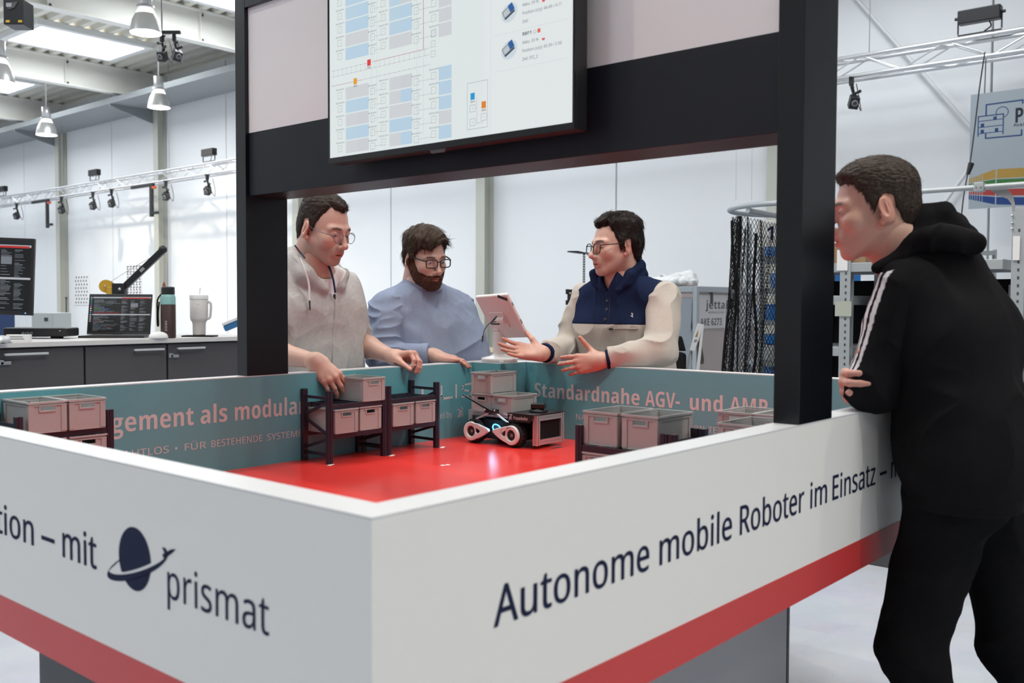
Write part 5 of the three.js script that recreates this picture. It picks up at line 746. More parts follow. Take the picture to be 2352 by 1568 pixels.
  const hp = (l) => l.map(([x, y, d]) => at(x, y, d)); hd.chain(hp([[2072, 522, 2.26], [2120, 503, 2.25], [2168, 497, 2.24], [2195, 530, 2.23], [2205, 560, 2.22]]), [0.024, 0.026, 0.025, 0.024, 0.022], 0.025); hd.chain(hp([[2092, 560, 2.20], [2130, 545, 2.17], [2180, 547, 2.15], [2238, 557, 2.16]]), [0.016, 0.022, 0.026, 0.023], 0.025); hd.chain(hp([[2110, 550, 2.26], [2180, 575, 2.24], [2205, 590, 2.22]]), [0.040, 0.036, 0.024], 0.04); hd.chain(hp([[2140, 505, 2.38], [2190, 520, 2.36], [2225, 548, 2.30]]), [0.030, 0.028, 0.024], 0.03);
  garment(t, 'hood', hd, 0.006, BK, { mottle: 0.12, folds: folds(0.009, 16, 16, 16, 91), cut: (x, y, z) => -nk.d(x, y, z) - 0.008, label: 'black hood bunched behind the neck' });
  trousers(t, { ...o, waist: 0.93 }, { label: 'black jeans' }); shoes(t, o);
}
// ================================================================ counter behind, with computers and bottles
const WT = 1.094, CZ = -4.6, YAW = -0.86013;                       // worktop level, cabinet front, camera heading
{
  const front = mat(C(0.062, 0.058, 0.064), 0.5), topM = mat(C(0.56, 0.54, 0.54), 0.45);
  const w = thing('worktop', 'pale grey worktop lying across three dark cabinets', 'worktop', [1.9, WT - 0.028, -4.95]); part(w, 'top', b2(-1.15, 1.15, 0, 0.028, -0.36, 0.37, 0.003), topM);
  const unit = (x0, x1, label, hx0, hx1, lock) => {
    const t = thing('cabinet', label, 'cabinet', [(x0 + x1) / 2, 0, -4.95], 0, 'dark cabinets under the worktop'), hw = (x1 - x0) / 2;
    part(t, 'body', b2(-hw, hw, 0.05, WT - 0.0285, -0.34, 0.325), MT.darkGrey); const d = part(t, 'drawer_front', b2(-hw + 0.004, hw - 0.004, 0.55, WT - 0.037, 0.326, 0.346, 0.002), front), d2 = part(t, 'door', b2(-hw + 0.004, hw - 0.004, 0.06, 0.546, 0.326, 0.346, 0.002), front);
    const y = 1.030, m = (x0 + x1) / 2; part(d, 'handle', [bx(hx1 - hx0, 0.012, 0.010, (hx0 + hx1) / 2 - m, y, 0.376, 0.002), bx(0.012, 0.010, 0.034, hx0 + 0.012 - m, y, 0.360), bx(0.012, 0.010, 0.034, hx1 - 0.012 - m, y, 0.360)], MT.aluMatte, 'pale bar handle');
    if (lock) part(d, 'hasp', [bx(0.028, 0.026, 0.012, lock - m, y - 0.042, 0.352, 0.003), bx(0.055, 0.018, 0.008, lock + 0.024 - m, y - 0.046, 0.354, 0.003)], MT.steel, 'steel lock hasp');
    part(t, 'plinth', b2(-hw + 0.01, hw - 0.01, 0, 0.05, -0.3, 0.29), MT.blackMatte);
  };
  unit(0.92, 1.868, 'wide dark grey cabinet below the monitor and white keyboard sign', 1.425, 1.655, 1.415); unit(1.872, 2.378, 'dark grey cabinet below the open laptop', 2.155, 2.345); unit(2.382, 2.90, 'dark grey cabinet with steel hasp below the drinking tumbler', 2.435, 2.62, 2.40);
}
function frontal(name, label, cat, p, turn = 0, group) { return thing(name, label, cat, [p.x, p.y, p.z], YAW + turn, group); }
function terminal(w, h, seed, icons) {                              // dark screen full of small lines of text
  return canvasTex(w, h, (g) => {
    const r = rng(seed); g.fillStyle = '#14161a'; g.fillRect(0, 0, w, h); g.fillStyle = '#22242b'; g.fillRect(0, 0, w, h * 0.045);
    const L = w * 0.05, cols = ['#8d949c', '#6f7780', '#39663f', '#4c6a92', '#8b3a3a'];
    g.fillStyle = '#cfd6df'; g.fillRect(L, h * 0.05, w - L, h * 0.035); g.fillStyle = '#e03a34'; g.fillRect(w * 0.52, h * 0.065, w * 0.46, h * 0.03); g.fillStyle = '#d9dee6'; g.fillRect(L, h * 0.52, w - L, h * 0.03);
    for (let y = h * 0.12; y < h * 0.97; y += h * 0.021) { if (Math.abs(y - h * 0.53) < h * 0.03) continue; let x = L + w * 0.02; const half = w * 0.5, n = 1 + Math.floor(r() * 3); for (let k = 0; k < n; k++) { const l = w * (0.05 + r() * 0.14); g.fillStyle = cols[Math.floor(r() * r() * cols.length)]; g.fillRect(x, y, Math.min(l, half - x), h * 0.009); x += l + w * 0.015; if (x > half - 10) break; } x = half + w * 0.03; for (let k = 0; k < 3; k++) { if (r() < 0.25) continue; const l = w * (0.04 + r() * 0.08); g.fillStyle = cols[Math.floor(r() * 2)]; g.fillRect(half + w * 0.02 + k * w * 0.15, y, l, h * 0.010); } }
    g.fillStyle = '#2f8a3a'; g.fillRect(L + w * .02, h * 0.37, w * .12, h * 0.022); g.fillStyle = '#2c5a9a'; g.fillRect(L + w * .15, h * 0.37, w * .14, h * 0.022); g.fillStyle = '#8a2a2c'; g.fillRect(L + w * .02, h * 0.475, w * .42, h * 0.03); g.fillStyle = '#8f96a0'; g.fillRect(w * 0.67, h * 0.22, w * 0.12, h * 0.11);
    if (icons) ['#ddd', '#2aa1d8', '#1fae6a', '#3f7ae0', '#e5587a', '#f0f0f0', '#efd9c8', '#1c8fd6', '#e5e7ea', '#d9dbe0', '#dfe1e6', '#c9ccd2'].forEach((c, i) => { g.fillStyle = c; g.beginPath(); g.arc(w * 0.022, h * (0.075 + i * 0.058), w * 0.0125, 0, 7); g.fill(); });
  });
}
{ // laptop
  const p = onY(WT, 262, 774), t = frontal('laptop', 'open black laptop with dark code windows on the worktop', 'laptop', p, 0.10);
  const W = 0.388, H = 0.262; part(t, 'base', b2(-W / 2 + 0.03, W / 2 + 0.03, 0, 0.014, -0.09, 0.16, 0.004), MT.blackPlastic); part(t, 'keyboard', b2(-W / 2 + 0.05, W / 2 + 0.01, 0.0142, 0.0155, -0.06, 0.06), MT.darkGrey);
  const lid = new THREE.Matrix4().makeTranslation(0.0, 0.016, -0.09).multiply(new THREE.Matrix4().makeRotationX(-0.26)), sk = new THREE.Matrix4().set(1, -0.07, 0, 0.012, 0, 1, 0, 0, 0, 0, 1, 0, 0, 0, 0, 1);
  const l = part(t, 'lid', b2(-W / 2, W / 2, 0, H, -0.008, 0, 0.003).applyMatrix4(lid), MT.blackPlastic); const tex = terminal(1024, 640, 5, true);
  part(l, 'screen', new THREE.PlaneGeometry(W - 0.014, H - 0.024).translate(0, H / 2 + 0.004, 0.0008).applyMatrix4(lid), mat(0x000000, 0.3, { emissive: 0xffffff, emissiveMap: tex, emissiveIntensity: 0.6 }), 'laptop screen with code windows');
}
{ // monitor at the frame's edge
  const p = onY(WT, -60, 781), t = frontal('computer_monitor', 'black computer monitor with dark code windows beside the laptop', 'monitor', p, 0.12);
  const D = 5.75, k = D / FPX, W = 0.52, x1 = 122 * k, y0 = 58 * k, y1 = 228 * k; const tilt = new THREE.Matrix4().makeTranslation(0, y0, 0).multiply(new THREE.Matrix4().makeRotationX(-0.05)).multiply(new THREE.Matrix4().makeRotationZ(-0.03)); const H = y1 - y0;
  const h = part(t, 'housing', b2(x1 - W, x1, 0, H, -0.03, 0, 0.004).applyMatrix4(tilt), MT.blackPlastic); const tex = terminal(1024, 700, 9, false);
  part(h, 'screen', new THREE.PlaneGeometry(W - 0.03, H - 0.045).translate(x1 - W / 2, H / 2 + 0.002, 0.001).applyMatrix4(tilt), mat(0x000000, 0.3, { emissive: 0xffffff, emissiveMap: tex, emissiveIntensity: 0.6 }), 'monitor screen with code windows');
  part(h, 'power_light', new THREE.SphereGeometry(0.004, 10, 8).translate(x1 - 0.035, 0.012, 0.002).applyMatrix4(tilt), mat(C(0.02, 0.1, 0.3), 0.4, { emissive: C(0.1, 0.4, 1), emissiveIntensity: 1.5 }));
  part(t, 'stand', [b2(x1 - W / 2 - 0.03, x1 - W / 2 + 0.03, 0, y0 + 0.05, -0.05, -0.03), b2(x1 - W / 2 - 0.11, x1 - W / 2 + 0.11, 0, 0.012, -0.12, 0.08, 0.004)], MT.blackPlastic);
}
{ // flat black computer box with silver lettering
  const p = onY(WT, 88, 777), t = frontal('mini_computer', 'flat black computer box with silver lettering beside the laptop', 'computer', p, 0.02);
  part(t, 'housing', b2(-0.185, 0.185, 0.012, 0.064, -0.14, 0.05, 0.010), MT.blackPlastic); part(t, 'foot', b2(0.09, 0.14, 0, 0.012, -0.02, 0.04), MT.blackMatte); part(t, 'foot', b2(-0.15, -0.10, 0, 0.012, -0.02, 0.04), MT.blackMatte);
  part(t, 'lettering', wordFit('ROG', fontB, 0.017, -0.075, -0.01, 0.022).applyMatrix4(new THREE.Matrix4().set(1, 0.35, 0, 0, 0, 1, 0, 0, 0, 0, 1, 0, 0, 0, 0, 1)).translate(-0.01, 0, 0.0506), MT.grey); part(t, 'power_light', new THREE.SphereGeometry(0.003, 8, 6).translate(0.15, 0.047, 0.05), MT.white);
}
{ const p = onY(WT, 42, 785), t = frontal('paper_label_box', 'low white box with grey print in front of the black computer', 'box', p); part(t, 'box', b2(-0.062, 0.062, 0, 0.040, -0.025, 0.01, 0.002), MT.white); for (const [y, w] of [[0.028, 0.07], [0.016, 0.085]]) part(t, 'print', new THREE.PlaneGeometry(w, 0.006).translate(-0.005, y, 0.0106), MT.grey); }
{ const p = onY(WT, 5, 788), t = frontal('computer_mouse', 'silver computer mouse at the edge of the worktop below the monitor', 'mouse', p); const f = new Field(); f.ell([0, 0.012, 0], [0.036, 0.030, 0.055], 0.01); part(t, 'shell', meshField((x, y, z) => smax(f.d(x, y, z), -y, 0.004), f.box(), 0.004), MT.aluMatte); part(t, 'sole', b2(-0.03, 0.03, 0, 0.003, -0.045, 0.045, 0.001), MT.blackPlastic); }
{ const p = onY(WT, 364, 777), t = frontal('computer_mouse', 'white computer mouse between the laptop and the brown bottle', 'mouse', p, -0.7); const f = new Field(); f.ell([0, 0.008, 0], [0.034, 0.034, 0.062], 0.01); part(t, 'shell', meshField((x, y, z) => smax(f.d(x, y, z), -y, 0.004), f.box(), 0.004), MT.whitePlastic); }
{ // brown bottle with teal shoulder
  const p = onY(WT, 387, 776), t = thing('drinking_bottle', 'brown drinking bottle with teal shoulder and black screw cap', 'bottle', [p.x, p.y, p.z], YAW);
  part(t, 'body', lathe([[0, 0], [0.042, 0], [0.044, 0.005], [0.044, 0.205], [0, 0.205]], 32), mat(C(0.045, 0.022, 0.020), 0.45)); part(t, 'shoulder', lathe([[0.0442, 0.2052], [0.0442, 0.245], [0.040, 0.262], [0.036, 0.266], [0, 0.266]], 32), mat(C(0.22, 0.42, 0.40), 0.4)); part(t, 'cap', lathe([[0, 0.266], [0.0385, 0.266], [0.0395, 0.270], [0.0395, 0.305], [0.036, 0.312], [0, 0.312]], 32), MT.blackPlastic);
  part(t, 'strap', [cable([[-0.035, 0.268, 0.01], [-0.056, 0.24, 0.015], [-0.060, 0.15, 0.02], [-0.058, 0.075, 0.02], [-0.050, 0.075, 0.03], [-0.050, 0.15, 0.03], [-0.047, 0.22, 0.02]], 0.005)], MT.blackMatte);
  part(t, 'lettering', wordFit('DGBE', fontB, 0.013, 0, 0.062, 0).rotateZ(Math.PI / 2).translate(0.008, 0.045, 0.0447), MT.grey);
}
{ // tumbler on a dark pad
  const p = onY(WT, 459, 773), pad = thing('coaster', 'thin black pad under the pale tumbler', 'pad', [p.x, p.y, p.z], YAW); part(pad, 'pad', b2(-0.102, 0.102, 0, 0.009, -0.05, 0.05, 0.003), MT.blackMatte);
  const t = thing('tumbler', 'pale grey tumbler with handle, white lid and drinking straw', 'tumbler', [p.x - 0.004, p.y + 0.0092, p.z], YAW), m = mat(C(0.52, 0.49, 0.48), 0.5);
  part(t, 'cup', lathe([[0, 0], [0.037, 0], [0.039, 0.006], [0.041, 0.075], [0.044, 0.085], [0.053, 0.098], [0.0555, 0.11], [0.0555, 0.238], [0, 0.238]], 36), m); part(t, 'lid', lathe([[0.0565, 0.228], [0.058, 0.232], [0.058, 0.252], [0.054, 0.258], [0, 0.258]], 36), MT.whitePlastic); part(t, 'straw', bar([0.004, 0.255, 0], [0.008, 0.302, 0], 0.004, 0.004, 10), MT.whitePlastic);
  part(t, 'handle', [cable([[0.052, 0.215, 0], [0.072, 0.205, 0], [0.074, 0.15, 0], [0.066, 0.11, 0], [0.052, 0.105, 0]], 0.008, 30, 8)], m); part(t, 'emblem', bx(0.014, 0.01, 0.001, 0.012, 0.205, 0.0552, 0), MT.whitePlastic);
}
// ---------------------------------------------------------------- hoist behind the laptop, on its own post
{
  const D = 7.2, b = at(268, 668, D), t = thing('crane_hoist', 'black boom hoist with yellow winch disc behind the laptop', 'hoist', [b.x, 0, b.z], 0); const L = (px, py, d = D) => at(px, py, d).sub(t.position);
  const e = L(372, 577), s = L(282, 663); const side = V(-0.758, 0, 0.652);
  part(t, 'boom', flatBar(s, e, 0.045, 0.04, V(1, -1, 1)), MT.blackPlastic); part(t, 'boom_head', new THREE.SphereGeometry(0.032, 16, 12).translate(...L(374, 573).toArray()), MT.blackPlastic); part(t, 'boom_label', flatBar(L(322, 623, D - 0.03), L(331, 615, D - 0.03), 0.022, 0.004, V(1, -1, 1)), MT.grey);
  part(t, 'bracket', [bx(0.095, 0.10, 0.06, 0, 0, 0, 0.004).rotateY(YAW).translate(...L(275, 666).toArray())], MT.blackPlastic); part(t, 'bolt', new THREE.SphereGeometry(0.012, 10, 8).translate(...L(275, 664, D - 0.04).toArray()), MT.steel);
  const y = mat(C(0.62, 0.36, 0.035), 0.45); part(t, 'winch_disc', [new THREE.CylinderGeometry(0.048, 0.048, 0.02, 28).rotateX(Math.PI / 2).rotateY(YAW + 0.5).translate(...L(243, 657).toArray()), new THREE.CylinderGeometry(0.048, 0.048, 0.008, 28).rotateX(Math.PI / 2).rotateY(YAW + 0.5).translate(...L(249, 659, D + 0.04).toArray()), bx(0.05, 0.055, 0.04, 0, 0, 0, 0.004).rotateY(YAW).translate(...L(254, 667).toArray())], y, 'yellow winch disc'); part(t, 'bolt', new THREE.SphereGeometry(0.008, 10, 8).translate(...L(242, 657, D - 0.03).toArray()), MT.steel);
  part(t, 'rope', cable([L(255, 646), L(300, 618), L(372, 576)], 0.0016, 20, 5), MT.grey); part(t, 'rope', cable([L(377, 578), L(377, 610), L(377, 648)], 0.0016, 20, 5), mat(C(0.4, 0.3, 0.35), 0.7)); part(t, 'hook', cable([L(377, 648), L(375, 656), L(378, 660), L(379, 652)], 0.005, 20, 6), mat(C(0.35, 0.06, 0.05), 0.5));
  part(t, 'post', bar([0, 0.02, 0], [0, L(268, 674).y, 0], 0.035, 0.035, 16), MT.blackPlastic); part(t, 'foot', bx(0.6, 0.02, 0.5, 0, 0.01, 0, 0.004), MT.darkGrey);
}
{ // printed target boards fixed to the wall
  const board = (px0, px1, py0, py1, kind, label) => {
    const a = onX(HX - 0.012, px0, (py0 + py1) / 2), b = onX(HX - 0.012, px1, (py0 + py1) / 2), tp = onX(HX - 0.012, px0, py0), bt = onX(HX - 0.012, px0, py1), w = Math.abs(b.z - a.z), h = tp.y - bt.y;
    const t = thing('target_board', label, 'board', [HX - 0.02, bt.y, (a.z + b.z) / 2]); part(t, 'board', b2(0, 0.0195, 0, h, -w / 2, w / 2, 0.003), MT.white);
    const ink = []; if (kind) for (let i = 0; i < 5; i++) for (let j = 0; j < 6; j++) { const s = w / 9, z = -w / 2 + w * (i + 0.75) / 5.4, y = h * (0.12 + j * 0.155); ink.push(b2(-0.002, 0, y, y + s * 1.1, z, z + s * 0.3), b2(-0.002, 0, y + s * .8, y + s * 1.1, z, z + s), b2(-0.002, 0, y, y + s * 0.3, z, z + s * 0.8)); } else for (let j = 0; j < 8; j++) for (let i = 0; i < 5; i++) ink.push(bx(0.002, h / 16, w / 16, -0.0011, h * (0.08 + j * 0.115), -w / 2 + w * (i + 0.6 + (j % 2) * 0.3) / 5.6, 0).toNonIndexed());
    part(t, 'printed_pattern', join(ink), MT.darkGrey).userData.kind = 'stuff';
  };
  board(171, 205, 629, 700, 0, 'white board with rows of dark dots on the far wall'); board(288, 325, 612, 688, 1, 'white board with a grid of square markers on the far wall');
}
{ // things between monitor and wall
  const D = 9.5, k = D / FPX; const p = at(97, 735, D), t = frontal('metal_cabinet', 'pale grey metal cabinet beyond the worktop below the beige column', 'cabinet', V(p.x, 0, p.z)); const y1 = at(97, 718, D).y; part(t, 'body', b2(-25 * k, 25 * k, 0.02, y1, -0.4, 0, 0.01), mat(C(0.50, 0.52, 0.51), 0.5)); part(t, 'lock', bx(0.035, 0.035, 0.006, 9 * k, y1 - 0.065, 0.002, 0), MT.darkGrey); part(t, 'foot', b2(-22 * k, 22 * k, 0, 0.02, -0.36, -0.04), MT.darkGrey);
  const q = at(48, 735, D - 0.8), c = frontal('office_chair', 'navy blue office chair standing beyond the worktop', 'chair', V(q.x, 0, q.z), 1.45); const navy = mat(C(0.03, 0.06, 0.16), 0.85); part(c, 'backrest', b2(-0.2, 0.2, 0.72, at(48, 722, D - 0.8).y + 0.12, -0.24, -0.18, 0.03), navy); part(c, 'seat', b2(-0.24, 0.24, 0.44, 0.52, -0.2, 0.26, 0.035), navy); part(c, 'column', bar([0, 0.08, 0], [0, 0.44, 0], 0.03, 0.03, 12), MT.darkGrey); part(c, 'support', flatBar([0, 0.46, -0.2], [0, 0.8, -0.25], 0.06, 0.02, V(1, 0, 0)), MT.darkGrey); for (let i = 0; i < 5; i++) { const a = i * 1.2566; part(c, 'leg', bar([0, 0.09, 0], [0.28 * Math.cos(a), 0.05, 0.28 * Math.sin(a)], 0.022, 0.016, 8), MT.darkGrey); part(c, 'castor', new THREE.SphereGeometry(0.028, 10, 8).translate(0.28 * Math.cos(a), 0.028, 0.28 * Math.sin(a)), MT.blackPlastic); } for (const s of [-1, 1]) part(c, 'armrest', [b2(s * 0.27 - 0.03, s * 0.27 + 0.03, 0.68, 0.71, -0.14, 0.14, 0.01), bar([s * 0.25, 0.47, 0], [s * 0.27, 0.69, 0], 0.015, 0.015, 8)], MT.blackPlastic);
  const r = at(526, 740, 8.2), u = frontal('blue_bin', 'blue open bin on a grey stand beyond the tumbler', 'bin', V(r.x + 0.05, 0, r.z + 0.05), 0.2); const yb = at(526, 750, 8.2).y; part(u, 'bin', [b2(-0.10, 0.25, yb, yb + 0.05, -0.2, 0.1, 0.01).applyMatrix4(new THREE.Matrix4().makeTranslation(0, yb, 0).multiply(new THREE.Matrix4().makeRotationZ(0.4)).multiply(new THREE.Matrix4().makeTranslation(0, -yb, 0)))], mat(C(0.03, 0.16, 0.36), 0.5)); part(u, 'rim', [b2(-0.10, 0.26, yb + 0.05, yb + 0.075, -0.21, 0.11, 0.005).applyMatrix4(new THREE.Matrix4().makeTranslation(0, yb, 0).multiply(new THREE.Matrix4().makeRotationZ(0.4)).multiply(new THREE.Matrix4().makeTranslation(0, -yb, 0)))], MT.white); part(u, 'post', bar([0.06, 0.02, -0.05], [0.06, yb + 0.03, -0.05], 0.03, 0.03, 12), MT.grey); part(u, 'foot', bx(0.4, 0.02, 0.4, 0.06, 0.01, -0.05, 0.004), MT.grey);
  const bl = onX(HX - 0.5, 126, 705); const pl = thing('broom', 'thin dark rod leaning on the beige column', 'rod', [HX - 0.32, 0, bl.z + 0.25]); part(pl, 'rod', bar([0, 0.001, 0], [0.02, bl.y + 0.25, 0], 0.022, 0.022, 8), MT.darkGrey); part(pl, 'head', bx(0.06, 0.05, 0.06, 0.02, bl.y + 0.25, 0, 0.01), MT.darkGrey);
}
// ================================================================ lighting truss along the wall and what hangs on it
const TX = 10.95, TY0 = 4.04, TY1 = 4.27, TH = 0.115;
{
  const L = 4.0; let first = null;
  for (let z0 = -32.2; z0 < 3; z0 += L) {
    if (first) { dup(first, [TX, TY0, z0]); continue; }
    first = thing('lighting_truss', 'silver box truss section hung along the white wall', 'truss', [TX, TY0, z0], 0, 'truss sections along the wall'); const h = TY1 - TY0;
    for (const sx of [-1, 1]) for (const y of [0, h]) part(first, 'chord', bar([sx * TH, y, 0.004], [sx * TH, y, L - 0.004], 0.025, 0.025, 10), MT.alu);
    for (const sx of [-1, 1]) { for (let k = 0; k < 8; k++) { const z = 0.06 + k * (L - 0.12) / 8, q = (L - 0.12) / 8; part(first, 'brace', bar([sx * TH, k % 2 ? h : 0, z], [sx * TH, k % 2 ? 0 : h, z + q], 0.010, 0.010, 8), MT.alu); } for (const z of [0.05, L - 0.05]) part(first, 'end_post', bar([sx * TH, 0, z], [sx * TH, h, z], 0.012, 0.012, 8), MT.alu); }
    for (const y of [0, h]) for (let k = 0; k < 8; k++) { const z = 0.06 + k * (L - 0.12) / 8, q = (L - 0.12) / 8; part(first, 'brace', bar([k % 2 ? TH : -TH, y, z], [k % 2 ? -TH : TH, y, z + q], 0.008, 0.008, 6), MT.alu); }
  }
  for (let z = -30; z < 3; z += 5.28) { const t = thing('suspension_cable', 'thin steel cable holding the truss from the roof', 'cable', [TX, TY1 + 0.02, z], 0, 'truss suspension cables'); part(t, 'cable', bar([0, 0, 0], [0, 6.72 - TY1 - 0.02, 0], 0.006, 0.006, 6), MT.grey); }
}
function flood(px, py, label) {                                     // black floodlight standing on the truss in a yoke
  const p = onX(TX - TH, px, py), t = thing('floodlight', label, 'floodlight', [TX - TH, TY1 + 0.026, p.z], 0, 'floodlights on the truss'), y = 0.20;
  part(t, 'housing', [bx(0.12, 0.15, 0.44, 0, y, 0, 0.012)], MT.blackPlastic); part(t, 'glass', bx(0.004, 0.12, 0.40, 0.0615, y, 0), MT.blackGloss); part(t, 'yoke', [bx(0.02, 0.16, 0.012, 0, y - 0.095, -0.225), bx(0.02, 0.16, 0.012, 0, y - 0.095, 0.225), bx(0.02, 0.012, 0.45, 0, 0.012, 0)], MT.blackPlastic); for (const s of [-1, 1]) part(t, 'knob', bar([0, y, s * 0.22], [0, y, s * 0.26], 0.018, 0.018, 10), MT.blackPlastic); part(t, 'cable', cable([[0, y - 0.08, 0.1], [-0.02, y - 0.14, 0.12], [0, 0.02, 0.05]], 0.008), MT.blackPlastic); return t;
}
flood(2250, 65, 'black floodlight on the truss beside the hanging banner'); flood(480, 367, 'black floodlight on the truss by the gantry post'); flood(217, 410, 'black floodlight on the truss above the marker board'); flood(6, 445, 'black floodlight on the truss beyond the beige column');
function trackCam(x, y, z, label, s = 1, turn = 0) {                // small tracking camera in a clamp, body hanging down
  const t = thing('tracking_camera', label, 'camera', [x, y, z], turn, 'tracking cameras hanging from above'); t.scale.setScalar(s);
  part(t, 'clamp', [bx(0.05, 0.09, 0.05, 0, -0.04, 0, 0.006), bx(0.10, 0.02, 0.03, 0, 0.005, 0, 0.004)], MT.blackPlastic); part(t, 'arm', [bar([0, -0.08, 0], [0.01, -0.20, 0.03], 0.022, 0.018, 10), new THREE.SphereGeometry(0.03, 12, 10).translate(0.01, -0.20, 0.03)], MT.blackPlastic); for (const [a, b] of [[[0, -0.1, 0], [-0.09, -0.13, 0.05]], [[0, -0.19, 0.03], [-0.02, -0.17, 0.12]]]) part(t, 'lever', bar(a, b, 0.012, 0.02, 8), MT.blackPlastic);
  const q = new THREE.Matrix4().makeRotationFromEuler(new THREE.Euler(0.15, 0.6, 0.5)).setPosition(-0.02, -0.29, 0.04); part(t, 'camera_body', bx(0.12, 0.14, 0.11, 0, 0, 0, 0.008).applyMatrix4(q), MT.blackPlastic); part(t, 'lens', new THREE.CylinderGeometry(0.035, 0.038, 0.02, 20).rotateZ(Math.PI / 2).translate(-0.07, 0.015, 0).applyMatrix4(q), MT.darkGrey); part(t, 'lens_ring', new THREE.TorusGeometry(0.030, 0.006, 8, 20).rotateY(Math.PI / 2).translate(-0.081, 0.015, 0).applyMatrix4(q), MT.grey); part(t, 'cable', cable([[0.05, -0.30, 0.06], [0.10, -0.38, 0.08], [0.13, -0.25, 0.05], [0.10, -0.05, 0.02]], 0.006), MT.darkGrey); return t;
}
{ const z = (px, py) => onX(TX - TH, px, py).z; trackCam(TX - TH - 0.02, TY0 - 0.026, z(1957, 200), 'black tracking camera under the truss beside the gantry post', 1.0); [[40, 485, 'above the monitor'], [143, 470, 'beside the beige column'], [215, 455, 'next to the wall panel joint'], [258, 458, 'near the black bracket'], [383, 440, 'beyond the black bracket'], [478, 420, 'below the floodlight by the gantry']].forEach(([x, y, w]) => trackCam(TX - TH - 0.02, TY0 - 0.026, z(x, y), 'black tracking camera hanging under the truss ' + w, 1.15));
  for (const [x, y, l] of [[330, 440, 'black angled bracket under the truss above the boom hoist'], [95, 470, 'black angled bracket under the truss above the monitor']]) { const p = onX(TX - TH, x, y), t = thing('truss_bracket', l, 'bracket', [TX - TH, TY0 - 0.026, p.z], 0, 'angled brackets under the truss'); part(t, 'arm', b2(-0.03, 0.03, -0.06, -0.001, -0.55, 0.45, 0.004), MT.blackPlastic); part(t, 'drop', b2(-0.03, 0.03, -0.75, -0.06, 0.30, 0.40, 0.004), MT.blackPlastic); part(t, 'foot', b2(-0.03, 0.03, -0.70, -0.64, 0.40, 0.62, 0.004), MT.blackPlastic); part(t, 'tag', bx(0.05, 0.06, 0.16, 0, -0.09, 0.45, 0.004), mat(C(0.5, 0.08, 0.03), 0.6)); } }
// ---------------------------------------------------------------- pendant lamps
function pendant(px, py, D, w, label) { pendantAt(at(px, py, D), w * D / FPX / 2, label, 22); }
function pendantAt(c, r, label, power) {
  const t = thing('pendant_lamp', label, 'lamp', [c.x, c.y, c.z], 0, 'high bay pendant lamps'); const k = r / 0.25;
  const refl = mat(C(0.72, 0.72, 0.72), 0.3, { metalness: 0.6, side: THREE.DoubleSide });
  part(t, 'shade', lathe([[0.25, 0], [0.242, 0.09], [0.215, 0.20], [0.165, 0.30], [0.16, 0.30], [0.21, 0.198], [0.236, 0.09], [0.243, 0]], 36).scale(k, k, k), refl); part(t, 'neck_light', lathe([[0.16, 0.30], [0.135, 0.36], [0.10, 0.40], [0, 0.40]], 28).scale(k, k, k), mat(0xffffff, 0.5, { emissive: C(1, 0.97, 0.9), emissiveIntensity: 1.3 })); part(t, 'collar', lathe([[0, 0.40], [0.14, 0.40], [0.14, 0.435], [0, 0.435]], 28).scale(k, k, k), MT.aluMatte); part(t, 'housing', lathe([[0, 0.435], [0.105, 0.435], [0.105, 0.70], [0, 0.70]], 28).scale(k, k, k), MT.alu);
  part(t, 'bulb', new THREE.SphereGeometry(0.07 * k, 16, 12).translate(0, 0.17 * k, 0), mat(0xffffff, 0.5, { emissive: C(1, 0.96, 0.88), emissiveIntensity: 2.5 })); part(t, 'cord', bar([0, 0.70 * k, 0], [0, 6.72 - c.y, 0], 0.012, 0.012, 6), MT.white);
  const l = new THREE.PointLight(C(1, 0.90, 0.74), power); l.position.set(c.x, c.y + 0.17 * k, c.z); l.shadow.radius = 3; l.castShadow = true; scene.add(l);
}
pendant(335, 76, 14.5, 70, 'silver bell pendant lamp hanging before the beam beside the roof light'); pendant(365, 247, 20, 50, 'silver bell pendant lamp hanging beside the gantry below the roof beam'); pendant(107, 310, 22.5, 45, 'silver bell pendant lamp at the beige column'); pendant(-2, 190, 17, 68, 'silver bell pendant lamp below the roof light, farthest from gantry');
for (const [x, z, w] of [[0.9, -0.2, 12], [2.6, -1.3, 12], [-0.6, -2.6, 12], [1.2, 3.4, 17], [4.4, 3.0, 14], [-2.2, 4.4, 14]]) pendantAt(V(x, 5.2, z), 0.22, 'silver bell pendant lamp added out of view to light the demonstration table', w);  // unseen lamps, added to brighten the table from overhead and from its front side
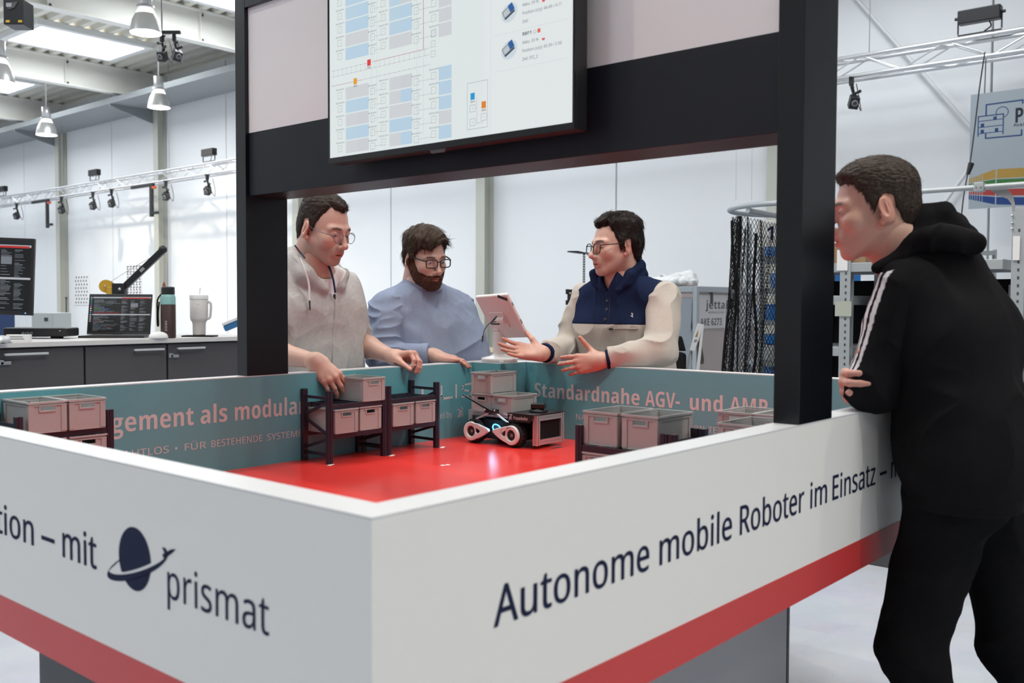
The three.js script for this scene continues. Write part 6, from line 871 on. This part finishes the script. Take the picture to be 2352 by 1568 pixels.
{ // black heater box and cameras under the first beam
  const D = 9.5, k = D / FPX, c = at(43, 34, D), t = thing('ceiling_projector', 'black box unit with yellow labels hanging under the roof', 'projector', [c.x, c.y, c.z], YAW); part(t, 'housing', bx(46 * k, 58 * k, 0.22, 0, 0, 0, 0.012), MT.blackPlastic); part(t, 'facet', extr([[-16 * k, 18 * k], [12 * k, 22 * k], [4 * k, 8 * k], [-10 * k, 4 * k]], 0.006).translate(0, 0, 0.1105), MT.darkGrey); for (const x of [-12, 16]) part(t, 'label', bx(9 * k, 5 * k, 0.002, x * k, -22 * k, 0.111, 0), mat(C(0.6, 0.35, 0.03), 0.6)); part(t, 'label', bx(12 * k, 9 * k, 0.002, -8 * k, 14 * k, 0.119, 0), MT.grey); part(t, 'hanger', bar([0, 29 * k, 0], [0, 6.72 - c.y, 0], 0.02, 0.02, 8), MT.darkGrey);
  const b = at(372, 62, 15.8); trackCam(b.x, at(360, 82, 15.8).y, b.z, 'black tracking camera hanging below the roof beam, tilted', 1.15); const b2_ = at(400, 80, 15.8); trackCam(b2_.x, b2_.y, b2_.z, 'black tracking camera hanging below the roof beam, upright', 1.15, 0.8); const rod = thing('camera_mount', 'black mounting rail under the roof beam carrying two cameras', 'mount', [b.x, at(372, 80, 15.8).y + 0.04, b.z], YAW); part(rod, 'rail', b2(-0.25, 0.3, -0.025, 0.025, -0.03, 0.03), MT.blackPlastic); part(rod, 'hanger', bar([0, 0.025, 0], [0, 6.72 - at(372, 80, 15.8).y - 0.04, 0], 0.012, 0.012, 8), MT.darkGrey);
}
// ---------------------------------------------------------------- banner, wall braces, ropes
{
  const a = onX(10.9, 2230, 218), b = onX(10.9, 2230, 480), W = 2.6, H = a.y - b.y, S = 1536 / W;
  const tex = canvasTex(1536, Math.round(H * S), (g, w, h) => {
    g.fillStyle = '#c2ccd4'; g.fillRect(0, 0, w, h); const X = (px) => (px - 2230) / 122 * (0.538 * S), Yp = (py, px) => (py - (218 - (px - 2230) * 0.107)) / 262 * h; const B = '#2c4d84';
    const P = (px, py) => [X(px), Yp(py, px)], poly = (pts, c) => { g.fillStyle = c; g.beginPath(); pts.forEach((p, i) => { const q = P(...p); i ? g.lineTo(...q) : g.moveTo(...q); }); g.fill(); }, line = (pts, lw, c = B) => { g.strokeStyle = c; g.lineWidth = lw; g.lineJoin = 'miter'; g.beginPath(); pts.forEach((p, i) => { const q = P(...p); i ? g.lineTo(...q) : g.moveTo(...q); }); g.stroke(); };
    line([[2267, 266], [2267, 241], [2350, 231], [2350, 239]], 9); line([[2267, 306], [2267, 317], [2349, 309], [2349, 296]], 9);
    line([[2249, 313], [2249, 268], [2307, 261.5], [2307, 307]], 7); for (const y of [279, 293, 307]) line([[2249, y], [2307, y - 6.5]], 5); for (const [x, y] of [[2284, 275], [2255, 291], [2255, 305], [2288, 301]]) poly([[x, y - 7], [x + 8, y - 8], [x + 8, y], [x, y + 1]], B);
    g.strokeStyle = B; g.lineWidth = 5; g.beginPath(); g.ellipse(X(2304), Yp(258, 2304), 14 / 122 * 0.538 * S, 12 / 262 * h * 1.0, 0, 2.6, 7.6); g.stroke();
    g.fillStyle = '#2f2f3c'; g.font = 'bold ' + Math.round(34 / 262 * h * 1.35) + 'px sans-serif'; g.save(); g.translate(...P(2331, 282)); g.scale(0.75, 1); g.fillText('P', 0, 0); g.restore(); g.font = 'bold ' + Math.round(9 / 262 * h) + 'px sans-serif'; g.fillText('Picki', ...P(2331, 291));
    const band = (yl0, yl1, ym0, ym1, yr0, yr1, c) => { poly([[2230, yl0], [2292, ym0], [2292, ym1], [2230, yl1]], c); poly([[2295, ym0], [2470, yr0], [2470, yr1], [2295, ym1]], c); };
    band(410, 420, 386, 407, 372, 392, '#cfa750'); band(422, 430, 409, 425, 396, 414, '#4c8a48'); band(440, 446, 431, 446, 420, 436, '#c84a42'); band(447, 457, 449, 466, 442, 460, '#2a4f96');
    for (const x of [2234, 2239, 2244.5, 2250, 2256, 2262]) line([[x, 400], [x, 462]], 4, '#c2ccd4');
  });
  const t = thing('hanging_banner', 'pale blue hanging banner with rack drawing and coloured bands', 'banner', [10.9, b.y, a.z]);
  part(t, 'sheet', b2(0, 0.012, 0, H, 0, W), MT.lightPanel); const pg = new THREE.PlaneGeometry(W, H).rotateY(-Math.PI / 2).translate(-0.0012, H / 2, W / 2); part(t, 'print', pg, mat(0xd2d2d2, 0.8, { map: tex })); for (const z of [0.14, 1.4, 2.5]) part(t, 'cord', bar([0.006, H, z], [0.03, TY0 - b.y, z], 0.006, 0.006, 6), MT.darkGrey);
  for (const [p, q, l] of [[[1930, -45], [2262, 328], 'thin white bracing rod slanting down the wall behind the truss'], [[2236, 375], [2110, 545], 'thin white bracing rod slanting behind the man in black hoodie']]) { const A = onX(HX - 0.09, ...p), B = onX(HX - 0.09, ...q), w = thing('bracing_rod', l, 'rod', [HX - 0.09, B.y, B.z]); part(w, 'rod', bar([0, 0, 0], A.clone().sub(w.position), 0.022, 0.022, 8), MT.columnWhite); part(w, 'fixing', b2(-0.02, 0.088, -0.03, 0.03, -0.03, 0.03), MT.columnWhite); }
  const D = 8.4, r = thing('pull_rope', 'thin dark rope with black grip hanging beside the banner', 'rope', [at(2229, 390, D).x, at(2200, 490, D).y - 1, at(2229, 390, D).z]), Lr = (x, y) => at(x, y, D).sub(r.position); part(r, 'rope', cable([Lr(2262, 120), Lr(2250, 200), Lr(2230, 360), Lr(2215, 440), Lr(2208, 500), Lr(2200, 640)], 0.006, 40, 6), MT.darkGrey); part(r, 'grip', bar(Lr(2231, 375), Lr(2223, 400), 0.026, 0.016, 10), MT.blackPlastic);
  for (const x of [1690, 1726]) { const p = onX(9.2, x, 460), c = thing('ceiling_wire', 'thin wire hanging from the roof above the net hoop', 'wire', [9.2, p.y, p.z], 0, 'thin wires above the net hoop'); part(c, 'wire', bar([0, 0, 0], [0, 6.72 - p.y, 0], 0.0028, 0.0028, 5), MT.aluMatte); }
}
// ================================================================ net hoop, blue boxes, air cargo container, stands, shelves
{
  const D = 6.4, c = at(1840, 480, D), R = 0.46, t = thing('net_hoop', 'grey tube hoop on a stand with long black net hanging down', 'net stand', [c.x, 0, c.z]); const y = c.y;
  part(t, 'hoop', new THREE.TorusGeometry(R, 0.017, 10, 60).rotateX(Math.PI / 2).translate(0, y, 0), MT.galv); const th = Math.atan2(0.758, 0.652);
  const P = (a, r, yy) => [r * Math.cos(a), yy, r * Math.sin(a)]; const aL = Math.PI + th + 0.0;  // towards the left of the picture
  part(t, 'stand_post', bar(P(aL + 0.62, R * 0.93, 0), P(aL + 0.62, R * 0.93, y - 0.02), 0.022, 0.022, 10), MT.galv); part(t, 'stand_post', bar(P(aL + 2.7, R * 0.93, 0), P(aL + 2.7, R * 0.93, y - 0.02), 0.022, 0.022, 10), MT.galv); part(t, 'cross_tube', bar(P(aL - 0.5, R, y - 0.03), P(aL + 2.2, R, y - 0.07), 0.018, 0.018, 10), MT.galv); part(t, 'side_rod', bar(P(aL + 0.25, R * 1.04, 0), P(aL + 0.25, R * 1.04, y - 0.6), 0.006, 0.006, 6), MT.alu);
  // the net: two sets of slanting strands on a rippled skirt
  const pt = (u, v) => { const a = aL + u, fl = smooth(0, 1, v), r = R * (0.93 + 0.17 * fl) + 0.045 * fl * Math.sin(u * 9 + 2 * v) + 0.02 * Math.sin(u * 23 + 5 * v); return V(...P(a, r, lerp(y - 0.05 - 0.05 * (1 - Math.cos(u * 2.2)) * (1 - fl), 0.02, v))); };
  const geo = [], nu = 84, nv = 76; const strand = (a, b) => { const d = b.clone().sub(a), g = new THREE.CylinderGeometry(0.0019, 0.0019, d.length(), 3, 1, true); geo.push(g.applyQuaternion(new THREE.Quaternion().setFromUnitVectors(V(0, 1, 0), d.clone().normalize())).translate((a.x + b.x) / 2, (a.y + b.y) / 2, (a.z + b.z) / 2)); };
  for (let i = 0; i < nu; i++) for (let j = 0; j < nv; j++) { const du = 3.1 / nu, u = -1.55 + du * (i + (j % 2) * 0.5), v = j / nv, dv = 1 / nv; strand(pt(u, v), pt(u + du * 0.5, v + dv)); strand(pt(u + du, v), pt(u + du * 0.5, v + dv)); }
  const n = part(t, 'net', join(geo), MT.blackMatte, 'black knotted net'); n.userData.kind = 'stuff';
  for (const u of [-1.5, -0.1, 0.35, 1.05]) { const q = []; for (let k = 0; k <= 14; k++) q.push(pt(u + 0.25 * Math.sin(k * 0.35) * (k / 14), k / 14)); part(t, 'net_cord', new THREE.TubeGeometry(new THREE.CatmullRomCurve3(q), 40, 0.010, 6), MT.blackMatte); }
  part(t, 'cord_lock', new THREE.TorusGeometry(0.022, 0.010, 8, 16).rotateY(0.6).translate(...at(1684, 676, D - 0.3).sub(t.position).toArray()), MT.blackPlastic);
}
{ // shelf with blue lidded boxes, behind the net
  const D = 7.3, a = at(1728, 600, D), t = thing('box_shelf', 'grey metal shelf carrying blue boxes behind the net', 'shelf', [a.x + 0.443, 0, a.z + 0.515], YAW); const k = D / FPX, yy = (py) => at(1745, py, D).y, X0 = -0.62;
  for (const [x, z] of [[-0.66, -0.2], [0.66, -0.2], [-0.66, 0.2], [0.66, 0.2]]) part(t, 'upright', bx(0.04, yy(510), 0.04, x, yy(510) / 2, z, 0.003), MT.galv);
  const rows = [[592, 603, 566, 14], [662, 674, 626, 34], [735, 746, 698, 4], [828, 838, 768, 0], [905, 915, 838, 10]];
  rows.forEach(([s0, s1, b0, off], i) => { const st = yy(s0), sb = yy(s1); part(t, 'shelf_board', b2(-0.68, 0.68, sb, st, -0.22, 0.22, 0.003), MT.galv); });
  const lab = ['topmost', 'second', 'middle', 'fourth', 'lowest visible']; const blue = mat(C(0.012, 0.16, 0.50), 0.45), grey = mat(C(0.42, 0.44, 0.45), 0.5); const sp = Math.sin(YAW), cp = Math.cos(YAW);
  rows.forEach(([s0, s1, b0, off], i) => { const x = -0.60 + off * k + 0.28, w = thing('blue_box', 'blue plastic storage box behind the net, ' + lab[i] + ' on the shelf', 'box', [t.position.x + x * cp, yy(s0), t.position.z - x * sp], YAW, 'blue boxes on the shelf'); const h = yy(b0) - yy(s0); if (i === 3) { part(w, 'tub', b2(-0.28, 0.28, 0, h * 0.66, -0.19, 0.19, 0.015), grey); part(w, 'lid', b2(-0.29, 0.29, h * 0.66, h, -0.2, 0.2, 0.01), blue); } else { part(w, 'tub', [extr([[-0.27, 0], [0.28, 0], [0.28, h * 0.9], [-0.285, h * 0.9], [-0.29, h * 0.5]], 0.38, 0.006).translate(0, 0, -0.19)], blue); part(w, 'lid', b2(-0.285, 0.285, h * 0.9, h, -0.195, 0.195, 0.008), blue); } });
  const pz = thing('number_sign', 'white paper sign with a black number one behind the net', 'sign', [at(1768, 545, D - 0.35).x, at(1768, 566, D - 0.35).y, at(1768, 545, D - 0.35).z], YAW); part(pz, 'sheet', b2(-0.10, 0.10, 0.0, 0.19, 0, 0.002), MT.white); part(pz, 'numeral', wordFit('1', fontB, 0.10, -0.02, 0.025, 0.045).translate(0, 0, 0.003), MT.navyInk); part(pz, 'stick', b2(-0.005, 0.005, -0.01, 0.05, -0.006, -0.001), MT.grey);
}
{ // air cargo container
  const D = 10.2, c = at(1601, 657, D), H = c.y, t = thing('cargo_container', 'dented grey air cargo container with dark lettering beside the net', 'container', [c.x, 0, c.z]); // near corner edge at origin; faces along +x and -z
  const lx = 1.55, lz = 1.5, panel = mat(C(0.42, 0.35, 0.33), 0.6), tarp = mat(C(0.28, 0.31, 0.34), 0.7), pale = mat(C(0.56, 0.54, 0.54), 0.55), fr = MT.galv;
  part(t, 'body', b2(0.03, lx - 0.03, 0.08, H - 0.05, -lz + 0.03, -0.02), panel); part(t, 'curtain', meshField((x, y, z) => Math.max(Math.abs(x - 0.02 - 0.006 * vnoise(y * 4, z * 9, 1) - 0.006 * vnoise(y * 9 + z * 9, z * 3, 4)) - 0.008, Math.abs(y - H / 2) - H / 2 + 0.12, Math.abs(z + lz / 2) - lz / 2 + 0.06), [[-0.03, 0.08, -lz], [0.07, H, 0.02]], 0.016), tarp, 'grey tarpaulin curtain');
  for (const [x, z] of [[0, 0], [lx, 0], [0, -lz], [lx, -lz]]) part(t, 'corner_post', bx(0.05, H - 0.001, 0.05, x + (x ? -0.025 : 0.025), H / 2, z ? z + 0.025 : -0.025, 0.004), fr);
  for (const y of [H - 0.03, 0.05]) { part(t, 'edge_beam', b2(0.05, lx - 0.05, y - 0.03, y + 0.03, -0.05, 0, 0.004), fr); part(t, 'edge_beam', b2(0, 0.05, y - 0.03, y + 0.03, -lz + 0.05, -0.05, 0.004), fr); }
  part(t, 'pallet_base', b2(0, lx, 0, 0.02, -lz, 0), fr);
  const y0 = at(1601, 755, D).y, y1 = at(1601, 676, D).y; part(t, 'name_panel', b2(0.07, lx - 0.07, y0, y1, -0.019, -0.012), pale, 'pale panel with lettering');
  const k = D / FPX / 0.652; // picture px along x
  const w = (s, f, cap, p0, p1, py) => part(t, 'lettering', wordFit(s, f, cap, (p0 - 1601) * k, (p1 - 1601) * k, at(1601, py, D).y).translate(0, 0, -0.0112), MT.darkGrey);
  w('jettainer', fontB, 0.085, 1630, 1745, 709); w('WORLD CLASS', fontR, 0.02, 1638, 1690, 720); w('AKE 6273', fontB, 0.075, 1615, 1681, 748);
  part(t, 'strap', b2((1645 - 1601) * k, (1649 - 1601) * k, at(1601, 696, D).y, H - 0.06, -0.012, 0.006), MT.darkGrey); part(t, 'latch', bx(0.16, 0.05, 0.03, (1612 - 1601) * k, at(1601, 760, D).y, 0.0, 0.01), MT.grey); part(t, 'strap', [cable([[(1606 - 1601) * k, at(1601, 785, D).y, 0.01], [(1612 - 1601) * k, at(1601, 815, D).y, 0.02], [(1614 - 1601) * k, at(1601, 833, D).y, 0.02], [(1609 - 1601) * k, at(1601, 830, D).y, 0.02], [(1605 - 1601) * k, at(1601, 795, D).y, 0.01]], 0.02, 30, 6)], mat(C(0.09, 0.08, 0.06), 0.8));
  const bag = thing('plastic_bag', 'crumpled white plastic sheet lying on the cargo container', 'bag', [c.x + 0.25, H + 0.001, c.z - 0.45]); const bf = new Field(); bf.ell([0, 0.05, 0], [0.24, 0.09, 0.3], 0.05).ell([0.12, 0.09, 0.1], [0.1, 0.1, 0.14], 0.05); part(bag, 'sheet', meshField((x, y, z) => smax(bf.d(x, y, z) + 0.02 * (1 - 2 * Math.abs(vnoise(x * 14, y * 14, z * 14))), -y, 0.01), bf.box(0.04), 0.014), MT.white);
}
{ // tall folding warning sign, chair
  const D = 7.6, L0 = at(1588, 850, D), t = thing('warning_sign', 'white folding floor sign with yellow warning mark before the container', 'sign', [L0.x, 0, L0.z], YAW); const W = (px, py) => [(px - 1588) * D / FPX, at(1588, py, D).y]; const q = (a) => W(...a);
  part(t, 'board', extr([q([1601, 742]), q([1615, 744]), q([1594, 806]), q([1584, 803])], 0.014), MT.white); part(t, 'leg', [extr([q([1611, 744]), q([1615, 745]), [0.00 + W(1586, 900)[0], 0.001], [W(1578, 900)[0] - 0.02, 0.001]], 0.012)], MT.white); part(t, 'leg', extr([q([1585, 803]), q([1590, 804]), [W(1572, 900)[0] - 0.09, 0.001], [W(1568, 900)[0] - 0.10, 0.001]], 0.012).translate(0, 0, -0.05), MT.grey);
  part(t, 'mark', extr([q([1602, 756]), q([1600, 773]), q([1595, 773])], 0.002).translate(0, 0, 0.0142), mat(C(0.45, 0.24, 0.04), 0.6)); part(t, 'print', extr([q([1594, 779]), q([1600, 779]), q([1598, 785]), q([1592, 785])], 0.002).translate(0, 0, 0.0142), MT.grey);
  const E = 6.2, cx = at(1545, 820, E), c = thing('black_chair', 'black padded chair back behind the fleece wearer', 'chair', [cx.x, 0, cx.z], YAW); const top = at(1545, 771, E).y, mid = at(1545, 808, E).y, k = E / FPX; part(c, 'backrest', extr([[-0.2, mid + 0.01], [26 * k, mid + 0.01], [19 * k, top - 0.02], [16 * k, top], [-0.2, top]], 0.08, 0.012), MT.blackMatte); part(c, 'seat_back', b2(-0.2, 26 * k, 0.5, mid, -0.02, 0.1, 0.02), MT.blackMatte); part(c, 'seat', b2(-0.24, 0.18, 0.42, 0.5, -0.1, 0.36, 0.03), MT.blackMatte); for (const [x, z] of [[-0.2, -0.06], [0.14, -0.06], [-0.2, 0.32], [0.14, 0.32]]) part(c, 'leg', bar([x, 0, z], [x, 0.43, z], 0.014, 0.014, 8), MT.darkGrey);
}
{ // mounting stand with perforated plate
  const D = 6.6, p = at(1341, 640, D), t = thing('display_stand', 'black perforated display stand with mounting plate beside the fleece wearer', 'stand', [p.x, 0, p.z], YAW), k = D / FPX, W = (px, py) => [(px - 1341) * k, at(1341, py, D).y];
  const holes = []; for (let i = 0; i < 14; i++) { const y = W(0, 582 + i * 5.6)[1]; const x = 0; holes.push([[x - 0.003, y - 0.005], [x + 0.003, y - 0.005], [x + 0.003, y + 0.005], [x - 0.003, y + 0.005]]); }
  part(t, 'post', extr([[-0.007, 0.02], [0.007, 0.02], [0.007, W(0, 580)[1]], [-0.007, W(0, 580)[1]]], 0.014, 0, holes), MT.blackPlastic); part(t, 'top_arm', extr([W(1303, 577), W(1326, 577), W(1340, 580), W(1352, 581), W(1352, 583), W(1330, 582), W(1303, 578.5)], 0.10).translate(0, 0, -0.05), MT.blackPlastic);
  const ellipse = Array.from({ length: 20 }, (_, i) => { const a = i / 20 * Math.PI * 2; return [W(1319, 0)[0] + 0.028 * Math.cos(a), W(0, 683.5)[1] + 0.012 * Math.sin(a)]; }); const dots = []; for (const y of [673, 693.5]) for (const x of [1309, 1314, 1319, 1324]) dots.push(Array.from({ length: 8 }, (_, i) => { const a = i / 8 * Math.PI * 2; return [W(x, 0)[0] + 0.0045 * Math.cos(a), W(0, y)[1] + 0.0045 * Math.sin(a)]; }));
  part(t, 'mounting_plate', extr([W(1299, 664), W(1352, 667), W(1352, 700), W(1299, 700), W(1299, 690), W(1303, 689), W(1303, 676), W(1299, 675)], 0.012, 0, [ellipse, ...dots]).translate(0, 0, 0.016), MT.blackPlastic); part(t, 'lower_post', bx(0.05, W(0, 702)[1], 0.04, W(1309, 0)[0], W(0, 702)[1] / 2, -0.01, 0.003), MT.galv); part(t, 'lower_post', bx(0.05, W(0, 702)[1], 0.04, W(1340, 0)[0], W(0, 702)[1] / 2, -0.01, 0.003), MT.galv); part(t, 'foot', bx(0.3, 0.03, 0.5, -0.02, 0.015, 0, 0.004), MT.darkGrey);
  const g = at(1375, 660, 7.4), u = thing('drawer_unit', 'pale drawer unit behind the fleece wearer', 'drawers', [g.x + 0.1, 0, g.z + 0.1], YAW); const hy = at(1352, 636, 7.4).y; part(u, 'body', b2(-0.2, 0.2, 0.01, hy, -0.3, 0, 0.004), MT.white); for (let i = 0; i < 9; i++) part(u, 'drawer_front', b2(-0.19, 0.19, hy - 0.03 - 0.15 * (i + 1), hy - 0.04 - 0.15 * i, 0.001, 0.012), i % 2 ? MT.darkGrey : MT.white); part(u, 'foot', b2(-0.19, 0.19, 0, 0.01, -0.28, -0.02), MT.darkGrey);
}
{ // white table with wooden top by the far column
  const p = onY(0.75, 1118, 803), t = thing('work_table', 'white table with pale wooden top far behind the tablet', 'table', [p.x + 0.4, 0, p.z]); const wood = mat(C(0.55, 0.38, 0.22), 0.5); part(t, 'top', b2(-0.8, 0.8, 0.72, 0.75, -0.4, 0.4, 0.004), wood); part(t, 'apron', b2(-0.78, 0.78, 0.25, 0.719, -0.36, -0.34), MT.white); part(t, 'side_panel', b2(-0.78, -0.75, 0, 0.719, -0.34, 0.36), MT.white); part(t, 'side_panel', b2(0.75, 0.78, 0, 0.719, -0.34, 0.36), MT.white); part(t, 'front_panel', b2(-0.75, 0.75, 0.1, 0.719, 0.33, 0.35), MT.white);
}
{ // galvanised shelving, dark contents, behind the man in black
  const X0 = 4.45, zA = onX(X0, 1944, 700).z, zB = onX(X0, 2338, 700).z, y = (py) => onX(X0, 1944, py).y; const t = thing('storage_shelving', 'galvanised perforated shelving with dark contents behind the gantry post', 'shelving', [X0, 0, zA]);
  const post = (x, z, top, n) => { part(t, 'upright', [b2(x - 0.025, x + 0.025, 0.0805, top, z - 0.028, z - 0.022), b2(x - 0.025, x - 0.019, 0.0805, top, z - 0.022, z + 0.03), b2(x + 0.019, x + 0.025, 0.0805, top, z - 0.022, z + 0.03)], MT.galv); for (let i = 0; i < 24; i++) { const yy = 0.85 + i * 0.035; if (yy < top - 0.03) part(t, 'slot', bx(0.002, 0.014, 0.009, x - 0.0255, yy, z + 0.005, 0), MT.darkGrey); } };
  post(0, 0, y(505)); post(0.5, 0, y(505)); post(0.0, -0.31, y(505)); post(0.5, -0.31, y(505));
  for (const py of [625, 700, 818]) part(t, 'shelf_board', b2(-0.02, 0.52, y(py), y(py) + 0.05, -0.31, py === 625 ? 0.78 : 0.02, 0.003), MT.galv); part(t, 'shelf_board', b2(-0.02, 0.52, 0.1, 0.15, -0.31, 0.02), MT.galv); part(t, 'back_panel', b2(0.50, 0.52, 0.0805, y(640), -0.31, 0.78), MT.blackMatte); part(t, 'label_plate', b2(-0.032, -0.026, y(622), y(574), -0.045, 0.015, 0.003), MT.whitePlastic, 'white plastic label plate'); part(t, 'label_plate', b2(-0.032, -0.026, y(726), y(692), -0.05, 0.04), mat(C(0.4, 0.42, 0.36), 0.6)); const pln = thing('floor_plinth', 'dark grey plinth along the floor under the galvanised shelving', 'plinth', [X0, 0, zA]); part(pln, 'plinth', b2(-0.31, 0.55, 0.0, 0.08, -0.31, 3.2), MT.darkGrey);
  const coat = thing('dark_coats', 'dark coats hanging in the galvanised shelving', 'clothes', [X0 + 0.26, 0.22, zA + 0.42]); part(coat, 'cloth', meshField((x, y2, z) => Math.max(Math.abs(x + 0.03 * vnoise(z * 12, y2 * 2, 2)) - 0.14, Math.abs(y2 - 0.55) - 0.55, Math.abs(z) - 0.36), [[-0.22, -0.02, -0.4], [0.22, 1.14, 0.4]], 0.02), MT.blackMatte); part(coat, 'rail', bar([0, 1.12, -0.36], [0, 1.12, 0.36], 0.012, 0.012, 8), MT.steel);
  const box = thing('cardboard_box', 'brown cardboard box on the shelving beside the gantry post', 'box', [X0 + 0.2, y(625) + 0.0502, zA - 0.10]); part(box, 'carton', b2(-0.2, 0.2, 0, 0.10, -0.2, 0.2, 0.003), mat(C(0.30, 0.19, 0.11), 0.8)); const wb = thing('white_carton', 'white carton lying on the brown cardboard box', 'box', [X0 + 0.2, y(625) + 0.151, zA - 0.10]); part(wb, 'carton', b2(-0.18, 0.18, 0, 0.07, -0.2, 0.2, 0.003), MT.white);
  // second upright with tube rail and curved bracket
  const u = thing('tube_rail_stand', 'galvanised upright carrying a long horizontal tube with curved bracket', 'stand', [X0, 0, zB]); const yt = onX(X0, 2338, 478).y, yr = onX(X0, 2338, 426.5).y; part(u, 'upright', [b2(-0.025, 0.025, 0.081, yt, -0.028, -0.022), b2(-0.025, -0.019, 0.081, yt, -0.022, 0.03), b2(0.019, 0.025, 0.081, yt, -0.022, 0.03)], MT.galv); for (let i = 0; i < 20; i++) part(u, 'slot', bx(0.002, 0.014, 0.009, -0.0255, 0.95 + i * 0.038, 0.004, 0), MT.darkGrey);
  part(u, 'tube', bar([-0.05, yr, onX(X0, 2040, 440).z - zB], [-0.05, yr, 1.2], 0.0135, 0.0135, 14), MT.galv); const zc = onX(X0, 2257, 433).z - zB; part(u, 'clamp', bx(0.05, 0.045, 0.045, -0.05, yr, zc, 0.004), MT.galv); for (const s of [-1, 1]) part(u, 'bolt', bar([-0.085, yr, zc + s * 0.011], [-0.07, yr, zc + s * 0.011], 0.005, 0.005, 8), MT.steel);
  { const P = (px, py) => { const q = onX(X0, px, py); return [q.z - zB, q.y]; }; part(u, 'curved_bracket', extr([P(2258, 420), P(2285, 430), P(2318, 436), P(2330, 452), P(2334, 470), P(2334, 486), P(2328, 486), P(2327, 470), P(2318, 458), P(2296, 449), P(2280, 440)], 0.006).rotateY(-Math.PI / 2).translate(-0.02, 0, 0), MT.grey); part(u, 'label_plate', extr([P(2331, 543), P(2347, 543), P(2345, 598), P(2330, 598)], 0.008).rotateY(-Math.PI / 2).translate(-0.026, 0, 0), MT.whitePlastic, 'white plastic label plate'); for (const py of [496, 513, 526]) part(u, 'bolt', new THREE.SphereGeometry(0.007, 8, 6).translate(-0.03, P(2328, py)[1], P(2328, py)[0]), MT.steel); part(u, 'sensor', bx(0.02, 0.06, 0.012, -0.01, P(2322, 668)[1], P(2322, 668)[0]), MT.darkGrey); }
  const cl = thing('folded_clothes', 'pile of pale folded clothes on the shelf at the tube stand', 'clothes', [X0 + 0.2, 0.75, zB + 0.28]); const cf = new Field(); cf.ell([0, 0.10, 0], [0.2, 0.12, 0.2], 0.05).ell([0, 0.3, 0], [0.19, 0.1, 0.2], 0.05).ell([-0.02, 0.48, 0], [0.2, 0.12, 0.19], 0.05); part(cl, 'cloth', meshField((x, y2, z) => smax(cf.d(x, y2, z) + 0.02 * (1 - 2 * Math.abs(vnoise(x * 9, y2 * 14, z * 9))), -y2, 0.01), cf.box(0.04), 0.016), mat(C(0.45, 0.48, 0.55), 0.9)); const sb = thing('shelf_table', 'grey metal shelf holding folded clothes beside the tube stand', 'shelf', [X0 + 0.2, 0, zB + 0.3]); part(sb, 'board', b2(-0.22, 0.22, 0.70, 0.749, -0.24, 0.3), MT.galv); for (const [x, z] of [[-0.2, -0.22], [0.2, -0.22], [-0.2, 0.28], [0.2, 0.28]]) part(sb, 'leg', bx(0.03, 0.62, 0.03, x, 0.39, z, 0), MT.galv);
  // far rack seen over the shoulder
  const D = 8.0, f0 = at(2270, 640, D), r = thing('far_shelving', 'galvanised shelving with cardboard boxes seen past the black hood', 'shelving', [f0.x, 0, f0.z], YAW), k = D / FPX, yt2 = at(2270, 573, D).y; part(r, 'upright', bx(5 * k, yt2, 0.05, 13 * k, yt2 / 2, 0, 0.004), MT.galv); part(r, 'upright', bx(5 * k, yt2, 0.05, -60 * k, yt2 / 2, 0, 0.004), MT.galv); for (const py of [580, 638]) part(r, 'cross_bar', b2(-60 * k, 12 * k, at(2270, py + 6, D).y, at(2270, py - 4, D).y, -0.02, 0.02), MT.galv); part(r, 'shelf_board', b2(-60 * k, 12 * k, at(2270, 646, D).y - 0.03, at(2270, 644, D).y - 0.004, -0.4, -0.021), MT.galv);
  const cb = thing('cardboard_box', 'brown cardboard box on the far shelving past the black hood', 'box', [f0.x + 0.1, at(2270, 644, D).y, f0.z - 0.15], YAW); part(cb, 'carton', b2(-0.30, -0.03, 0, at(2250, 570, D).y - at(2270, 644, D).y, -0.12, 0.12, 0.004), mat(C(0.26, 0.17, 0.11), 0.8)); part(cb, 'tape', b2(-0.30, -0.03, 0.12, 0.15, 0.12, 0.1215), mat(C(0.35, 0.25, 0.16), 0.4));
}
renderer.render(scene, camera);
